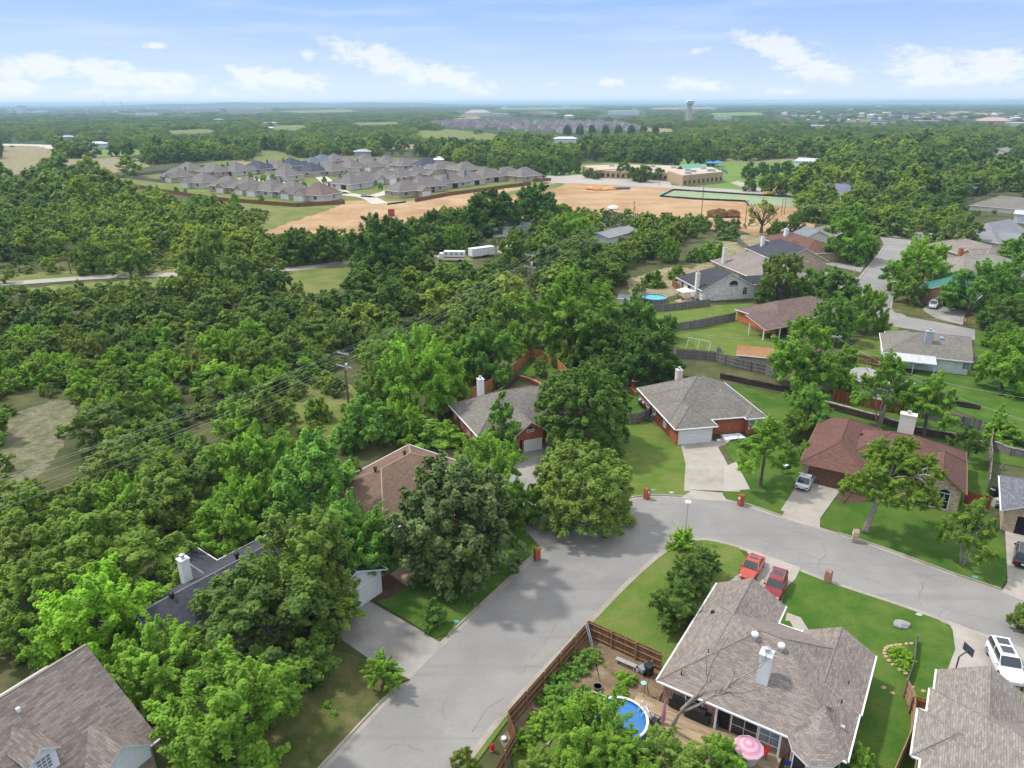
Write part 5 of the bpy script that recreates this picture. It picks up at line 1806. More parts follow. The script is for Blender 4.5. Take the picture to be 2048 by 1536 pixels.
red_plast = M('red_plastic', (.50, .025, .02), .45)
pinkm = M('pink_canvas', (.50, .24, .32), .8, var=.05)
pinkl = M('pale_pink_canvas', (.58, .36, .43), .8, var=.05)
bluem = M('blue_canvas', (.03, .07, .26), .7)


def parasol(label, loc, r, h, mats, n=8, name='parasol', cat='parasol', ringed=True):
    t = thing(name, label, cat, tuple(loc))
    mb = MB()
    rings = 5 if ringed else 1
    for i in range(n):
        a, b = 2 * pi * i / n, 2 * pi * (i + 1) / n
        for k in range(rings):
            r0, r1 = r * k / rings, r * (k + 1) / rings
            z = lambda q: h - .55 * (q / r) ** 1.3 * .9
            P0, P1 = (r1 * cos(a), r1 * sin(a), z(r1)), (r1 * cos(b), r1 * sin(b), z(r1))
            if k == 0:
                mb.poly([(0, 0, h), P0, P1], k % 2)
            else:
                mb.poly([(r0 * cos(a), r0 * sin(a), z(r0)), P0, P1, (r0 * cos(b), r0 * sin(b), z(r0))], k % 2)
        mb.poly([(r * cos(a), r * sin(a), h - .49), (r * cos(a), r * sin(a), h - .62), (r * cos(b), r * sin(b), h - .62), (r * cos(b), r * sin(b), h - .49)], 0)
    mb.build('canopy', mats, t)
    mb = MB()
    mb.lathe((0, 0, 0), [(.25, 0), (.25, .06), (.03, .08), (.025, h)], 8)
    mb.build('pole', steel, t)
    return t


pz = P(1497, 1492, .45 + 1.9)
pz.z = .44
parasol('round pink parasol with paler rings open over the deck table', pz, 1.12, 2.3, [pinkl, pinkm], 10)
tb = thing('patio_table', 'round glass patio table under the pink parasol', 'table', tuple(pz))
mb = MB()
mb.lathe((0, 0, .68), [(.7, 0), (.7, .04)], 18)
mb.build('table_top', M('frosted_glass', (.45, .52, .5), .15), tb)
for k in range(4):
    mb = MB()
    mb.tube([(.5 * cos(k * pi / 2), .5 * sin(k * pi / 2), 0), (.35 * cos(k * pi / 2), .35 * sin(k * pi / 2), .68)], .025, 6)
    mb.build('leg', black_m, tb)


def chair(label, loc, yaw, mat, group=None):
    t = thing('patio_chair', label, 'chair', tuple(loc), yaw, group)
    mb = MB()
    mb.box(-.27, -.27, .40, .27, .27, .46)
    mb.build('seat', mat, t)
    mb = MB()
    mb.poly([(-.27, -.27, .46), (-.27, .27, .46), (-.42, .25, 1.0), (-.42, -.25, 1.0)])
    mb.poly([(-.24, -.27, .46), (-.39, -.25, 1.0), (-.39, .25, 1.0), (-.24, .27, .46)])
    mb.build('backrest', mat, t)
    for x in (-.25, .25):
        for y in (-.25, .25):
            mb = MB()
            mb.tube([(x, y, 0), (x, y, .42)], .02, 5)
            mb.build('leg', black_m, t)
    for s in (-1, 1):
        mb = MB()
        mb.tube([(.25, s * .27, .42), (.25, s * .27, .64), (-.3, s * .27, .66)], .02, 5)
        mb.build('armrest', black_m, t)


def deckpt(u, v, z=.44):
    return P(u, v, z)


chair('red patio chair on the left of the pink parasol', deckpt(1474, 1500), .2, red_plast)
chair('red patio chair on the right of the pink parasol', deckpt(1524, 1512), 2.9, red_plast)
chair('red chair back in the shade of the patio recess', GL(.9, -4.5 + .1, .44) + Vector((0, 0, 0)) - Vector((0, 0, 0)), 4.0, red_plast)
chair('blue folding chair at the bottom of the deck', deckpt(1574, 1534), 1.2, bluem)
chair('navy sling chair on the grass beside the blue pool', P(1310, 1448, .12), 2.4, M('navy_sling', (.05, .07, .14), .7))


def grill(label, loc, yaw, s=1.0, cover=True):
    t = thing('barbecue_grill', label, 'grill', tuple(loc), yaw)
    mb = MB()
    mb.prism([(-.75 * s, -.33), (.75 * s, -.33), (.75 * s, .33), (-.75 * s, .33)], .1, .88)
    mb.build('cabinet', black_m, t)
    mb = MB()
    n = 8
    prof = [(.33 * cos(pi * k / n), .88 + .42 * sin(pi * k / n)) for k in range(n + 1)]
    for i in range(n):
        mb.poly([(-.5 * s, prof[i][0], prof[i][1]), (.5 * s, prof[i][0], prof[i][1]), (.5 * s, prof[i + 1][0], prof[i + 1][1]), (-.5 * s, prof[i + 1][0], prof[i + 1][1])])
    mb.poly([(-.5 * s, y, z) for y, z in prof])
    mb.poly([(.5 * s, y, z) for y, z in prof][::-1])
    mb.build('hood', black_m, t)
    for sx in (-1, 1):
        mb = MB()
        mb.box(sx * .52 * s, -.28, .86, sx * .82 * s, .28, .91)
        mb.build('side_shelf', black_m if cover else steel, t)


grill('black covered grill against the brick wall of the corner house', deckpt(1394, 1438), crm + pi / 2, 1.3)
grill('open black grill with a steel shelf near the house corner', deckpt(1357, 1416), crm + pi / 2, 1.0, False)
# closed pink parasol
t = thing('closed_parasol', 'furled pink and white parasol standing at the deck corner', 'parasol', tuple(P(1325, 1452, .2)))
mb = MB()
mb.lathe((0, 0, .5), [(.03, 0), (.2, .15), (.17, .9), (.09, 1.7), (.02, 2.1)], 8)
mb.build('canopy', [pinkm], t)
mb = MB()
mb.lathe((0, 0, 0), [(.22, 0), (.22, .07), (.03, .1), (.025, .7)], 8)
mb.build('pole', white, t)
# covered sofa
p = deckpt(1549, 1482)
t = thing('covered_sofa', 'long grey covered sofa under the patio roof edge', 'sofa', tuple(p), crm + pi / 2)
mb = MB()
mb.prism([(-1.0, -.42), (-.85, -.5), (.85, -.5), (1.0, -.42), (1.0, .42), (.85, .5), (-.85, .5), (-1.0, .42)], 0, .62)
mb.prism([(-.9, -.4), (.9, -.4), (.9, .1), (-.9, .1)], .62, .80)
mb.build('cover', M('grey_cover', (.25, .235, .22), .9), t)
# potted plants
def potted(label, loc, r=.28, h=.6):
    t = thing('potted_plant', label, 'plant', tuple(loc))
    mb = MB()
    mb.lathe((0, 0, 0), [(.14, 0), (.2, .3), (.22, .32), (.18, .33)], 10)
    mb.build('pot', M('terracotta', (.30, .12, .07), .8), t)
    POTS.append((t, r, h))


POTS = []
potted('potted plant by the patio post on the deck', deckpt(1452, 1448), .3)
potted('potted plant below the bay window of the corner house', deckpt(1592, 1530), .45, .9)
potted('leafy pot beside the covered sofa', deckpt(1577, 1478), .35)

# above-ground pools
poolw = M('pool_water_blue', (.02, .16, .42), .06, .6, .12, 1.5)
poolt = M('pool_water_turquoise', (.06, .42, .46), .06, .6, .08, 1.0)


def pool(label, c, r, h, wallm, waterm, rimm, ladder=None):
    t = thing('pool', label, 'pool', tuple(c))
    mb = MB()
    n = 36
    for k in range(n):
        a, b = 2 * pi * k / n, 2 * pi * (k + 1) / n
        for rr, fl in ((r, 1), (r - .05, -1)):
            mb.poly([(rr * cos(a), rr * sin(a), 0), (rr * cos(b), rr * sin(b), 0), (rr * cos(b), rr * sin(b), h), (rr * cos(a), rr * sin(a), h)][::fl])
    mb.build('wall', wallm, t)
    for k in range(14):
        a = 2 * pi * k / 14
        mb = MB()
        mb.tube([((r + .04) * cos(a), (r + .04) * sin(a), 0), ((r + .04) * cos(a), (r + .04) * sin(a), h + .02)], .045, 5)
        mb.build('post', rimm, t)
    mb = MB()
    for k in range(n):
        a, b = 2 * pi * k / n, 2 * pi * (k + 1) / n
        q = lambda rr, an, z: (rr * cos(an), rr * sin(an), z)
        mb.poly([q(r - .1, a, h + .03), q(r + .1, a, h + .03), q(r + .1, b, h + .03), q(r - .1, b, h + .03)])
        mb.poly([q(r + .1, a, h - .03), q(r + .1, b, h - .03), q(r + .1, b, h + .03), q(r + .1, a, h + .03)])
    mb.build('rim', rimm, t)
    mb = MB()
    mb.poly([((r - .06) * cos(2 * pi * k / n), (r - .06) * sin(2 * pi * k / n), h - .16) for k in range(n)])
    mb.build('water', waterm, t)
    if ladder is not None:
        c_, s_ = cos(ladder), sin(ladder)
        L = thing('pool_ladder', 'white pool ladder ' + label.split(' pool')[0].replace('round ', 'over the rim of the '), 'ladder', (c[0] + c_ * (r), c[1] + s_ * r, c[2]), ladder)
        for sy in (-1, 1):
            mb = MB()
            mb.tube([(.75, sy * .28, 0), (.12, sy * .28, h + .7), (0, sy * .28, h + .8), (-.12, sy * .28, h + .7), (-.5, sy * .28, .1)], .045, 6)
            mb.build('rail', white, L)
        for k in range(4):
            mb = MB()
            zz = .25 + .28 * k
            mb.box(.75 - .63 * zz / (h + .7) - .1, -.26, zz, .75 - .63 * zz / (h + .7) + .1, .26, zz + .04)
            mb.build('step', white, L)


pool('round deep-blue pool in the back garden of the corner house', P(1238, 1458, .1), 2.15, 1.1, M('pool_wall_blue', (.10, .22, .42), .5), poolw, white, .35)
pool('round turquoise pool with grey ribbed wall behind the pale stone house', P(1308, 603, .08), 2.9, 1.2, bricks('pool_ribs', (.11, .12, .13), bw=.3, bh=3, tint=.2, mortar=(.3, .31, .32), msize=.03), poolt, steel)

# garden bits
def bench(label, loc, yaw, L=1.5):
    t = thing('garden_bench', label, 'bench', tuple(loc), yaw)
    mb = MB()
    for k in range(3):
        mb.box(-L / 2, -.22 + .15 * k, .42, L / 2, -.09 + .15 * k, .46)
    mb.build('seat', M('grey_plank', (.35, .34, .33), .8), t)
    for x in (-L / 2 + .15, L / 2 - .15):
        mb = MB()
        mb.box(x - .05, -.2, 0, x + .05, .2, .418)
        mb.build('leg', M('grey_plank', (.35, .34, .33), .8), t)


bench('grey plank bench against the vegetable garden fence', P(1252, 1332, .11), R(-33), 1.9)


def bucket(label, loc, r, h, mat, name='bucket', cat='bucket'):
    t = thing(name, label, cat, tuple(loc))
    mb = MB()
    mb.lathe((0, 0, 0), [(r * .8, 0), (r, h), (r * .9, h), (r * .75, .06)], 14)
    mb.build('tub', mat, t)
    mb = MB()
    mb.tube([(-r, 0, h), (-r * .7, 0, h + r * .8), (r * .7, 0, h + r * .8), (r, 0, h)], .012, 5)
    mb.build('handle', steel, t)


bucket('white bucket beside the garden bench', P(1275, 1342, .11), .2, .4, white)
bucket('grey stone tub in the bare soil of the vegetable garden', P(1195, 1378, .11), .38, .34, M('tub_grey', (.18, .17, .16), .8), 'stone_tub', 'tub')
bucket('pale blue bucket against the deck wall', deckpt(1432, 1452), .16, .35, M('blue_tub', (.15, .28, .42), .6))


def wheelie(label, loc, yaw, mat, h=1.05):
    t = thing('wheeled_bin', label, 'bin', tuple(loc), yaw)
    mb = MB()
    a, b = .26, .31
    lo = [(-a, -a, .08), (a, -a, .08), (a, a, .08), (-a, a, .08)]
    hi = [(-b, -b, h), (b, -b, h), (b, b, h), (-b, b, h)]
    for k in range(4):
        mb.poly([lo[k], lo[(k + 1) % 4], hi[(k + 1) % 4], hi[k]])
    mb.poly(lo[::-1])
    mb.build('body', mat, t)
    mb = MB()
    mb.prism([(-b - .03, -b - .05), (b + .03, -b - .03), (b + .03, b + .05), (-b - .03, b + .05)], h, h + .07)
    mb.build('lid', mat, t)
    for s in (-1, 1):
        mb = MB()
        mb.tube([(-a, s * .24, .11), (-a, s * .3, .11)], .11, 10)
        mb.build('wheel', black_m, t)


wheelie('black bin between the vegetable garden fence and the corner house', P(1297, 1350, .11), .5, black_m)
wheelie('black bin nearest the right-edge garage wall', P(2022, 1054, .12), .3, black_m)
wheelie('second black bin in front of the right-edge garage', P(2036, 1058, .12), .4, black_m)
wheelie('dark bin left of the sea-green garage', P(1853, 604, .1), .4, black_m)
wheelie('blue-bagged bin in the mouth of the right-edge garage', P(2046, 1046, .12), .2, M('bag_blue', (.12, .32, .45), .5))
t = thing('garden_cart', 'grey mesh garden cart beside the black bin', 'cart', tuple(P(1288, 1345, .11)), .6)
mb = MB()
mb.prism([(-.5, -.3), (.5, -.3), (.5, .3), (-.5, .3)], .35, .7)
mb.build('tray', M('mesh_grey', (.24, .26, .29), .7), t)
for s in (-1, 1):
    mb = MB()
    mb.tube([(-.2, s * .32, .2), (-.2, s * .38, .2)], .2, 12)
    mb.build('wheel', tyre_m, t)
mb = MB()
mb.tube([(.5, 0, .5), (1.0, 0, .9)], .025, 5)
mb.build('handle', steel, t)
# timber edging of the beds
tim = M('bed_timber', (.34, .27, .19), .9)
for lb, a, b in [('timber edging between the soil and the pool lawn', (1182, 1384), (1278, 1420)), ('timber edging rail along the garden path', (1157, 1386), (1130, 1426)), ('lower timber edging rail by the light green tree', (1122, 1440), (1095, 1492)), ('short timber across the weedy bed', (1065, 1418), (1118, 1436))]:
    q0, q1 = P(*a, .11), P(*b, .11)
    mb = MB()
    d = q1 - q0
    mb.obox((0, 0), d[:2], .14, 0, .16)
    mb.obox(d[:2], (d.to_2d() * 1.02)[:], .20, 0, .22)
    tag(mb.build('bed_timber', tim, loc=tuple(q0)), lb, 'timber edging')
# leaning white pipes at the fence corner
q = P(1184, 1296, .11)
for lb, (u, v, z) in (('longer white pipe leaning in the fence corner', (1171, 1248, 2.3)), ('shorter white pipe leaning in the fence corner', (1175, 1247, 2.25))):
    e = P(u, v, z)
    mb = MB()
    s0 = q + Vector((.12 if 'short' in lb else 0, .05, 0))
    mb.tube([(0, 0, 0), e - s0], .045, 7)
    mb.tube([(e - s0) * .98, (e - s0) * 1.01], .055, 7)
    tag(mb.build('pipe', M('pvc_white', (.52, .55, .6), .5), loc=tuple(s0)), lb, 'pipe')
# trellis
t = thing('garden_trellis', 'spindly metal trellis with a pale green lid at the edge of the soil', 'trellis', tuple(P(1290, 1392, .11)), .4)
for k in range(5):
    mb = MB()
    a = k * 1.256
    mb.tube([(.4 * cos(a), .4 * sin(a), 0), (.15 * cos(a), .15 * sin(a), 1.1), (.32 * cos(a + .3), .32 * sin(a + .3), 1.7)], .022, 5)
    mb.build('stake', M('rusty_iron', (.16, .12, .10), .8), t)
mb = MB()
mb.lathe((-.15, .1, 1.3), [(.02, 0), (.24, .04), (.24, .07), (.02, .09)], 12)
mb.build('lid', M('mint_plastic', (.30, .62, .52), .5), t)

# hydrant
p = P(985, 1502, .08)
t = thing('fire_hydrant', 'small red fire hydrant on the verge by the garden fence', 'hydrant', tuple(p))
mb = MB()
mb.lathe((0, 0, 0), [(.17, 0), (.17, .06), (.12, .08), (.12, .52), (.16, .54), (.15, .62), (.09, .72), (.03, .78)], 12)
mb.build('barrel', red_plast, t)
for a in (0, pi / 2, pi):
    mb = MB()
    mb.tube([(.1 * cos(a), .1 * sin(a), .42), (.22 * cos(a), .22 * sin(a), .42)], .06, 8)
    mb.build('outlet', red_plast, t)
# standpipe cap
p = P(1008, 1480, .10)
t = thing('white_vent_cap', 'white round cap on the verge outside the garden fence', 'vent cap', tuple(p))
mb = MB()
mb.lathe((0, 0, 0), [(.1, 0), (.1, .15), (.22, .18), (.20, .26), (.05, .32)], 12)
mb.build('dome', white, t)

# boulder, flower bed with its stone ring
def rock(label, loc, r, mat, sq=.45, name='boulder', cat='boulder', group=None, seed=1):
    g = random.Random(seed)
    bm_v, bm_f = [], []
    nu, nv = 9, 6
    for j in range(nv + 1):
        for i in range(nu):
            a, b = 2 * pi * i / nu, pi * j / nv
            rr = r * g.uniform(.8, 1.1)
            bm_v.append((rr * cos(a) * sin(b) * 1.15, rr * sin(a) * sin(b) * .85, max(-.02, rr * sq * cos(b) + r * sq * .3)))
    for j in range(nv):
        for i in range(nu):
            bm_f.append((j * nu + i, (j + 1) * nu + i, (j + 1) * nu + (i + 1) % nu, j * nu + (i + 1) % nu))
    mb = MB()
    mb.v, mb.f, mb.m = bm_v, bm_f, [0] * len(bm_f)
    return tag(mb.build(name, mat, loc=tuple(loc)), label, cat, group)


rockm = M('grey_rock', (.30, .29, .29), .9, .1, .25, 2)
sand = M('sandstone', (.50, .36, .22), .9, .1, .25, 3)
rock('flat grey boulder on the lawn of the corner lot', P(1803, 1250, .1), .75, rockm, .42, seed=4)
ring = smooth_line(pline([(1823, 1290), (1800, 1292), (1777, 1296), (1769, 1304), (1771, 1316), (1785, 1332), (1799, 1342), (1811, 1350)]), .38)
for i, q in enumerate(ring):
    rock('sandstone block in the ring round the fan-shaped flower bed', (q.x, q.y, .1), .2, sand, .7, 'edging_stone', 'edging stone', 'stones round the flower bed', seed=i)
for lb, u, v in (('round sandstone lying beside the short cedar fence', 1825, 1375), ('pale stone near the lower right house wall', 1847, 1383), ('small stone on the side lawn of the corner house', 1767, 1376), ('second small stone on the side lawn', 1785, 1387)):
    rock(lb, P(u, v, .1), .2, sand, .6, 'garden_stone', 'stone', seed=u)
for i, (u, v) in enumerate([(1960, 1095), (1961, 1102), (1961, 1109), (1960, 1117), (1959, 1124)]):
    p = P(u, v, .1)
    mb = MB()
    mb.prism([(-.25, -.22), (.24, -.24), (.26, .22), (-.22, .25)], 0, .05)
    tag(mb.build('stepping_stone', M('pale_stone', (.46, .43, .38), .9), loc=(p.x, p.y, .101)), 'pale stepping stone in the short column below the yellowish crape myrtle', 'stepping stone', 'column of stepping stones')
for i in range(10):
    p = P(1638 + i * 6, 541 + i * 1.9, .1)
    mb = MB()
    mb.prism([(-.7, -.25), (.7, -.28), (.65, .25), (-.66, .27)], 0, .06)
    tag(mb.build('stepping_stone', M('pale_stone', (.46, .43, .38), .9), loc=(p.x, p.y, .11)), 'pale slab in the row between the drive and the second street lawn', 'stepping stone', 'row of slabs by the second street')

# basketball hoop
p = P(1905, 1362, .12)
t = thing('basketball_hoop', 'black basketball hoop beside the lower right drive', 'basketball hoop', tuple(p), R(10))
mb = MB()
mb.tube([(0, 0, 0), (0, 0, 2.6), (.7, 0, 3.1)], .06, 7)
mb.build('pole', black_m, t)
mb = MB()
mb.box(.70, -.55, 2.85, .74, .55, 3.6)
mb.build('backboard', M('smoked_board', (.06, .07, .09), .2), t)
mb = MB()
mb.tube([(1.0 + .23 * cos(k * pi / 8), .23 * sin(k * pi / 8), 3.0) for k in range(17)], .015, 5)
mb.tube([(.74, 0, 3.0), (.78, 0, 3.0)], .03, 5)
mb.build('rim', black_m, t)

# air conditioners
def aircon(label, loc, yaw=0.0):
    t = thing('air_conditioner', label, 'air conditioner', tuple(loc), yaw)
    mb = MB()
    mb.prism([(-.42, -.42), (.42, -.42), (.42, .42), (-.42, .42)], .05, .85)
    mb.build('case', M('ac_grey', (.20, .21, .22), .6), t)
    mb = MB()
    mb.lathe((0, 0, .86), [(.36, 0), (.36, .03), (.3, .05), (.05, .05)], 14)
    mb.build('fan_guard', black_m, t)
    mb = MB()
    mb.prism([(-.55, -.55), (.55, -.55), (.55, .55), (-.55, .55)], -.02, .048)
    mb.build('pad', concrete, t)


aircon('grey air conditioner beside the brick wall of the white-garage house', P(1306, 838, .1), R(10))
aircon('grey air conditioner behind the long grey fence by the swings', P(1437, 704, .1))
aircon('air conditioner at the right end of the white house', P(1949, 722, .1))
# smoker barbecue on the lawn
t = thing('barrel_smoker', 'barrel smoker with a pale lid on the lawn by the brown garage', 'grill', tuple(P(1570, 946, .1)), .3)
mb = MB()
mb.tube([(-.6, 0, .85), (.6, 0, .85)], .3, 12)
mb.build('barrel', black_m, t)
mb = MB()
mb.box(-.6, -.2, 1.1, .6, .2, 1.17)
mb.build('lid', M('pale_lid', (.55, .58, .6), .4), t)
for x in (-.45, .45):
    for y in (-.25, .25):
        mb = MB()
        mb.tube([(x, y, 0), (x, y * .5, .7)], .025, 5)
        mb.build('leg', black_m, t)
# white tarp and sack on the porch
t = thing('white_tarp', 'crumpled white tarp on the porch of the white-garage house', 'tarp', tuple(P(1466, 873, .12)), .2)
g = random.Random(3)
mb = MB()
pts = [[(-1.6 + .4 * i, -.9 + .36 * j, .03 + g.uniform(0, .22) * (0 < i < 8 and 0 < j < 5)) for j in range(6)] for i in range(9)]
for i in range(8):
    for j in range(5):
        mb.poly([pts[i][j], pts[i + 1][j], pts[i + 1][j + 1], pts[i][j + 1]])
mb.build('sheet', M('tarp_white', (.66, .67, .74), .6), t)
rock('white sack beside the garage pillar', P(1437, 881, .12), .32, white, .5, 'sack', 'sack', seed=9)
# motorbikes and toys heap by the wall
t = thing('covered_motorbike', 'dark motorbike with white fairing parked by the brick side wall', 'motorbike', tuple(P(1288, 818, .1)), R(100))
for x in (-.65, .65):
    mb = MB()
    mb.tube([(x, -.07, .32), (x, .07, .32)], .32, 14)
    mb.build('wheel', tyre_m, t)
mb = MB()
mb.prism([(-.6, -.16), (.45, -.2), (.6, 0), (.45, .2), (-.6, .16)], .4, .85)
mb.build('body', black_m, t)
mb = MB()
mb.prism([(.1, -.2), (.7, -.12), (.7, .12), (.1, .2)], .85, 1.12)
mb.build('fairing', white, t)
mb = MB()
mb.tube([(.45, -.38, 1.08), (.5, 0, 1.15), (.45, .38, 1.08)], .03, 5)
mb.build('handlebar', black_m, t)
t = copy_tree(t)
t.location = tuple(P(1281, 812, .1))
t['label'] = 'second dark motorbike behind the first by the brick side wall'
# swing set
a, b = P(1376, 694, .08), P(1420, 703, .08)
d = (b - a).to_2d()
t = thing('swing_set', 'pale metal swing set on the lawn of the umber-roofed house', 'swing set', tuple(a), math.atan2(d.y, d.x))
L = d.length
for x in (0, L / 2, L):
    mb = MB()
    mb.tube([(x, -.9, 0), (x, 0, 2.0), (x, .9, 0)], .05, 6)
    mb.build('frame', M('pale_tube', (.50, .56, .56), .5), t)
mb = MB()
mb.tube([(0, 0, 2.0), (L, 0, 2.0)], .05, 6)
mb.build('top_bar', M('pale_tube', (.50, .56, .56), .5), t)
for x in (L * .2, L * .72):
    mb = MB()
    for s in (-.2, .2):
        mb.tube([(x + s, 0, 2.0), (x + s, 0, .5)], .02, 4)
    mb.box(x - .25, -.12, .46, x + .25, .12, .5)
    mb.build('swing', black_m, t)
# gazebo, playset, patio people-free furniture behind the pale stone house
p = P(1370, 598, .08)
t = thing('canopy_tent', 'white square canopy tent behind the pale stone house', 'canopy', tuple(p), R(20))
mb = MB()
q = [(-1.7, -1.7, 2.2), (1.7, -1.7, 2.2), (1.7, 1.7, 2.2), (-1.7, 1.7, 2.2)]
for k in range(4):
    mb.poly([q[k], q[(k + 1) % 4], (0, 0, 2.95)])
    a_, b_ = q[k], q[(k + 1) % 4]
    mb.poly([(a_[0], a_[1], 1.95), (b_[0], b_[1], 1.95), b_, a_])
mb.build('cover', white, t)
for x, y, z in q:
    mb = MB()
    mb.tube([(x * .98, y * .98, 0), (x * .98, y * .98, 2.15)], .04, 5)
    mb.build('leg', white, t)
sheet('patio', [(1348, 602), (1376, 594), (1398, 604), (1372, 611)], .10, M('patio_pavers', (.40, .28, .2), .9))
chair('dark patio chair under the white canopy tent', P(1366, 603, .1), .4, black_m)
chair('second dark patio chair nearer the fence by the canopy tent', P(1384, 607, .1), 2.0, black_m)
t = thing('climbing_tower', 'dark wooden climbing tower beside the small white shed', 'climbing tower', tuple(P(1282, 608, .08)))
for x in (-.9, .9):
    for y in (-.9, .9):
        mb = MB()
        mb.box(x - .07, y - .07, 0, x + .07, y + .07, 2.3)
        mb.build('post', M('play_timber', (.12, .08, .06), .8), t)
mb = MB()
mb.box(-1, -1, 1.1, 1, 1, 1.2)
mb.build('floor', M('play_timber', (.12, .08, .06), .8), t)
mb = MB()
mb.poly([(.95, -.4, 1.2), (2.6, -.4, .15), (2.6, .4, .15), (.95, .4, 1.2)])
mb.poly([(.95, -.4, 1.12), (.95, .4, 1.12), (2.6, .4, .08), (2.6, -.4, .08)])
mb.build('slide', M('slide_green', (.05, .25, .12), .4), t)
mb = MB()
mb.poly([(-1.1, -1.1, 2.3), (1.1, -1.1, 2.3), (1.1, 0, 3.0), (-1.1, 0, 3.0)])
mb.poly([(-1.1, 1.1, 2.3), (-1.1, 0, 3.0), (1.1, 0, 3.0), (1.1, 1.1, 2.3)])
mb.build('roof', M('play_roof', (.10, .09, .10), .8), t)
# patio set under the umber roof porch
lp = lh.matrix_basis
for lb, x, y in (('dark round patio table in the umber-roofed porch', -6.0, -6.2), ):
    w = lp @ Vector((x, y, .02))
    t = thing('patio_table', lb, 'table', tuple(w))
    mb = MB()
    mb.lathe((0, 0, .7), [(.65, 0), (.65, .05)], 16)
    mb.build('table_top', M('dark_slate', (.07, .08, .1), .3), t)
    for k in range(4):
        mb = MB()
        mb.tube([(.5 * cos(k * pi / 2), .5 * sin(k * pi / 2), 0), (.4 * cos(k * pi / 2), .4 * sin(k * pi / 2), .7)], .03, 5)
        mb.build('leg', black_m, t)
grill('black grill at the edge of the umber-roofed porch', lp @ Vector((-4.6, -6.4, .02)), 1.0, 1.0)
# satellite dish
t = thing('satellite_dish', 'grey satellite dish at the back corner of the right-edge house', 'satellite dish', tuple(P(2006, 935, 3.2)), 2.5)
mb = MB()
mb.tube([(0, 0, -.6), (0, 0, .1)], .03, 6)
mb.build('mast', steel, t)
mb = MB()
mb.tube([(0, 0, .1), (.12, 0, .2), (.16, 0, .22)], [.05, .35, .42], 14)
mb.build('dish', M('dish_grey', (.12, .13, .15), .5), t)
# things beside the right-edge house
t = thing('metal_rack', 'pale metal shelf rack leaning by the right-edge house wall', 'rack', tuple(P(1994, 1012, .1)), .2)
for z in (.2, .6, 1.0):
    mb = MB()
    mb.box(-.6, -.25, z, .6, .25, z + .05)
    mb.build('shelf', M('pale_rack', (.42, .44, .44), .6), t)
for x in (-.58, .58):
    mb = MB()
    mb.box(x - .03, -.25, 0, x + .03, .25, 1.05)
    mb.build('upright', M('pale_rack', (.42, .44, .44), .6), t)
grill('black grill with a steel rim beside the right-edge house', P(1991, 990, .1), .3, 1.0, False)
# ------------------------------------------------------------------ building site
rock('tall twin heap of dark brown earth on the near dirt', P(1436, 434, .05), 4.6, M('dark_earth', (.16, .085, .04), .95, .05, .35, .3), .62, 'earth_mound', 'earth mound', seed=12)
rock('smaller heap of dark brown earth beside the twin heap', P(1462, 434, .05), 3.6, M('dark_earth', (.16, .085, .04), .95, .05, .35, .3), .66, 'earth_mound', 'earth mound', seed=15)
rock('low orange spoil heap by the pipe stack', P(1205, 378, .05), 9, M('orange_earth', (.50, .25, .10), .95, .05, .3, .3), .16, 'earth_mound', 'earth mound', seed=18)
for k in range(5):
    p = P(1215 + k * 3.5, 379, .1)
    mb = MB()
    mb.tube([(0, 0, .6), (9, 1.5, .6)], .6, 10)
    tag(mb.build('concrete_pipe', M('pipe_grey', (.13, .145, .16), .7), loc=tuple(p)), 'dark grey drain pipe lying in the stack near the school road', 'pipe', 'stack of drain pipes')
p = P(783, 432, .05)
t = thing('brick_pallets', 'red block of stacked brick pallets alone on the dirt', 'brick stack', tuple(p), .1)
for k in range(2):
    for j in range(2):
        mb = MB()
        mb.prism([(-1.35 + 1.38 * j, -1), (-.02 + 1.38 * j, -1), (-.02 + 1.38 * j, 1), (-1.35 + 1.38 * j, 1)], .1 + 1.45 * k, 1.5 + 1.45 * k)
        mb.build('pallet_load', bricks('stacked_brick', (.34, .10, .06), bw=.4, bh=.12, mortar=(.15, .08, .06)), t)
rock('white tank lying at the near edge of the dirt', P(1227, 418, .05), 2.4, white, .55, 'tank', 'tank', seed=3)
# ------------------------------------------------------------------ school
tanw = bricks('school_brick', (.42, .30, .18), bw=.6, bh=.2, tint=.1, mortar=(.4, .32, .22))
flatroof = ground_mat('gravel_roof', [(.50, .41, .33), (.44, .36, .29)], [.03], fine=.5, fine_amt=.12)


def block_building(name, label, px, h, wallm, roofm, cat='school', parapet=.5, wins=None, units=0):
    pts = [P(u, v) for u, v in px]
    o = pts[0]
    rel = [(p - o).to_2d() for p in pts]
    t = thing(name, label, cat, (o.x, o.y, 0))
    mb = MB()
    mb.prism(rel, 0, h)
    mb.build('wall', wallm, t)
    c = sum(rel, Vector((0, 0))) / len(rel)
    mb = MB()
    mb.prism([c + (r - c) * .99 for r in rel], h + .01, h + .25)
    ro = mb.build('roof', roofm, t)
    for k in range(units):
        mb = MB()
        q = c + (rel[k % len(rel)] - c) * (.25 + .5 * ((k * 37) % 10) / 10)
        mb.prism([q + Vector(w) for w in ((-1.6, -1.2), (1.6, -1.2), (1.6, 1.2), (-1.6, 1.2))], h + .25, h + 1.5)
        mb.build('roof_unit', steel, ro)
    if wins:
        i, n = wins
        a, b = rel[i], rel[(i + 1) % len(rel)]
        d = (b - a).normalized()
        nv = Vector((d.y, -d.x))
        if nv.dot((a + b) / 2 - c) < 0:
            nv = -nv
        for k in range(n):
            q = a.lerp(b, (k + .6) / n) + nv * .03
            mb = MB()
            mb.obox(q - d * .8, q + d * .8, .12, 1.0, 3.2)
            mb.build('window', glass, t)
    return t


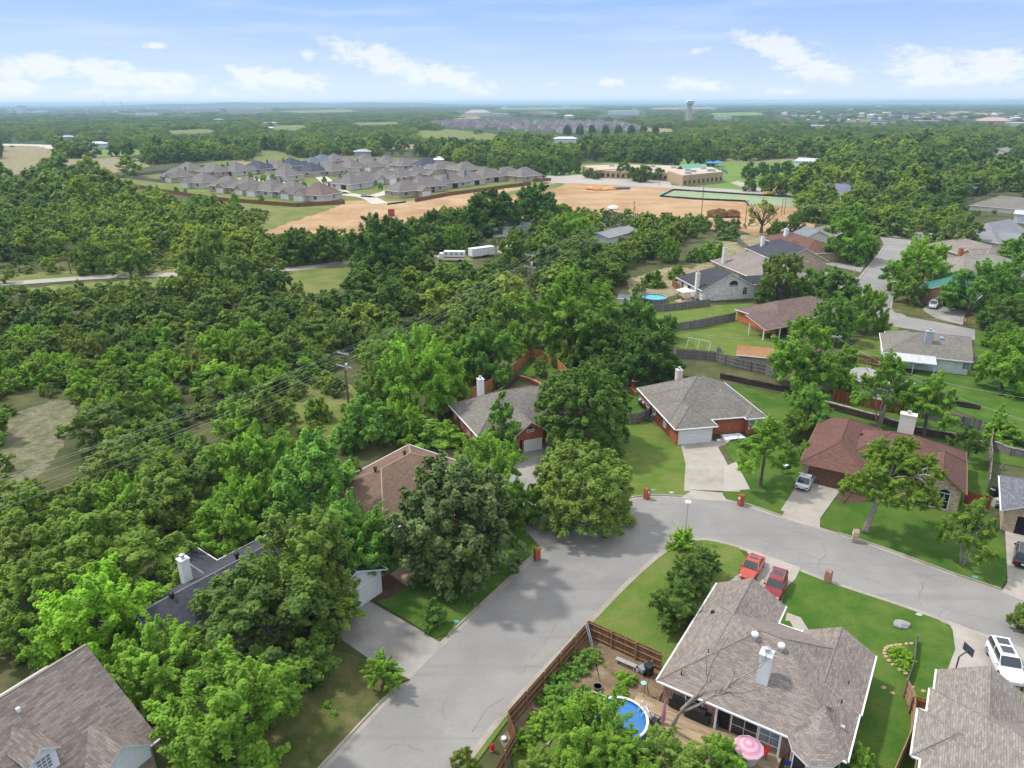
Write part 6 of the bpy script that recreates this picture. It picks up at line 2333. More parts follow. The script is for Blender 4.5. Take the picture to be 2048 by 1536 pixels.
block_building('school', 'tan flat-roofed school wing with a row of tall dark windows', [(1364, 373), (1444, 364.5), (1420, 353), (1334, 362)], 6.0, tanw, flatroof, wins=(0, 9), units=6)
block_building('school', 'long low school block behind the car park trees', [(1190, 356), (1334, 362), (1424, 352.5), (1352, 346), (1240, 343), (1165, 346)], 4.6, tanw, flatroof, wins=(0, 14), units=8)
block_building('school', 'left end of the school with a white entrance canopy', [(1196, 357), (1233, 355), (1225, 349), (1188, 350)], 5.0, brick_red, flatroof, wins=(0, 4))
p0_, p1_ = P(1363, 335, 6), P(1408, 334, 6)
d = (p1_ - p0_).to_2d()
t = thing('play_pavilion', 'green metal pavilion roof on posts behind the school', 'pavilion', (p0_.x, p0_.y, 0), math.atan2(d.y, d.x))
L = d.length
mb = MB()
roof_slab(mb, [(-1, -7, 4.5), (L + 1, -7, 4.5), (L + 1, 0, 8), (-1, 0, 8)], (0, 1, 3))
roof_slab(mb, [(L + 1, 7, 4.5), (-1, 7, 4.5), (-1, 0, 8), (L + 1, 0, 8)], (0, 1, 3))
mb.build('roof', [M('pavilion_green', (.13, .33, .22), .5), white], t)
for x in (0, L / 2, L):
    for y in (-6, 6):
        mb = MB()
        mb.box(x - .2, y - .2, 0, x + .2, y + .2, 4.4)
        mb.build('post', M('pavilion_post', (.2, .3, .24), .6), t)
for lb, u, v, r in (('blue shade sail beside the green pavilion', 1419, 341, 4), ('second blue shade sail over the play area', 1434, 340, 4.6)):
    p = P(u, v, 0)
    t = thing('shade_sail', lb, 'shade sail', tuple(p))
    mb = MB()
    for k in range(6):
        a, b = k * pi / 3, (k + 1) * pi / 3
        mb.poly([(0, 0, 6.6), (r * cos(a), r * sin(a), 5.2), (r * cos(b), r * sin(b), 5.2)])
        mb.poly([(0, 0, 6.5), (r * cos(b), r * sin(b), 5.1), (r * cos(a), r * sin(a), 5.1)])
    mb.build('canopy', M('shade_blue', (.05, .22, .52), .6), t)
    mb = MB()
    mb.tube([(0, 0, 0), (0, 0, 6.5)], .15, 6)
    mb.build('mast', M('mast_blue', (.05, .12, .35), .5), t)
t = thing('play_tower', 'blue and yellow play tower under the shade sails', 'play tower', tuple(P(1425, 347, 0)))
mb = MB()
for k in range(4):
    mb.box(k * 2.2 - .15, -.15, 0, k * 2.2 + .15, .15, 4.0)
    mb.box(k * 2.2 - .15, 2.2, 0, k * 2.2 + .15, 2.5, 4.0)
mb.build('posts', M('mast_blue', (.05, .12, .35), .5), t)
mb = MB()
mb.box(-.2, -.2, 1.8, 6.8, 2.5, 2.0)
mb.build('platform', M('play_yellow', (.50, .34, .10), .5), t)
mb = MB()
mb.tube([(6.8, 1, 2.2), (9, 1, 1.2), (10.6, 1, .3)], .5, 8)
mb.build('slide', M('slide_blue', (.06, .20, .55), .4), t)

# ------------------------------------------------------------------ trees
rng = np.random.default_rng(11)
leaf_near = leaf_mat('leaves', (.108, .168, .034), (.310, .452, .078), trans=.45)
leaf_gloss = leaf_mat('glossy_leaves', (.040, .078, .020), (.185, .265, .075), rough=.42, trans=.25)
leaf_far = leaf_mat('wood_leaves', (.105, .160, .042), (.300, .425, .086), by_random=True, trans=.4)
bark = M('bark', (.13, .105, .085), .95, .1, .3, 4)
bark_p = M('pale_bark', (.30, .26, .22), .95, .1, .25, 4)


def unit(v):
    return v / np.maximum(np.linalg.norm(v, axis=-1, keepdims=True), 1e-9)


def crown_mesh(name, seed, clumps, per, leaf, mat, shape='round', flat=.8, rc=(.17, .30), spray=.5, lobes=8, up=.55):
    """leafy sprays round several uneven lobes of a unit crown; every leaf is a small bent quad"""
    g = np.random.default_rng(seed)
    k = np.arange(lobes)
    a = k * 2.399963 + g.uniform(0, 6.28)
    h = np.clip((k + .5) / lobes + g.uniform(-.06, .06, lobes), .02, .98)
    if shape == 'cone':
        R_, Z_, S_ = (1 - h) * .62, h * 2 - 1, .50 - .30 * h
    elif shape == 'tall':
        R_, Z_, S_ = .46 * np.sin(np.pi * np.clip(h * .8 + .15, 0, 1)), h * 1.5 - .72, g.uniform(.34, .50, lobes)
    elif shape == 'umbrella':
        R_, Z_, S_ = np.sqrt(h) * .78, .35 - .75 * h + g.uniform(-.2, .2, lobes), g.uniform(.28, .42, lobes)
    elif shape == 'ball':
        zz = .95 - 1.5 * h
        R_, Z_, S_ = .66 * np.sqrt(np.clip(1 - zz * zz, .02, 1)), .62 * zz, g.uniform(.36, .44, lobes)
    elif shape == 'bush':
        R_, Z_, S_ = np.sqrt(h) * .62, .2 - .6 * h + g.uniform(-.1, .1, lobes), g.uniform(.36, .50, lobes)
    else:
        R_, Z_, S_ = .60 * np.sqrt(np.clip(1 - (1 - h * 1.55) ** 2, .02, 1)), .55 - 1.05 * h + g.uniform(-.12, .12, lobes), g.uniform(.32, .52, lobes)
    R_ = R_ * g.uniform(.85, 1.18, lobes)
    lc = np.stack([R_ * np.cos(a), R_ * np.sin(a), Z_], 1)
    li = g.choice(lobes, clumps, p=S_ ** 2 / (S_ ** 2).sum())
    d = unit(g.normal(size=(clumps, 3)) + np.array([0, 0, .35]) + unit(lc[li] + 1e-6) * .7)
    c = lc[li] + d * (S_[li] * g.uniform(.45, 1.05, clumps))[:, None] * np.array([1, 1, .85])
    rcl = g.uniform(rc[0], rc[1], clumps)
    ct = np.clip(g.normal(.5, .22, clumps) + g.normal(0, .12, lobes)[li], 0, 1)
    N = clumps * per
    ci = np.repeat(np.arange(clumps), per)
    ld = unit(g.normal(size=(N, 3)) + np.array([0, 0, .3]))
    lr = g.random(N) ** .5
    off = ld * lr[:, None] * rcl[ci][:, None] * .8
    off[:, 2] *= flat
    tw = unit(d * .9 + g.normal(size=(clumps, 3)) * .45 + np.array([0, 0, .25]))[ci]
    s_ = g.random(N)
    off = off * (1.15 - .75 * s_)[:, None] + tw * (s_ * 1.7 - .6)[:, None] * rcl[ci][:, None] * (.35 + spray)
    p = c[ci] + off
    nrm = unit(ld * .40 + d[ci] * .45 + g.normal(size=(N, 3)) * .34 + np.array([0, 0, up]))
    q = np.percentile(np.hypot(p[:, 0], p[:, 1]), 97)
    z0, z1 = np.percentile(p[:, 2], 1.5), np.percentile(p[:, 2], 98.5)
    p[:, :2] /= q
    p[:, 2] = (p[:, 2] - z0) / (z1 - z0) * 2 - 1
    t = unit(np.cross(nrm, g.normal(size=(N, 3))))
    b = np.cross(nrm, t)
    sz = leaf * g.uniform(.65, 1.3, N)
    L = sz[:, None] * t
    W = sz[:, None] * .62 * b
    v = np.empty((N, 4, 3), np.float32)
    bend = nrm * (sz * .18)[:, None]
    v[:, 0] = p - L
    v[:, 1] = p - W + bend
    v[:, 2] = p + L
    v[:, 3] = p + W + bend
    tint = np.clip(ct[ci] * .60 + g.random(N) * .34 + .16 * (s_ - .3), 0, 1).astype(np.float32)
    me = bpy.data.meshes.new(name)
    me.vertices.add(N * 4)
    me.vertices.foreach_set('co', v.reshape(-1))
    me.loops.add(N * 4)
    me.loops.foreach_set('vertex_index', np.arange(N * 4, dtype=np.int32))
    me.polygons.add(N)
    me.polygons.foreach_set('loop_start', np.arange(N, dtype=np.int32) * 4)
    me.update(calc_edges=True)
    at = me.attributes.new('tint', 'FLOAT', 'FACE')
    at.data.foreach_set('value', tint)
    me.materials.append(mat)
    return me


def trunk_mesh(name, seed, mat, stems=1, lean=0.0, r=.055, limbs=6):
    """unit trunk: radius scaled with the crown radius, height 1 reaches the crown's centre"""
    g = random.Random(seed)
    mb = MB()
    for s in range(stems):
        a = 2 * pi * s / max(stems, 1) + g.random()
        sp = 0 if stems == 1 else .30
        top = Vector((cos(a) * sp + lean, sin(a) * sp, .95))
        base = Vector((cos(a) * sp * .2, sin(a) * sp * .2, 0))
        mid = base.lerp(top, .5) + Vector((g.uniform(-.05, .05) - lean * .15, g.uniform(-.05, .05), 0))
        rr = r / (stems ** .6)
        mb.tube([base, base.lerp(mid, .08) + Vector((0, 0, .02)), mid, top], [rr * 1.5, rr * 1.05, rr * .85, rr * .55], 7)
        for k in range(max(2, limbs // stems)):
            a2 = a + 2 * pi * k / max(2, limbs // stems) + g.uniform(-.4, .4)
            st = mid.lerp(top, g.uniform(0.0, .9))
            rch = g.uniform(.35, .65)
            en = st + Vector((cos(a2) * rch, sin(a2) * rch, g.uniform(.25, .55)))
            md = st.lerp(en, .5) + Vector((0, 0, -.06))
            mb.tube([st, md, en], [rr * .5, rr * .34, rr * .12], 5)
            for q in range(2):
                e2 = md.lerp(en, g.uniform(.2, .8))
                mb.tube([e2, e2 + Vector((g.uniform(-.25, .25), g.uniform(-.25, .25), g.uniform(.1, .3)))], [rr * .2, rr * .06], 4)
    o = mb.build(name, mat)
    me = o.data
    bpy.data.objects.remove(o)
    return me


PROTO = {
    'O': [crown_mesh('oak_crown_%d' % k, 20 + k, 170, 190, .036, leaf_near, lobes=(9, 7, 11, 8)[k], rc=(.12, .22)) for k in range(4)],
    'R': [crown_mesh('round_crown_%d' % k, 30 + k, 420, 95, .034, leaf_near, 'ball', lobes=34, rc=(.09, .14), spray=.15) for k in range(2)],
    'T': [crown_mesh('tall_crown_%d' % k, 40 + k, 150, 190, .036, leaf_near, 'tall', lobes=8, rc=(.12, .22)) for k in range(2)],
    'C': [crown_mesh('cone_crown_0', 50, 150, 170, .042, leaf_near, 'cone', lobes=10, rc=(.12, .2))],
    'W': [crown_mesh('feathery_crown_%d' % k, 60 + k, 190, 190, .031, leaf_near, lobes=(10, 8, 12)[k], rc=(.10, .20), spray=1.2, up=.7) for k in range(3)],
    'M': [crown_mesh('magnolia_crown', 70, 360, 95, .040, leaf_gloss, 'ball', lobes=28, rc=(.09, .15), spray=.2)],
    'U': [crown_mesh('spreading_crown_%d' % k, 80 + k, 110, 200, .033, leaf_near, 'umbrella', lobes=9, rc=(.12, .22), spray=.9) for k in range(2)],
    'B': [crown_mesh('bush_crown_%d' % k, 90 + k, 80, 120, .060, leaf_near, 'bush', lobes=6, rc=(.16, .28)) for k in range(2)],
    'F': [crown_mesh('feathery_bush', 95, 80, 90, .06, leaf_near, 'bush', lobes=6, rc=(.14, .26), spray=1.8)],
    'S': [crown_mesh('scrub_crown_%d' % k, 100 + k, 110, 110, .052, leaf_near, ('round', 'tall', 'round', 'umbrella')[k], lobes=(6, 5, 8, 7)[k], rc=(.15, .27), spray=.7) for k in range(4)],
}
TRUNK = {1: [trunk_mesh('trunk_a', 1, bark), trunk_mesh('trunk_b', 2, bark)], 3: [trunk_mesh('stems', 3, bark_p, stems=4, r=.06)], 'lean': [trunk_mesh('leaning_trunk', 4, bark, lean=.28)]}
CLEARH = {'O': .10, 'R': .12, 'T': .10, 'C': .05, 'W': .12, 'M': .0, 'U': .75, 'B': -.25, 'F': -.2, 'S': .02}
KASP = {'O': .80, 'R': .80, 'T': 1.15, 'C': 1.35, 'W': .85, 'M': 1.05, 'U': .62, 'B': .75, 'F': .85, 'S': .82}
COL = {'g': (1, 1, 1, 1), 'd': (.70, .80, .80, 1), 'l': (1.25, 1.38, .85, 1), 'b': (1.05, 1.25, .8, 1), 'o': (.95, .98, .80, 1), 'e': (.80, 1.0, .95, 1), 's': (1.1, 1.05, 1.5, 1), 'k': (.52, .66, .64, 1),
       'y': (1.35, 1.60, .75, 1), 'v': (.85, 1.12, 1.0, 1), 'r': (1.05, .9, .85, 1)}
NT_ = 0


def place_tree(X, Y, r, typ, k, col, label, group=None, name='tree', cat='tree', stems=1, clear=None, zb=0.0, seed=None):
    global NT_
    NT_ += 1
    g = random.Random(NT_ * 7 + 3)
    clear = CLEARH[typ] if clear is None else clear
    zc = (k + clear) * r
    root = thing(name, label, cat, (X, Y, zb), g.uniform(0, 6.28), group)
    pr = PROTO[typ]
    cr = bpy.data.objects.new('crown', pr[g.randrange(len(pr))])
    C.objects.link(cr)
    cr.parent = root
    cr.location = (0, 0, zc)
    cr.scale = (r, r * g.uniform(.92, 1.08), k * r)
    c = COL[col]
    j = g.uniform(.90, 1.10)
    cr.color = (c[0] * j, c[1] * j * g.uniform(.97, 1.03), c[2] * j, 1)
    if typ not in ('B', 'F') or stems != 1:
        tm = TRUNK[stems]
        tr = bpy.data.objects.new('trunk', tm[g.randrange(len(tm))])
        C.objects.link(tr)
        tr.parent = root
        tr.scale = (r, r, max(zc, .3))
    return root


def tree(uc, vc, w, typ, col, label, k=None, group=None, name=None, cat=None, stems=1, clear=None):
    """crown centre pixel and crown width in photo pixels"""
    k = KASP[typ] if k is None else k
    cl = CLEARH[typ] if clear is None else clear
    r = 4.0
    for _ in range(14):
        p = P(uc, vc, (k + cl) * r)
        r = w / 2 * Q(*p)[2] / FPX
    r *= 1.0
    bush = typ in ('B', 'F')
    return place_tree(p.x, p.y, r, typ, k, col, label, group, name or ('shrub' if bush else 'tree'), cat or ('shrub' if bush else 'tree'), stems, clear)


HAND = [
    # lower left
    (462, 1428, 300, 'W', 'b', 'big fresh-green weeping tree on the bottom lawn beside the worn grass', .80),
    (192, 1232, 245, 'W', 'y', 'lime-yellow feathery tree beside the dark slate roof', .78),
    (318, 1335, 190, 'W', 'b', 'bright green tree between the dormer roof and the weeping tree', .8),
    (520, 1243, 300, 'O', 'd', 'dark vine-draped tree with pale flower sprays beside the stained drive', .62),
    (598, 1140, 250, 'W', 'g', 'mid-green tree whose crown hides the middle of the slate roof', .9),
    (652, 1178, 130, 'W', 'g', 'leafy tree in front of the white garage wall of the slate house', .9),
    (702, 1085, 168, 'W', 'v', 'fresh blue-green tree between the slate house and the brown roof', 1.0),
    (632, 968, 210, 'O', 'v', 'broad blue-green tree behind the brown hip roof', .9),
    (912, 1046, 246, 'M', 'g', 'dark glossy magnolia in front of the brown-roofed house', 1.0),
    (972, 962, 165, 'W', 'b', 'bright green tree just behind the dark magnolia', .95),
    (1050, 1015, 60, 'T', 'b', 'slim bright green tree right of the magnolia at the drive', 1.4),
    (1166, 970, 200, 'R', 'g', 'dense round street tree leaning over the bend of the road', .74),
    (1164, 814, 190, 'R', 'd', 'large dark round tree in front of the arched-garage house', .82),
    (1004, 852, 96, 'C', 'v', 'cone-shaped young tree in front of the arched garage', 1.3),
    (862, 868, 140, 'B', 'b', 'wide flat hedge bush beside the brick side wall', .45),
    (735, 838, 118, 'O', 'v', 'dark green tree behind the brown roof at the wood edge', .85),
    (812, 838, 72, 'W', 'b', 'small bright tree over the half-hidden shed', 1.0),
    (835, 752, 160, 'W', 'b', 'light green tall tree in the wood behind the arched-garage house', 1.0),
    (905, 770, 75, 'T', 'l', 'slender yellow-green tree by the new cedar fence', 1.1),
    (975, 705, 120, 'O', 'v', 'dark leafy tree touching the corner of the cedar fence', .9),
    (925, 718, 80, 'W', 'b', 'pale green tree left of the cedar fence corner', 1.0),
    (1145, 628, 200, 'W', 'b', 'very large bright green spreading tree below the tall pole', .75),
    (1042, 678, 70, 'W', 'l', 'feathery yellow-green tree above the cedar fence', .9),
    (1232, 690, 100, 'O', 'd', 'dark tree on the bank behind the brick patio', .9),
    (1300, 712, 125, 'O', 'k', 'very dark thicket tree left of the grey fence', .8),
    (1268, 640, 95, 'O', 'v', 'blue-green tree left of the swing lawn', .9),
    (1200, 745, 80, 'O', 'd', 'dark tree at the top of the raised lawn bank', .8),
    (1133, 715, 60, 'B', 'o', 'rounded olive bush right of the cedar fence', .9),
    (1083, 733, 34, 'T', 'g', 'little tree alone on the raised lawn', 1.1),
    (1330, 655, 60, 'O', 'v', 'dark tree by the grey fence of the round pool', .8),
    (240, 1108, 250, 'O', 'o', 'broad olive-green tree behind the lime-yellow tree', .7),
    (75, 1180, 190, 'O', 'o', 'olive tree at the left edge above the dormer roof', .75),
    (120, 1100, 150, 'O', 'o', 'olive tree at the left edge behind the broad olive one', .75),
    (345, 1180, 130, 'O', 'o', 'olive tree hiding the left end of the slate roof', .7),
    (442, 1062, 130, 'O', 'b', 'yellow-green tree behind the slate roof', .9),
    (478, 1010, 110, 'W', 'b', 'bright tree in the gap behind the slate roof', .95),
    (330, 1010, 170, 'O', 'g', 'mid-green tree under the cables at the lower left', .8),
    (520, 930, 150, 'W', 'b', 'tall light tree beside the cables above the slate roof', .95),
    (560, 1010, 100, 'O', 'd', 'dark tree in the shade behind the mid-green crown', .9),
    (120, 1290, 120, 'W', 'b', 'bright green tree over the ridge of the dormer roof', .8),
    (410, 1360, 130, 'O', 'g', 'green tree in the shade left of the weeping tree', .8),
    (250, 1290, 120, 'W', 'b', 'leafy bright tree above the end of the dormer roof', .8),
    (700, 960, 80, 'O', 'd', 'dark tree tucked behind the left end of the brown roof', 1.0),
    (1000, 1075, 60, 'B', 'd', 'dark undergrowth bush at the foot of the magnolia', .8),
    (780, 1080, 60, 'O', 'k', 'dark small tree between the brown roof and the magnolia', .9),
    (60, 1040, 150, 'O', 'o', 'olive-green tree at the left edge just below the bare clearing', .8),
    (30, 1120, 140, 'O', 'g', 'mid-green tree at the left edge under the lowest cables', .8),
    (165, 1015, 150, 'O', 'g', 'spreading green tree under the cables right of the bare clearing', .75),
    (250, 1010, 130, 'W', 'b', 'bright-tipped tree in the wood under the cables', .8),
    (400, 980, 140, 'O', 'd', 'dark tree under the middle of the near cables', .8),
    (1180, 692, 90, 'O', 'd', 'dark tree under the right side of the big bright tree', .9),
    (1262, 742, 80, 'O', 'k', 'dark thicket tree above the brick patio wall', .8),
    (1330, 735, 66, 'O', 'd', 'dark tree at the near end of the long grey fence', .8),
    (1225, 655, 76, 'O', 'v', 'blue-green tree right of the big bright tree', .9),
    (635, 824, 58, 'B', 'o', 'lone round olive bush in the cable clearing', .9),
    (760, 770, 96, 'W', 'g', 'green tree in the wood edge right of the clearing pole', .95),
    (880, 690, 100, 'O', 'o', 'olive tree in the corridor below the cables', .7),
    (800, 700, 90, 'O', 'g', 'green tree beside the corridor right of the clearing pole', .85),
    (1010, 640, 100, 'O', 'g', 'green tree left of the tall pole', .85),
    (700, 870, 70, 'O', 'v', 'dark tree at the wood edge behind the brown roof ridge', .9),
    (15, 1275, 110, 'O', 'o', 'olive tree at the left edge behind the ridge of the dormer roof', .8),
    # corner lot and street
    (1352, 1208, 96, 'T', 'd', 'dark crape myrtle nearest the corner house with a ring of mulch', 1.05),
    (1378, 1150, 84, 'T', 'd', 'middle dark crape myrtle beside the corner house roof', 1.0),
    (1412, 1125, 58, 'T', 'd', 'smaller dark crape myrtle near the orange-red car', 1.0),
    (1366, 1080, 62, 'F', 'l', 'feathery yellow-green bush under the street lamp', .8),
    (1532, 886, 134, 'U', 'b', 'loose leaning tree on the lawn between the two drives', .72),
    (1618, 812, 92, 'O', 'v', 'dark green tree behind the rust-red roof', 1.0),
    (1590, 850, 50, 'T', 'o', 'brownish tall shrub beside the dark green tree', 1.2),
    (1618, 905, 50, 'W', 'b', 'small light tree at the corner of the brown garage', .9),
    (1942, 880, 72, 'U', 'd', 'small dark umbrella tree on the back lawn of the rust-red house', .7),
    (2052, 1240, 64, 'O', 'g', 'tree crown cut by the right edge above the white car', .9),
    (867, 1226, 60, 'C', 'e', 'small dark conical magnolia on the lawn by the kerb', 1.05),
    # bottom yard
    (1186, 1474, 178, 'W', 'b', 'light green tree hiding half of the blue pool', .75),
    (1335, 1522, 150, 'W', 'g', 'leafy bright tree in front of the deck', .75),
    (1445, 1525, 110, 'O', 'b', 'small dense tree beside the pink parasol', .8),
    (1085, 1540, 100, 'W', 'g', 'bright tree at the bottom edge by the garden fence', .7),
    (1240, 1545, 150, 'W', 'b', 'green tree at the bottom edge below the pool', .7),
    (1720, 1520, 70, 'B', 'b', 'bright climbing shrub at the corner of the bay', .8),
    (925, 1520, 50, 'B', 'r', 'dark reddish shrub at the bottom edge by the kerb', 1.0),
    # the white house, second street
    (1603, 712, 140, 'O', 'b', 'large leafy tree between the orange shed and the leaning pole', .95),
    (1775, 762, 130, 'U', 'b', 'multi-stemmed tree in front of the red-stained fence', .8),
    (1865, 795, 120, 'U', 'b', 'wide light tree over the mossy fence', .75),
    (2015, 728, 120, 'O', 'b', 'yellow-green tree at the right edge by the white house', .85),
    (2000, 668, 60, 'O', 'v', 'grey-green tree behind the right end of the white house', .8),
    (2030, 690, 70, 'O', 'b', 'light tree at the right edge behind the yellow-green one', .8),
    (1695, 720, 60, 'O', 'b', 'loose tree left of the white house', .9),
    (1690, 760, 50, 'T', 'l', 'yellow-green young tree beside the pale metal shed', .9),
    (1998, 845, 50, 'C', 'y', 'bright lime vine-covered stump at the end of the mossy fence', 1.4),
    (2010, 870, 90, 'B', 'b', 'spreading green bush at the right end of the mossy fence', .5),
    (1740, 622, 84, 'O', 'b', 'yellow-green tree on the lawn corner of the second street', 1.05),
    (1667, 640, 92, 'R', 'v', 'round blue-green tree beside the umber roof', .9),
    (1672, 582, 96, 'O', 'd', 'dark tree behind the round blue-green one', .8),
    (1625, 570, 60, 'O', 'v', 'dark narrow tree between the umber roof and the pale stone house', 1.0),
    (1565, 556, 96, 'O', 'g', 'green tree in front of the navy-roofed house', .95),
    (1526, 582, 36, 'C', 'd', 'dark pointed tree at the corner of the pale stone house', 1.3),
    (1850, 524, 104, 'W', 'l', 'tall yellow-green street tree beside the second street', .85),
    (1800, 545, 66, 'T', 'b', 'light green narrow tree at the kerb of the second street', 1.1),
    (1820, 575, 68, 'O', 'g', 'green tree in front of the street lamp corner', .85),
    (1948, 575, 110, 'O', 'v', 'large green tree beside the sea-green roof', .9),
    (2020, 560, 100, 'O', 'v', 'large dark green tree at the right edge by the drive', 1.0),
    (2010, 630, 90, 'O', 'd', 'dark tree on the shaded ground at the right edge', .7),
    (2040, 500, 80, 'O', 'v', 'dense tree at the right edge in front of the tan hip roof', .8),
    (1697, 478, 96, 'O', 'b', 'leafy tree over the navy house drive', .8),
    (1728, 493, 50, 'O', 'v', 'dark tree at the kerb near the bend of the second street', .9),
    (1708, 505, 50, 'O', 'v', 'small dark tree on the strip of grass by the second street', .9),
    (1645, 500, 30, 'O', 'd', 'small dark tree beside the navy gable', .9),
    (1920, 464, 84, 'O', 's', 'silver-green tree in front of the grey gable house', .8),
    (1865, 470, 40, 'C', 'd', 'dark rounded conifer beside the silver-green tree', .9),
    (1790, 455, 100, 'B', 'g', 'wide green thicket across the end of the second street', .5),
    (1590, 450, 44, 'O', 'd', 'dark tree between the dirt site and the wood', .9),
    (1555, 460, 40, 'O', 'd', 'dark small tree by the rust-red roof', .8),
    (1700, 440, 70, 'O', 'v', 'green tree behind the bend of the second street', .8),
    # middle distance
    (772, 490, 150, 'O', 'k', 'big dark oak beside the lane in front of the dirt', .74),
    (655, 490, 90, 'O', 'd', 'dark hedge tree along the dirt left of the big oak', .7),
    (590, 492, 80, 'O', 'd', 'dark hedge tree at the left end of the dirt hedge', .8),
    (870, 450, 66, 'O', 'd', 'tree at the near edge of the dirt right of the big oak', .8),
    (832, 462, 60, 'O', 'd', 'dark tree above the big oak at the dirt edge', .85),
    (905, 445, 54, 'O', 'd', 'dark tree right of the mid dirt edge tree', .85),
    (985, 422, 110, 'O', 'k', 'dark oak against the dirt left of the white mobile home', .72),
    (1065, 412, 110, 'O', 'k', 'dark oak against the dirt behind the white mobile home', .72),
    (910, 478, 54, 'R', 'b', 'small round bright tree beside the lane end', .9),
    (935, 470, 40, 'O', 'd', 'dark tree between the bright round tree and the mobile home', .9),
    (420, 512, 104, 'O', 'g', 'tall tree where the lane disappears on the left', 1.0),
    (470, 545, 90, 'O', 's', 'grey-green spreading tree beside the lane field', .8),
    (255, 515, 76, 'O', 'g', 'green tree beside the lone pole on the lane', .85),
    (180, 515, 66, 'O', 'g', 'rounded tree left of the lane pole group', .85),
    (1030, 490, 60, 'O', 'g', 'tree half hiding the long white trailer', 1.0),
    (1130, 470, 80, 'O', 'b', 'light green tree between the two mobile homes', .95),
    (1165, 462, 50, 'O', 'l', 'yellow-green tree left of the short mobile home', 1.0),
    (1080, 500, 66, 'O', 'g', 'tree right of the white trailers', .9),
    (1340, 500, 44, 'R', 'b', 'bright round bush-like tree on the hill slope', 1.0),
    (1305, 562, 52, 'B', 'o', 'olive bush on the dry slope above the round pool', .7),
    (1352, 548, 44, 'B', 'g', 'green bush on the dry slope behind the charcoal roof', .7),
    (1392, 512, 40, 'B', 'd', 'dark bush near the top of the dry slope', .8),
    (1455, 470, 50, 'B', 's', 'grey-green bush at the top of the dry slope', .6),
    (1278, 580, 30, 'B', 'g', 'small bush just above the white shed', .8),
    (1425, 505, 60, 'B', 'b', 'bright clipped bush above the pale stone house', .7),
]
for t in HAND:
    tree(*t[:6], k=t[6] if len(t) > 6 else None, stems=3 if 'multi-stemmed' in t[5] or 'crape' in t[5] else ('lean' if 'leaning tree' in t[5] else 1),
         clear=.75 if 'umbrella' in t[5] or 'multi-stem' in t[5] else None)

# the crape myrtle with bare legs near the right kerb
tree(1945, 1052, 120, 'U', 'o', 'yellowish crape myrtle on bare pale stems near the right kerb', k=.85, stems=3, clear=.7)
# the young broad-leaved tree on the strip beside the stained drive
tree(765, 1343, 80, 'F', 'b', 'small spiky young tree at the kerb below the stained drive', k=.8, name='tree', cat='tree', stems='lean', clear=.35)

# the tall leaning tree in front of the rust-red house: long bare trunk, open crown, dead limb
base = P(1730, 1062, .1)
lt = thing('tree', 'tall open-crowned tree on a long leaning pale trunk in front of the rust-red roof', 'tree', (base.x, base.y, .1))
top = P(1790, 925, 9.0)
dv = Vector((top.x - base.x, top.y - base.y, 0))
mb = MB()
mb.tube([(0, 0, 0), (0, 0, .15), dv * .22 + Vector((0, 0, 2.4)), dv * .45 + Vector((0, 0, 4.6)), dv * .8 + Vector((0, 0, 7.2)), dv + Vector((0, 0, 9.4))], [.50, .36, .29, .25, .18, .07], 10)
gg = random.Random(5)
for k in range(9):
    t0 = dv * gg.uniform(.4, .8) + Vector((0, 0, gg.uniform(4.6, 7.0)))
    a = gg.uniform(0, 6.28)
    e = t0 + Vector((cos(a) * 2.6, sin(a) * 2.6, gg.uniform(.8, 2.2)))
    mb.tube([t0, t0.lerp(e, .5) + Vector((0, 0, .3)), e], [.13, .09, .03], 6)
mb.build('trunk', bark_p, lt, smooth=True)
for i, (ox, oy, oz, r, k) in enumerate([(-2.6, -.4, 7.0, 2.7, .62), (.2, .5, 8.6, 3.0, .62), (2.6, .8, 7.2, 2.6, .6), (.6, -2.0, 6.4, 2.2, .6), (3.8, -1.0, 5.6, 1.8, .7), (-3.2, 1.2, 5.4, 1.7, .6), (-1.2, 1.5, 9.4, 2.2, .7), (1.8, 2.0, 9.2, 2.3, .7), (4.4, .6, 7.8, 2.0, .7)]):
    cr = bpy.data.objects.new('crown', PROTO['U'][i % 2])
    C.objects.link(cr)
    cr.parent = lt
    cr.location = (dv.x + ox, dv.y + oy, oz)
    cr.scale = (r, r, r * k)
    cr.rotation_euler = (0, 0, i * 1.3)
    cr.color = (1.15, 1.15, .85, 1)
mb = MB()
o = dv + Vector((2.0, -.6, 7.4))
for k in range(7):
    a = -.3 + k * .33
    e = o + Vector((cos(a) * gg.uniform(1.2, 2.4), -1.2 * sin(a) - .3, gg.uniform(-.6, 1.3)))
    m_ = o.lerp(e, .55) + Vector((0, 0, .25))
    mb.tube([o + Vector((-.6, .3, -.3)), o, m_, e], [.09, .07, .05, .015], 5)
    for q in range(3):
        e2 = m_.lerp(e, gg.random())
        mb.tube([e2, e2 + Vector((gg.uniform(-.5, .5), gg.uniform(-.5, .2), gg.uniform(-.3, .5)))], [.025, .008], 4)
mb.build('dead_limb', M('bleached_wood', (.48, .43, .38), .9), lt)

# dead tree arching over the corner house roof
base = P(1428, 1462, .3)
dt = thing('dead_tree', 'leafless grey tree arching over the back of the corner house roof', 'tree', (base.x, base.y, .1))


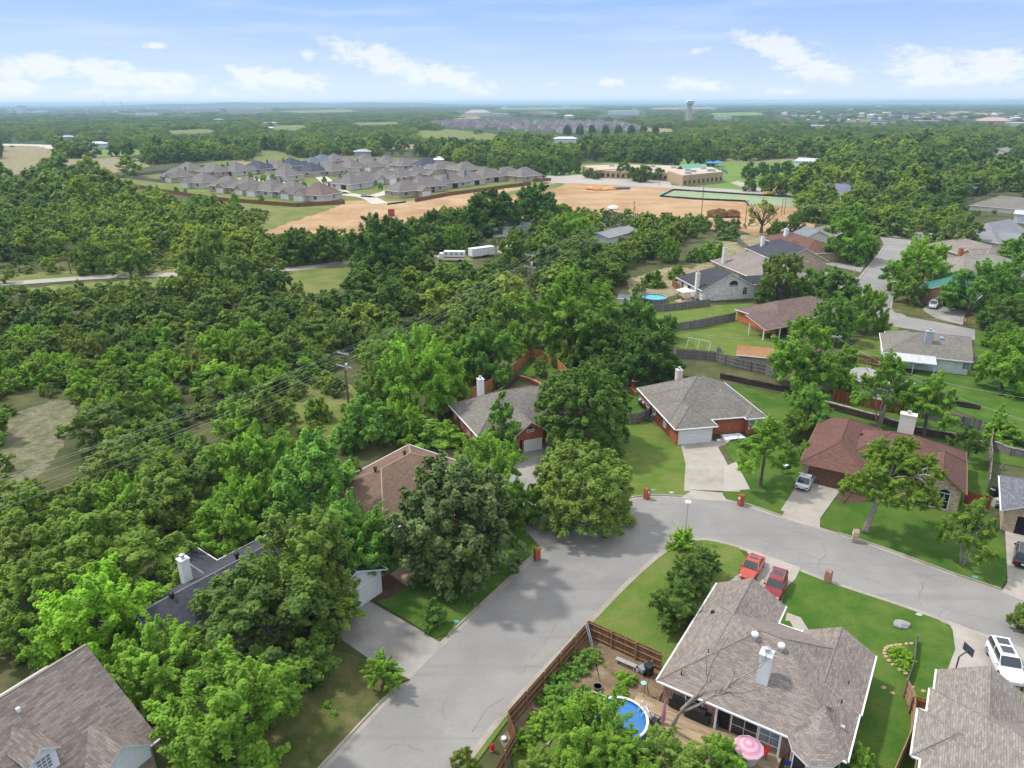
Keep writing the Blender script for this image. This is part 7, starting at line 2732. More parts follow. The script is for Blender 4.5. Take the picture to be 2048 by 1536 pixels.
def limb(mb, pts, r0, depth, g, spread=.6):
    n = len(pts)
    mb.tube(pts, [r0 * (1 - .8 * i / (n - 1)) + .006 for i in range(n)], 6)
    if depth == 0:
        return
    for k in range(7 if depth > 1 else 5):
        i = g.uniform(.3, .98)
        idx = int(i * (n - 1))
        p = Vector(pts[idx]).lerp(Vector(pts[min(idx + 1, n - 1)]), i * (n - 1) - idx)
        d = (Vector(pts[min(idx + 1, n - 1)]) - Vector(pts[max(idx, 0)])).normalized() if idx + 1 < n else (Vector(pts[-1]) - Vector(pts[-2])).normalized()
        s = d + Vector((g.uniform(-1, 1), g.uniform(-1, 1), g.uniform(-.35, .75))) * spread
        L = g.uniform(.5, 1.0) * (1.9 if depth > 1 else .8)
        q = [p]
        for j in range(3):
            q.append(q[-1] + s.normalized() * L / 3 + Vector((g.uniform(-.12, .12), g.uniform(-.12, .12), g.uniform(-.05, .16))))
        limb(mb, q, r0 * .34, depth - 1, g, .75)


def wp(u, v, z):
    q = P(u, v, z)
    return Vector((q.x - base.x, q.y - base.y, z - .1))


g5 = random.Random(21)
for i, pts in enumerate([[(0, 0, 0), wp(1350, 1442, 1.6), wp(1362, 1420, 3.2), wp(1385, 1395, 4.6)],
                         [wp(1362, 1420, 3.2), wp(1395, 1388, 5.2), wp(1411, 1366, 6.2), wp(1418, 1335, 7.0), wp(1435, 1310, 7.8), wp(1450, 1282, 8.4)],
                         [wp(1372, 1410, 3.8), wp(1410, 1385, 5.4), wp(1450, 1378, 6.2), wp(1470, 1360, 7.0), wp(1500, 1345, 7.6), wp(1520, 1335, 7.9)],
                         [wp(1362, 1424, 3.0), wp(1400, 1408, 4.4), wp(1425, 1392, 5.4), wp(1460, 1385, 6.0), wp(1500, 1400, 6.0), wp(1525, 1402, 6.0)]]):
    if i == 0:
        pts = [wp(1340, 1462, 0.0), wp(1348, 1446, 1.4), wp(1358, 1428, 2.8), wp(1366, 1418, 3.6)]
    mb = MB()
    limb(mb, pts, .21 if i == 0 else .12, 0 if i == 0 else 2, g5)
    mb.build('trunk' if i == 0 else 'branch', M('grey_dead_wood', (.30, .26, .22), .95, .1, .2), dt)

# bare spreading tree at the edge of the dirt
base = P(1522, 466, 0)
bt = thing('bare_tree', 'almost bare spreading tree with a dark trunk at the near edge of the dirt', 'tree', (base.x, base.y, 0))
mb = MB()
g6 = random.Random(31)
mb.tube([(0, 0, 0), (0, 0, 2.2), (.2, 0, 4.4)], [.7, .5, .35], 8)
for k in range(11):
    a = k * .58
    e = [Vector((0, 0, g6.uniform(2.4, 4.4)))]
    s = Vector((cos(a), sin(a) * .8, g6.uniform(.5, 1.4))).normalized()
    for j in range(4):
        e.append(e[-1] + s * 1.7 + Vector((g6.uniform(-.3, .3), g6.uniform(-.3, .3), g6.uniform(0, .5))))
    limb(mb, e, .26, 2, g6, .9)
mb.build('trunk', bark, bt)
cr = bpy.data.objects.new('crown', crown_mesh('thin_crown', 300, 60, 22, .07, leaf_near, rc=(.16, .3)))
C.objects.link(cr)
cr.parent = bt
cr.location = (0, 0, 7.5)
cr.scale = (6, 6, 4.6)
cr.color = (1.3, .95, .8, 1)

# row of round trees on the far lawn, park oaks and school trees
for i, u in enumerate((1135, 1160, 1184, 1211, 1237, 1263, 1287, 1311)):
    tree(u, 260, 16, 'R', 'k', 'dark round tree in the even row below the far estate', k=1.1, group='even row of round trees')
for u, v, w, lb in [(1316, 312, 26, 'park oak nearest the school end of the row'), (1350, 312, 36, 'park oak second in the row behind the school'), (1392, 311, 40, 'broad park oak just left of the green canopy'), (1426, 315, 36, 'park oak right behind the green canopy'),
                    (1075, 340, 34, 'tree nearest the last estate roof by the school road'), (1105, 333, 36, 'second tree on the school road'), (1128, 336, 28, 'third tree on the school road'), (1150, 332, 30, 'tallest tree left of the school roof'),
                    (1178, 346, 22, 'left of two trees on the school car park'), (1193, 350, 18, 'right of two trees on the school car park'), (1248, 340, 34, 'tall tree in front of the school wing'), (1268, 348, 30, 'middle tree in front of the school wing'),
                    (1290, 347, 36, 'broad tree in front of the school wing'), (1318, 348, 26, 'tree at the right end of the school group'),
                    (1500, 340, 34, 'park tree right of the school path'), (1525, 338, 28, 'park tree behind the path bend'), (1548, 340, 30, 'park tree beside the playing field'), (1573, 336, 30, 'park tree near the white stable'),
                    (1500, 368, 30, 'low round tree on the lawn by the school path'), (1550, 368, 36, 'wide low tree on the lawn by the road')]:
    tree(u, v, w, 'O', 'd', lb, k=.85)

# ------------------------------------------------------------------ woods: nearest trees one by one, the rest as one mass
OPEN = [  # ground and roofs that the photo shows uncovered (pixels)
    [(20, 550), (150, 546), (230, 546), (372, 540), (372, 558), (250, 563), (110, 578), (26, 574)], [(545, 533), (700, 514), (705, 548), (690, 565), (640, 585), (600, 590), (572, 580), (585, 552)],
    [(850, 508), (890, 508), (890, 524), (860, 530)], [(888, 500), (1000, 488), (1000, 522), (888, 526)],
    [(515, 470), (540, 425), (600, 411), (690, 404), (940, 388), (1085, 368), (1320, 371), (1590, 396), (1590, 432), (1480, 446), (1400, 432), (1300, 428), (1180, 420), (1130, 410), (1060, 385), (990, 392), (930, 405), (870, 425), (780, 462), (690, 468)],
    [(322, 385), (335, 345), (440, 328), (560, 322), (700, 312), (850, 314), (900, 326), (1080, 350), (1090, 370), (690, 408), (440, 398)],
    [(1080, 352), (1160, 322), (1340, 330), (1360, 318), (1445, 325), (1600, 318), (1600, 345), (1470, 350), (1480, 362), (1530, 378), (1600, 392), (1320, 376), (1080, 366)],
    [(0, 286), (95, 290), (112, 302), (70, 330), (0, 334)], [(0, 300), (40, 330), (60, 350), (0, 356)], [(180, 304), (285, 300), (290, 312), (180, 314)], [(110, 318), (220, 316), (240, 330), (120, 334)],
    [(505, 300), (560, 302), (600, 320), (520, 332)], [(822, 263), (990, 270), (990, 277), (850, 275)], [(852, 241), (1000, 236), (1090, 236), (1200, 243), (1290, 254), (1280, 266), (1150, 268), (1000, 262), (900, 256)],
    [(1290, 255), (1345, 258), (1345, 265), (1290, 262)], [(535, 250), (600, 250), (620, 256), (550, 260)], [(165, 284), (222, 284), (222, 297), (165, 297)], [(120, 268), (148, 268), (148, 280), (120, 280)],
    [(270, 224), (322, 224), (322, 232), (270, 232)], [(925, 219), (990, 219), (990, 234), (925, 234)], [(1215, 220), (1280, 220), (1280, 233), (1215, 233)], [(1370, 198), (1385, 198), (1385, 240), (1370, 240)],
    [(1590, 312), (1640, 310), (1640, 322), (1590, 322)], [(1655, 362), (1695, 362), (1695, 382), (1655, 382)], [(1990, 290), (2020, 290), (2020, 302), (1990, 302)], [(1100, 276), (1160, 272), (1160, 286), (1100, 288)],
    [(960, 440), (1060, 432), (1060, 480), (965, 482)], [(1185, 456), (1245, 452), (1245, 490), (1190, 490)], [(1040, 505), (1085, 505), (1070, 545), (1055, 600), (1062, 632)],
    [(1250, 545), (1340, 535), (1365, 560), (1340, 590), (1250, 592)], [(1400, 480), (1440, 470), (1500, 500), (1440, 540), (1400, 500)],
    [(670, 700), (712, 700), (712, 800), (690, 815), (680, 760)], [(28, 850), (130, 815), (145, 845), (120, 880), (60, 950), (20, 965)], [(596, 790), (640, 775), (680, 810), (690, 850), (640, 840)],
    [(132, 482), (148, 482), (148, 548), (132, 548)], [(1925, 395), (2048, 385), (2048, 420), (1925, 420)], [(0, 520), (0, 560), (20, 566), (20, 530)],
    [(1760, 474), (1830, 478), (1800, 540), (1740, 560)], [(190, 375), (320, 350), (330, 372), (250, 380)],
    [(700, 246), (790, 243), (800, 248), (720, 251)], [(330, 262), (420, 258), (440, 264), (350, 268)], [(1420, 226), (1520, 224), (1530, 230), (1430, 231)], [(1480, 276), (1560, 272), (1580, 277), (1500, 281)], [(1690, 240), (1760, 238), (1770, 242), (1700, 244)],
    [(560, 222), (700, 219), (720, 223), (600, 226)], [(1930, 318), (2100, 312), (2120, 324), (1960, 328)], [(760, 292), (830, 288), (850, 296), (780, 299)], [(1000, 215), (1160, 213), (1180, 217), (1010, 219)], [(1300, 215), (1420, 213), (1430, 217), (1310, 219)],
    [(1000, 750), (1062, 712), (1142, 745), (1130, 775), (1030, 778)], [(1260, 758), (1320, 752), (1320, 775), (1262, 790)],
    [(200, 335), (420, 322), (520, 322), (520, 330), (320, 345), (240, 355)], [(470, 402), (560, 414), (660, 412), (600, 432), (520, 440)], [(480, 520), (505, 515), (540, 525), (520, 535)]]
HOMES = [(1236, 605), (1250, 548), (1395, 470), (1470, 462), (1560, 440), (1640, 448), (1760, 455), (1880, 470), (1960, 430), (2200, 420), (2200, 2600), (-600, 2600), (-600, 1045), (60, 1045), (300, 1040), (420, 985), (600, 925), (700, 835), (800, 800), (880, 740),
         (1000, 680), (1090, 600), (1180, 590)]
SPARSE = [[(560, 545), (720, 530), (720, 575), (600, 600)], [(0, 800), (160, 790), (160, 900), (30, 990), (0, 990)], [(560, 760), (760, 760), (700, 900), (560, 960)],
          [(820, 258), (1000, 266), (1000, 282), (840, 282)], [(0, 280), (110, 280), (130, 330), (0, 360)], [(1240, 540), (1500, 465), (1440, 600), (1240, 606)],
          [(0, 520), (380, 505), (520, 505), (520, 530), (380, 545), (0, 560)], [(1160, 460), (1260, 440), (1330, 440), (1260, 500), (1180, 500)]]
TOWNS = [[(0, 208), (520, 208), (520, 231), (330, 236), (0, 234)], [(1540, 220), (2100, 220), (2100, 262), (1700, 262), (1540, 250)], [(900, 220), (1120, 220), (1120, 240), (900, 240)], [(1190, 220), (1300, 220), (1300, 240), (1190, 240)], [(1420, 232), (1480, 232), (1480, 246), (1420, 246)], [(1610, 250), (1680, 250), (1680, 268), (1610, 268)]]
fr = random.Random(99)
cand = []


def try_tree(X, Y, r, k, clear):
    zc = (k + clear) * r
    ub, vb, dpt = Q(X, Y, 0)
    if dpt < 10 or ub < -140 or ub > 2190 or vb > 1600:
        return None
    if inside(ub, vb, HOMES):
        return None
    pts = [Q(X, Y, 0)[:2], Q(X, Y, zc)[:2], Q(X, Y, zc + k * r * .85)[:2], Q(X - r * .8, Y, zc)[:2], Q(X + r * .8, Y, zc)[:2]]
    for pl in OPEN:
        for q in pts:
            if inside(q[0], q[1], pl):
                return None
    for pl in TOWNS:
        if dpt > 900 and inside(ub, vb, pl) and fr.random() < .85:
            return None
    for pl in SPARSE:
        if inside(ub, vb, pl) and fr.random() < .8:
            return None
    return ub, vb, dpt


def lowfreq(x, y):
    return .5 + .25 * sin(x * .021 + 1.3 * sin(y * .013)) + .25 * sin(y * .027 + 1.7 * sin(x * .017 + 2))


# near belt
for (y0, y1, stp, r0, r1) in [(70, 330, 4.7, 2.0, 3.7), (330, 800, 7.6, 3.2, 5.4), (800, 1700, 15, 6.5, 10.5), (1700, 3600, 34, 14, 22), (3600, 8500, 95, 38, 60)]:
    y = y0
    while y < y1:
        half = y * .80 + 60
        x = -half
        while x < half:
            X, Y = x + fr.uniform(-.5, .5) * stp, y + fr.uniform(-.5, .5) * stp
            x += stp
            lf = lowfreq(X, Y)
            if y1 > 800 and fr.random() < .12 + .3 * (lf < .3) + (.35 if y > 3600 and lf < .5 else 0):
                continue
            if y1 <= 800 and fr.random() < .05 + .22 * (lf < .42):
                continue
            r = fr.uniform(r0, r1) * (.85 + .3 * lf)
            if y1 <= 800:
                r *= fr.choice([.6, .8, 1, 1, 1, 1, 1.25, 1.5 if y > 330 else 1.2])
            k = fr.uniform(.72, 1.0) if y1 <= 800 else (4.2 if y1 < 1800 else 3.0) / r * fr.uniform(.7, 1.15)
            res = try_tree(X, Y, r, k, .2 if y1 <= 800 else 0.0)
            if res:
                cand.append((res[2], X, Y, r, k, res[0], res[1], y1))
        y += stp
cand.sort()
NEAR_MAX = 300 - NT_ - 3
near = [c for c in cand if c[7] <= 330 and -60 < c[5] < 2110][:max(0, NEAR_MAX)]
near_set = {(c[1], c[2]) for c in near}
cols = ['g', 'g', 'g', 'b', 'b', 'l', 'o', 's', 's', 'v', 'g', 'o', 'b', 'r', 'l', 'l']


def zone(u, v):
    if v > 960:
        return 'green tree in the lowest strip of wood under the left ends of the cables', 'wood below the cables'
    if u < 330:
        return 'scrubby tree in the wood around the bare clearing at the left edge', 'wood round the bare clearing'
    if u < 640:
        return 'bushy tree in the dense wood left of the clearing pole', 'dense wood left of the clearing pole'
    return 'leafy tree in the wood between the clearing pole and the tall pole', 'wood between the two poles'


for (dpt, X, Y, r, k, u, v, y1) in near:
    lb, gp = zone(u, v)
    place_tree(X, Y, r, fr.choice(['S', 'S', 'S', 'O', 'T', 'W']), k * .95, cols[int(fr.random() * len(cols))], lb, gp)

rest = [c for c in cand if (c[1], c[2]) not in near_set]
src = bpy.data.collections.new('wood_sources')
far_meshes = [crown_mesh('wood_crown_%d' % k, 200 + k, 60, 24, .12, leaf_far, ('round', 'tall')[k % 2], lobes=5 + k % 3, rc=(.18, .30)) for k in range(6)]
flat_meshes = [crown_mesh('canopy_patch_%d' % k, 230 + k, 150, 14, .075, leaf_far, 'bush', lobes=14, rc=(.08, .16)) for k in range(3)]
srcs = []
for me in far_meshes + flat_meshes:
    o = bpy.data.objects.new(me.name, me)
    src.objects.link(o)
    srcs.append(o)


def scatter(name, label, items, idx0, nvar):
    N = len(items)
    me = bpy.data.meshes.new(name)
    me.vertices.add(N)
    co = np.array([(c[1], c[2], (c[4] + (.2 if c[7] <= 800 else 0)) * c[3]) for c in items], np.float32)
    me.vertices.foreach_set('co', co.reshape(-1))
    a = me.attributes.new('size', 'FLOAT_VECTOR', 'POINT')
    a.data.foreach_set('vector', np.array([(c[3], c[3], c[3] * c[4]) for c in items], np.float32).reshape(-1))
    a = me.attributes.new('turn', 'FLOAT_VECTOR', 'POINT')
    a.data.foreach_set('vector', np.array([(0, 0, fr.uniform(0, 6.28)) for c in items], np.float32).reshape(-1))
    a = me.attributes.new('pick', 'INT', 'POINT')
    a.data.foreach_set('value', np.array([fr.randrange(nvar) for c in items], np.int32))
    me.update()
    ob = bpy.data.objects.new(name, me)
    C.objects.link(ob)
    ng = bpy.data.node_groups.new(name + '_nodes', 'GeometryNodeTree')
    ng.interface.new_socket('Geometry', in_out='INPUT', socket_type='NodeSocketGeometry')
    ng.interface.new_socket('Geometry', in_out='OUTPUT', socket_type='NodeSocketGeometry')
    gi, go = ng.nodes.new('NodeGroupInput'), ng.nodes.new('NodeGroupOutput')
    join = ng.nodes.new('GeometryNodeJoinGeometry')
    for o in srcs[idx0:idx0 + nvar][::-1]:
        oi = ng.nodes.new('GeometryNodeObjectInfo')
        oi.inputs['Object'].default_value = o
        oi.inputs['As Instance'].default_value = True
        ng.links.new(oi.outputs['Geometry'], join.inputs[0])
    iop = ng.nodes.new('GeometryNodeInstanceOnPoints')
    iop.inputs['Pick Instance'].default_value = True
    ng.links.new(gi.outputs[0], iop.inputs['Points'])
    ng.links.new(join.outputs[0], iop.inputs['Instance'])

    def attr(nm, typ):
        n = ng.nodes.new('GeometryNodeInputNamedAttribute')
        n.data_type = typ
        n.inputs['Name'].default_value = nm
        return n.outputs['Attribute']
    ng.links.new(attr('size', 'FLOAT_VECTOR'), iop.inputs['Scale'])
    e2r = ng.nodes.new('FunctionNodeEulerToRotation')
    ng.links.new(attr('turn', 'FLOAT_VECTOR'), e2r.inputs[0])
    ng.links.new(e2r.outputs[0], iop.inputs['Rotation'])
    ng.links.new(attr('pick', 'INT'), iop.inputs['Instance Index'])
    ng.links.new(iop.outputs[0], go.inputs[0])
    md = ob.modifiers.new('scatter', 'NODES')
    md.node_group = ng
    stuff(ob, label, 'woodland')
    return ob


low = []
y = 74
while y < 330:
    x = -(y * .8 + 40)
    while x < y * .8 + 40:
        X, Y = x + fr.uniform(-1.3, 1.3), y + fr.uniform(-1.3, 1.3)
        x += 2.7
        u, v, dpt = Q(X, Y, 0)
        if -60 < u < 2100 and v < 1300 and not inside(u, v, HOMES) and fr.random() < .25 + .6 * lowfreq(X * 2, Y * 2) and not any(inside(u, v - 6, pl) or inside(u, v, pl) for pl in OPEN[:40] if pl[0] != (28, 850) or fr.random() < .6):
            low.append((dpt, X, Y, fr.uniform(.5, 1.5) * (1 if fr.random() < .8 else 1.5), fr.uniform(.5, .9), u, v, 330))
    y += 2.7
scatter('undergrowth', 'low green undergrowth and brambles between the trees of the wood', low, 0, 6)
scatter('woodland', 'dense green woodland rolling back from the lane to the middle distance', [c for c in rest if c[7] <= 800], 0, 6)
scatter('far_woodland', 'distant belt of woods fading to blue towards the horizon', [c for c in rest if c[7] > 800], 6, 3)
print('TREES', NT_, 'rest', len(rest))

# ------------------------------------------------------------------ plants that use the crown meshes
for lb, u, v, w, col in [('tall leafy vegetable clump in the fence corner of the garden', 1166, 1326, 50, 'e'), ('second clump next to it along the garden fence', 1188, 1312, 38, 'g'), ('large dark-leaved squash clump by the garden fence', 1118, 1368, 50, 'v'), ('lower squash clump trailing down the garden fence', 1105, 1395, 52, 'v'),
                         ('rounded leafy clump nearest the black bin', 1252, 1358, 42, 'b'), ('smaller bright clump below the rounded one', 1245, 1382, 28, 'b'), ('dark clump on the timber edging', 1167, 1380, 24, 'v'), ('little sprout on the bare soil', 1210, 1334, 10, 'b'), ('second little sprout on the soil', 1158, 1350, 12, 'g'),
                         ('thin sprout near the bench', 1226, 1348, 9, 'l'), ('weedy yellow-green patch at the bottom of the garden', 1085, 1440, 60, 'l'), ('dark weeds by the bottom garden fence corner', 1052, 1470, 40, 'g'),
                         ('leafy row plant along the garden fence, upper one', 1140, 1345, 40, 'v'), ('broad squash leaves beside the middle of the garden fence', 1128, 1385, 46, 'e'), ('weedy green patch below the squash clump', 1110, 1420, 44, 'b'), ('yellowing weeds near the lower timber rail', 1075, 1460, 46, 'l'), ('rank green weeds in the bottom garden corner', 1045, 1490, 50, 'b'), ('bushy weeds beside the pool', 1150, 1412, 36, 'l'), ('low weeds along the timber edging', 1130, 1445, 40, 'b'), ('tuft of weeds under the garden bench', 1238, 1318, 14, 'g'),
                         ('low bright clump of shrubs in the worn lawn', 652, 1410, 22, 'b'), ('second low shrub on the worn lawn', 668, 1428, 18, 'b'),
                         ('low shrub beside the rust-red house front', 1745, 990, 34, 'd'), ('second low shrub along the rust-red house front', 1790, 1000, 36, 'd'), ('yellow-green flowers filling the fan-shaped bed', 1806, 1312, 44, 'y'), ('lower half of the planting in the fan-shaped bed', 1806, 1332, 30, 'l')]:
    tree(u, v, w * 1.15, 'B', col, lb, k=.6, name='garden_plant' if 'shrub' not in lb else None, cat='plant' if 'shrub' not in lb else None)
for (t, r, h) in POTS:
    cr = bpy.data.objects.new('foliage', PROTO['B'][0])
    C.objects.link(cr)
    cr.parent = t
    cr.location = (0, 0, .3 + h * .4)
    cr.scale = (r, r, h * .55)
    cr.color = (1, 1.2, .8, 1)

# ------------------------------------------------------------------ the new estate
est_wall = [bricks('estate_brick_a', (.40, .32, .24), mortar=(.42, .36, .3)), bricks('estate_brick_b', (.52, .49, .44), mortar=(.5, .46, .42)), bricks('estate_brick_c', (.44, .37, .30), mortar=(.42, .36, .3))]
est_roof = {'g': shingle('estate_grey', (.19, .17, .16), .14), 'd': shingle('estate_dark', (.075, .080, .105), .12), 'b': shingle('estate_brown', (.19, .135, .115), .14), 's': shingle('estate_slate', (.16, .175, .20), .12)}
EST_PLANS = [
    [(-8, 8, -6.5, 6.5, 2.8, .66, 'hh', 'x'), (1.5, 8.2, -10, 1, 2.8, .62, 'gh', 'y')],
    [(-9, 9, -6, 6, 2.8, .66, 'hh', 'x'), (-8.5, -1.5, -9, 1, 2.8, .62, 'hh', 'y'), (2, 9.1, -8, 2, 2.8, .62, 'gh', 'y')],
    [(-7.5, 7.5, -7.2, 7.2, 2.8, .66, 'hh', 'x'), (-7.8, -1, -9.5, 0, 2.8, .66, 'gh', 'y')],
]
EST_WINS = [[(1, 'y0', 4.8, .05, 4.6, 2.1, 'g'), (0, 'y0', -4, .9, 1.8, 1.4, 'w'), (0, 'y1', -3, .9, 1.8, 1.4, 'w'), (0, 'y1', 3, .9, 1.6, 1.4, 'w'), (0, 'x0', 0, .9, 1.4, 1.4, 'w'), (0, 'x1', 1, .9, 1.4, 1.4, 'w')],
            [(2, 'y0', 5.5, .05, 4.6, 2.1, 'g'), (1, 'y0', -5, .9, 2.0, 1.4, 'w'), (0, 'y1', 0, .1, 3.4, 2.1, 'o'), (0, 'y1', -5, .9, 1.6, 1.4, 'w'), (0, 'x0', 0, .9, 1.4, 1.4, 'w'), (0, 'x1', 1, .9, 1.4, 1.4, 'w')],
            [(1, 'y0', -4.4, .05, 4.6, 2.1, 'g'), (0, 'y0', 3, .9, 1.8, 1.4, 'w'), (0, 'y1', -2, .1, 3.2, 2.1, 'o'), (0, 'y1', 4, .9, 1.6, 1.4, 'w'), (0, 'x0', 0, .9, 1.4, 1.4, 'w'), (0, 'x1', 1, .9, 1.4, 1.4, 'w')]]
cache = {}
EST = {
    'front row along the board fence': [(357, 362, 'g', -31), (411, 374, 'g', -31), (460, 382, 'g', -31), (497, 386, 'g', -31), (546, 391, 'g', -31), (587, 394, 'g', -31), (640, 400, 'b', -25)],
    'second row facing the inner street': [(380, 349, 'g', 149), (428, 352, 'g', 149), (474, 350, 'g', 149), (517, 346, 'd', 149), (552, 344, 'g', 149), (583, 340, 'd', 149), (573, 360, 'g', -31), (624, 352, 'd', -31), (664, 350, 'g', -31)],
    'back row by the bare bank': [(626, 337, 's', 60), (645, 330, 's', 60), (669, 329, 'g', 60), (702, 343, 'g', -31), (730, 330, 'g', 50), (738, 341, 'g', -31), (772, 334, 'g', 50)],
    'middle block round the bend': [(811, 338, 'g', 40), (852, 339, 'd', 40), (885, 346, 'g', 220), (930, 348, 'g', 220), (727, 370, 'g', 60), (700, 377, 'g', 150), (770, 365, 'g', 60), (800, 362, 'g', 60), (834, 359, 'g', 42)],
    'right row backing onto the dirt': [(812, 392, 'g', 42), (850, 383, 'g', 222), (897, 375, 'g', 222), (932, 369, 'g', 222), (971, 363, 'g', 222), (1012, 359, 'g', 222), (1049, 361, 'g', 222)],
}
er = random.Random(4)
ordn = ['first', 'second', 'third', 'fourth', 'fifth', 'sixth', 'seventh', 'eighth', 'ninth']
rname = {'g': 'grey', 'd': 'dark slate', 'b': 'brown', 's': 'blue-grey'}
for row, items in EST.items():
    for i, (u, v, rc_, ang) in enumerate(items):
        plan = er.randrange(3)
        key = (plan, rc_, er.randrange(2))
        lb = '%s estate house, %s from the left in the %s' % (rname[rc_], ordn[i], row)
        p = P(u, v)
        if key not in cache:
            root, _, _ = house('estate_house', lb, Vector((p.x, p.y, 0)), ang=R(ang), blocks=EST_PLANS[plan], wall=est_wall[er.randrange(3)], roof=est_roof[rc_], wins=EST_WINS[plan], zb=.12, group='houses of the new estate',
                               chims=[(3, 3.4, 3, 7.2, .8, .8, M('estate_flue', (.16, .14, .13), .9))] if key[2] else ())
            cache[key] = root
        else:
            root = copy_tree(cache[key])
            root.location = (p.x, p.y, .12)
            root.rotation_euler = (0, 0, R(ang))
            root['label'] = lb
        root.scale = (1.14, 1.14, 1.16)
fence('long dark board fence along the front of the new estate', [(205, 363), (345, 388), (440, 402), (590, 414), (690, 408)], 1.9, fence_brown, post_m, posts=False, step=8, rails=False)
fence('dark board fence behind the right row of the new estate', [(830, 404), (900, 391), (960, 383), (1010, 376), (1062, 370)], 1.9, fence_brown, post_m, posts=False, step=8, rails=False)
fence('dark grey fence along the far lawn strip left of the estate', [(175, 352), (250, 356), (330, 366)], 1.9, fence_grey, post_g, posts=False, step=8, rails=False)
fence('dark grey fence along the bank behind the estate', [(230, 357), (350, 343), (410, 334)], 1.9, fence_grey, post_g, posts=False, step=8, rails=False)
fence('brown fence between the last estate house and the school road', [(1066, 364), (1102, 362)], 1.9, fence_brown, post_m, posts=False, step=8, rails=False)
fence('rust-brown fence on the bank at the top of the estate', [(568, 327), (598, 325)], 2.2, fence_brown, post_m, posts=False, step=8, rails=False)
for i, (u, v, w) in enumerate([(527, 356, 15), (353, 380, 11), (370, 382, 8), (446, 336, 14), (595, 368, 11), (648, 360, 13), (700, 364, 12), (760, 372, 12), (865, 358, 14), (878, 360, 12), (935, 350, 10), (720, 352, 10), (470, 400, 22), (415, 358, 10), (523, 398, 14), (900, 352, 11), (395, 362, 13), (440, 366, 12), (480, 372, 13), (560, 376, 14), (610, 372, 15), (545, 355, 13), (500, 350, 12), (690, 352, 14), (750, 352, 12), (790, 352, 12), (820, 370, 13), (850, 368, 14), (910, 362, 13), (950, 356, 12), (985, 352, 14), (620, 340, 12), (700, 332, 12), (1000, 348, 18)]):
    tree(u, v, w, 'B', 'b' if i % 3 else 'l', 'small garden tree among the new estate houses', k=1.1, group='small trees of the estate', name='garden_tree', cat='small tree', clear=.2)

# ------------------------------------------------------------------ far estate and town
far_roofs = [shingle('far_roof_a', (.150, .130, .140), .1), shingle('far_roof_b', (.185, .160, .165), .1), shingle('far_roof_c', (.135, .12, .135), .1)]
src_h = []
for k in range(3):
    rb, wb, gb = MB(), MB(), MB()
    roof_block(rb, wb, gb, (-9, 9, -7, 7, 2.8, .68, 'hh', 'x'), 0)
    roof_block(rb, wb, gb, (-3, 6, -11, 2, 2.8, .66, 'hh', 'y'), 1)
    t = thing('far_house', 'small grey hip-roofed house in the packed far estate below the blue hills', 'house', (0, 0, 0), 0, 'packed roofs of the far estate')
    wb.build('wall', est_wall[k], t)
    rb.build('roof', [far_roofs[k], white, far_roofs[k]], t)
    src_h.append([t, False])
FARPOLY = [(850, 243), (960, 238), (1100, 239), (1200, 244), (1290, 256), (1286, 262), (1240, 262), (1130, 267), (1060, 264), (990, 259), (900, 256)]
hr = random.Random(8)
count = 0
y = 900
while y < 2100:
    x = -300
    while x < 520:
        X, Y = x + hr.uniform(-2, 2), y + hr.uniform(-2, 2)
        u, v, _ = Q(X, Y, 0)
        if inside(u, v, FARPOLY) and hr.random() < .93 and count < 150:
            k = hr.randrange(3)
            if src_h[k][1]:
                t = copy_tree(src_h[k][0])
            else:
                t = src_h[k][0]
                src_h[k][1] = True
            t.location = (X, Y, .1)
            t.rotation_euler = (0, 0, hr.choice([0, pi / 2, pi, .3, 1.9]))
            s = hr.uniform(.9, 1.15)
            t.scale = (s, s, s * hr.uniform(.95, 1.15))
            count += 1
        x += 24
    y += 30 if y < 1300 else 60

pale = [M('town_white', (.66, .66, .66), .7), M('town_cream', (.56, .50, .42), .7), M('town_grey', (.36, .36, .38), .7), M('town_rose', (.42, .30, .26), .7)]


def town_block(label, u, v, wpx, h, mat, depth=None, group=None, roof=None, name='town_building', hip=False):
    p = P(u, v)
    dpt = Q(p.x, p.y, 0)[2]
    w = wpx / FPX * dpt
    dp = depth or max(12, w * .45)
    t = thing(name, label, 'building', (p.x, p.y, 0), -math.atan2(p.x, p.y), group)
    mb = MB()
    mb.prism([(-w / 2, 0), (w / 2, 0), (w / 2, dp), (-w / 2, dp)], 0, h)
    mb.build('wall', mat, t)
    mb = MB()
    if hip:
        e = [(-w / 2 - 1, -1, h), (w / 2 + 1, -1, h), (w / 2 + 1, dp + 1, h), (-w / 2 - 1, dp + 1, h)]
        r0, r1 = (-w / 2 + dp * .4, dp / 2, h + dp * .16), (w / 2 - dp * .4, dp / 2, h + dp * .16)
        mb.poly([e[0], e[1], r1, r0])
        mb.poly([e[2], e[3], r0, r1])
        mb.poly([e[1], e[2], r1])
        mb.poly([e[3], e[0], r0])
    else:
        mb.prism([(-w / 2 - .5, -.5), (w / 2 + .5, -.5), (w / 2 + .5, dp + .5), (-w / 2 - .5, dp + .5)], h + .01, h + .7)
    mb.build('roof', roof or mat, t)
    if wpx > 12 and not hip:
        wb_ = MB()
        n = max(3, int(wpx / 3))
        for k in range(n):
            for fl in range(max(1, int(h / 4))):
                x = -w / 2 + w * (k + .5) / n
                wb_.box(x - w / n * .22, -.12, 1.2 + fl * 3.6, x + w / n * .22, -.02, 2.9 + fl * 3.6)
        stuff(wb_.build('windows', glass_b, t))
    return t


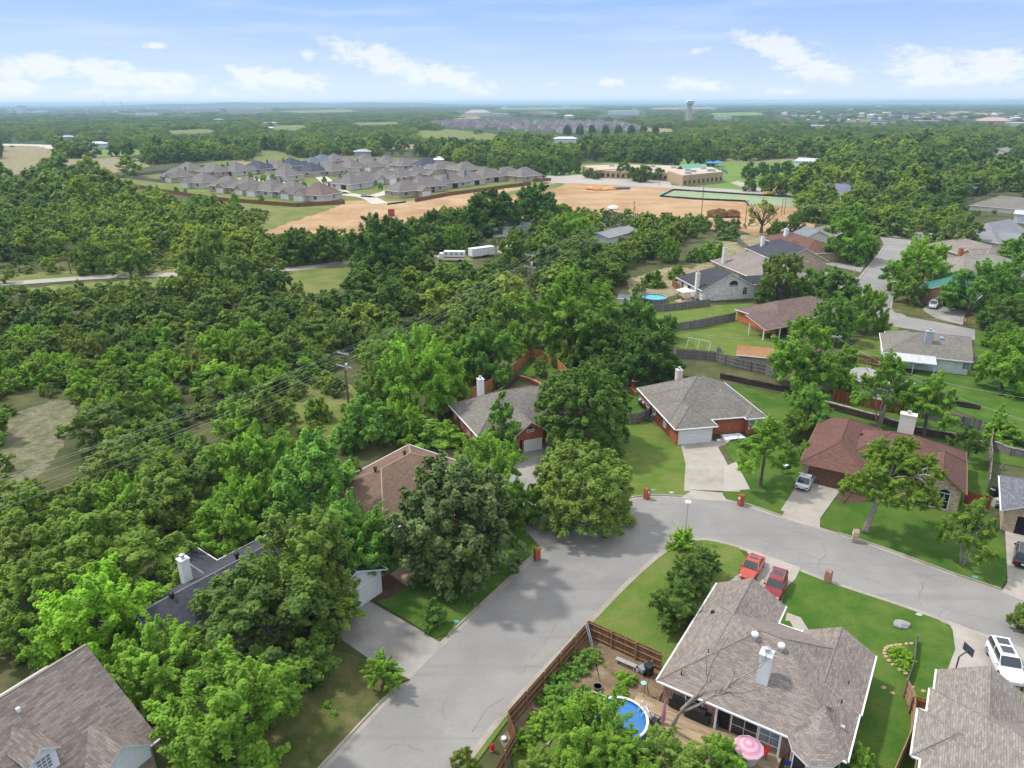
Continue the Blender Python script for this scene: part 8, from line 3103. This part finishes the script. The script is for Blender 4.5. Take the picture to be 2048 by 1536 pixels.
town_block('big pale hall with a low hipped roof before the blue hills', 956, 233, 52, 12, pale[1], 60, hip=True, roof=M('hall_roof', (.36, .32, .30), .8))
town_block('cluster of cream halls right of the big pale hall', 1000, 233, 34, 9, pale[1], 40)
town_block('long red-brown block right of the big pale hall', 1058, 231, 36, 10, pale[3], 40)
town_block('low pale block left of the water tower', 1090, 232, 40, 7, pale[2], 30)
town_block('long white terraced block left of the water tower', 1247, 230, 62, 14, pale[0], 40)
town_block('long white roof among the trees of the left skyline', 294, 231, 42, 8, pale[0], 40)
town_block('tan roof by the white block near the far estate', 1138, 238, 20, 8, pale[1], 20, hip=True)
town_block('pale apartment block, leftmost of the two on the left skyline', 400, 226, 54, 20, pale[1])
town_block('pale apartment block, right one on the left skyline', 500, 228, 84, 20, pale[1])
town_block('white hall beyond the park on the right', 1445, 240, 34, 8, pale[0])
town_block('white shed row in the wood right of the water tower', 1635, 259, 26, 6, pale[0], 20)
town_block('long dark glazed block with white trim on the right', 1765, 253, 46, 9, pale[0], 30, roof=M('solar_dark', (.06, .07, .12), .4))
town_block('second long dark roof at the right of the glazed block', 1850, 251, 44, 8, pale[2], 30)
town_block('rose-grey row of houses on the right skyline', 1985, 252, 60, 9, pale[3], 40, hip=True)
town_block('white shed at the right edge of the skyline', 2030, 254, 36, 7, pale[0], 30)
town_block('red-brown tower block at the far left skyline', 44, 219, 14, 30, pale[3])
town_block('white low sheds below the left skyline', 60, 227, 44, 9, pale[0])
for lb, u, v, w, h, mt in [('grey roof in the wood left of the estate', 278, 257, 14, 5, 2), ('low pale roof in the wood behind the estate', 330, 253, 16, 5, 2), ('brown roof behind the estate wood', 437, 243, 20, 5, 3), ('long grey roof among the woods above the estate', 540, 252, 28, 6, 2),
                           ('white roof glinting above the estate', 540, 262, 14, 5, 0), ('grey house roof at the left field edge', 136, 282, 26, 5, 2), ('white house beside the bright left lawn', 190, 297, 46, 5, 0), ('pale house above the estate bank', 690, 283, 18, 5, 2), ('low white school hut in the middle wood', 1130, 286, 44, 5, 0),
                           ('tan roof just behind the estate', 668, 309, 22, 5, 1), ('long grey roof beyond the estate wall', 726, 315, 32, 5, 2), ('shaded house roof behind the estate trees', 1030, 327, 24, 5, 2), ('half-hidden house right of the dark estate roof', 878, 333, 16, 5, 0)]:
    town_block(lb, u, v, w, h, pale[mt], group='scattered roofs in the woods', hip=True, name='far_roof', roof=pale[2] if mt != 0 else pale[0])
tr_ = random.Random(77)
for i in range(58):
    u = tr_.uniform(10, 470)
    v = 213 + 12 * tr_.random() ** 1.0 + (3 if u < 250 else 0)
    town_block('small pale block in the hazy town on the left skyline', u, v, tr_.uniform(5, 18), tr_.uniform(6, 14), pale[tr_.choice([0, 0, 1, 1, 2, 3])], group='hazy town on the left skyline')
for i in range(75):
    u, v = tr_.uniform(1560, 2050), 228 + 20 * tr_.random()
    town_block('small pale or rose block in the suburbs on the right skyline', u, v, tr_.uniform(5, 16), tr_.uniform(5, 9), pale[tr_.choice([0, 1, 2, 3, 3, 3, 3])], group='suburbs on the right skyline', hip=tr_.random() < .6)
for i in range(16):
    u, v = tr_.uniform(500, 1900), tr_.uniform(211, 221)
    town_block('tiny white speck of a building on the blue plain', u, v, tr_.uniform(5, 16), tr_.uniform(6, 12), pale[0], group='white specks on the blue plain')

# water tower
p, h = height_at((1377, 243), 200.5)
t = thing('water_tower', 'tall pale water tower with a fluted column and a wider white tank', 'water tower', (p.x, p.y, 0))
dpt = Q(p.x, p.y, 0)[2]
rc_ = 4.8 / FPX * dpt
rt = 8.4 / FPX * dpt
mb = MB()
n = 24
mb.tube([(0, 0, 0), (0, 0, h * .78), (0, 0, h * .80)], [rc_ * 1.05, rc_, rc_ * 1.15], n)
for k in range(n):
    a = 2 * pi * k / n
    mb.tube([(rc_ * 1.03 * cos(a), rc_ * 1.03 * sin(a), 0), (rc_ * cos(a), rc_ * sin(a), h * .78)], rc_ * .06, 5)
mb.build('column', M('tower_concrete', (.50, .42, .34), .8), t)
mb = MB()
mb.lathe((0, 0, h * .80), [(rc_ * 1.1, 0), (rt * .95, h * .05), (rt, h * .08), (rt, h * .17), (rt * .93, h * .195), (rt * .3, h * .21), (.1, h * .212)], 32)
tk = mb.build('tank', white, t)
for a0, a1, mt in ((-2.2, -1.85, M('tower_navy', (.05, .06, .14), .6)), (-1.55, -1.3, M('tower_navy', (.05, .06, .14), .6)), (-1.1, -.8, M('tower_maroon', (.28, .07, .10), .6))):
    mb = MB()
    for k in range(4):
        a, b = a0 + (a1 - a0) * k / 4, a0 + (a1 - a0) * (k + 1) / 4
        mb.poly([(rt * 1.012 * cos(a), rt * 1.012 * sin(a), h * .90), (rt * 1.012 * cos(b), rt * 1.012 * sin(b), h * .90), (rt * 1.012 * cos(b), rt * 1.012 * sin(b), h * .965), (rt * 1.012 * cos(a), rt * 1.012 * sin(a), h * .965)])
    mb.build('emblem', mt, tk)
for lb, u, v0, v1 in (('thin radio mast on the left skyline', 246, 222, 205), ('taller thin radio mast with a red light on the left skyline', 211, 222, 188)):
    p, h = height_at((u, v0), v1)
    t = thing('radio_mast', lb, 'mast', (p.x, p.y, 0))
    mb = MB()
    r = .6 / FPX * Q(p.x, p.y, 0)[2]
    for k in range(3):
        a = 2 * pi * k / 3
        mb.tube([(r * cos(a), r * sin(a), 0), (r * .5 * cos(a), r * .5 * sin(a), h)], r * .25, 4)
    for k in range(24):
        z = h * k / 24
        mb.tube([(r * cos(k * 2.09), r * sin(k * 2.09), z), (r * cos(k * 2.09 + 2.09), r * sin(k * 2.09 + 2.09), z + h / 24)], r * .15, 3)
    mb.build('lattice', M('mast_grey', (.25, .22, .22), .6), t)
    mb = MB()
    mb.lathe((0, 0, h), [(r, 0), (r * 1.2, 2), (r, 5), (.1, 6)], 8)
    mb.build('head', redm, t)

# ------------------------------------------------------------------ the air
hz_m = bpy.data.materials.new('haze')
hz_m.use_nodes = True
ht = NT(hz_m.node_tree)
ht.n.clear()
pv = ht.add('ShaderNodeVolumePrincipled')
pv.inputs['Color'].default_value = (.56, .77, 1.0, 1)
pv.inputs['Density'].default_value = 0.00011
pv.inputs['Anisotropy'].default_value = 0.0
ho = ht.add('ShaderNodeOutputMaterial')
ht.l.new(pv.outputs[0], ho.inputs['Volume'])
mb = MB()
mb.box(-34000, -34000, -1.2, 34000, 34000, 64)
stuff(mb.build('haze', hz_m))
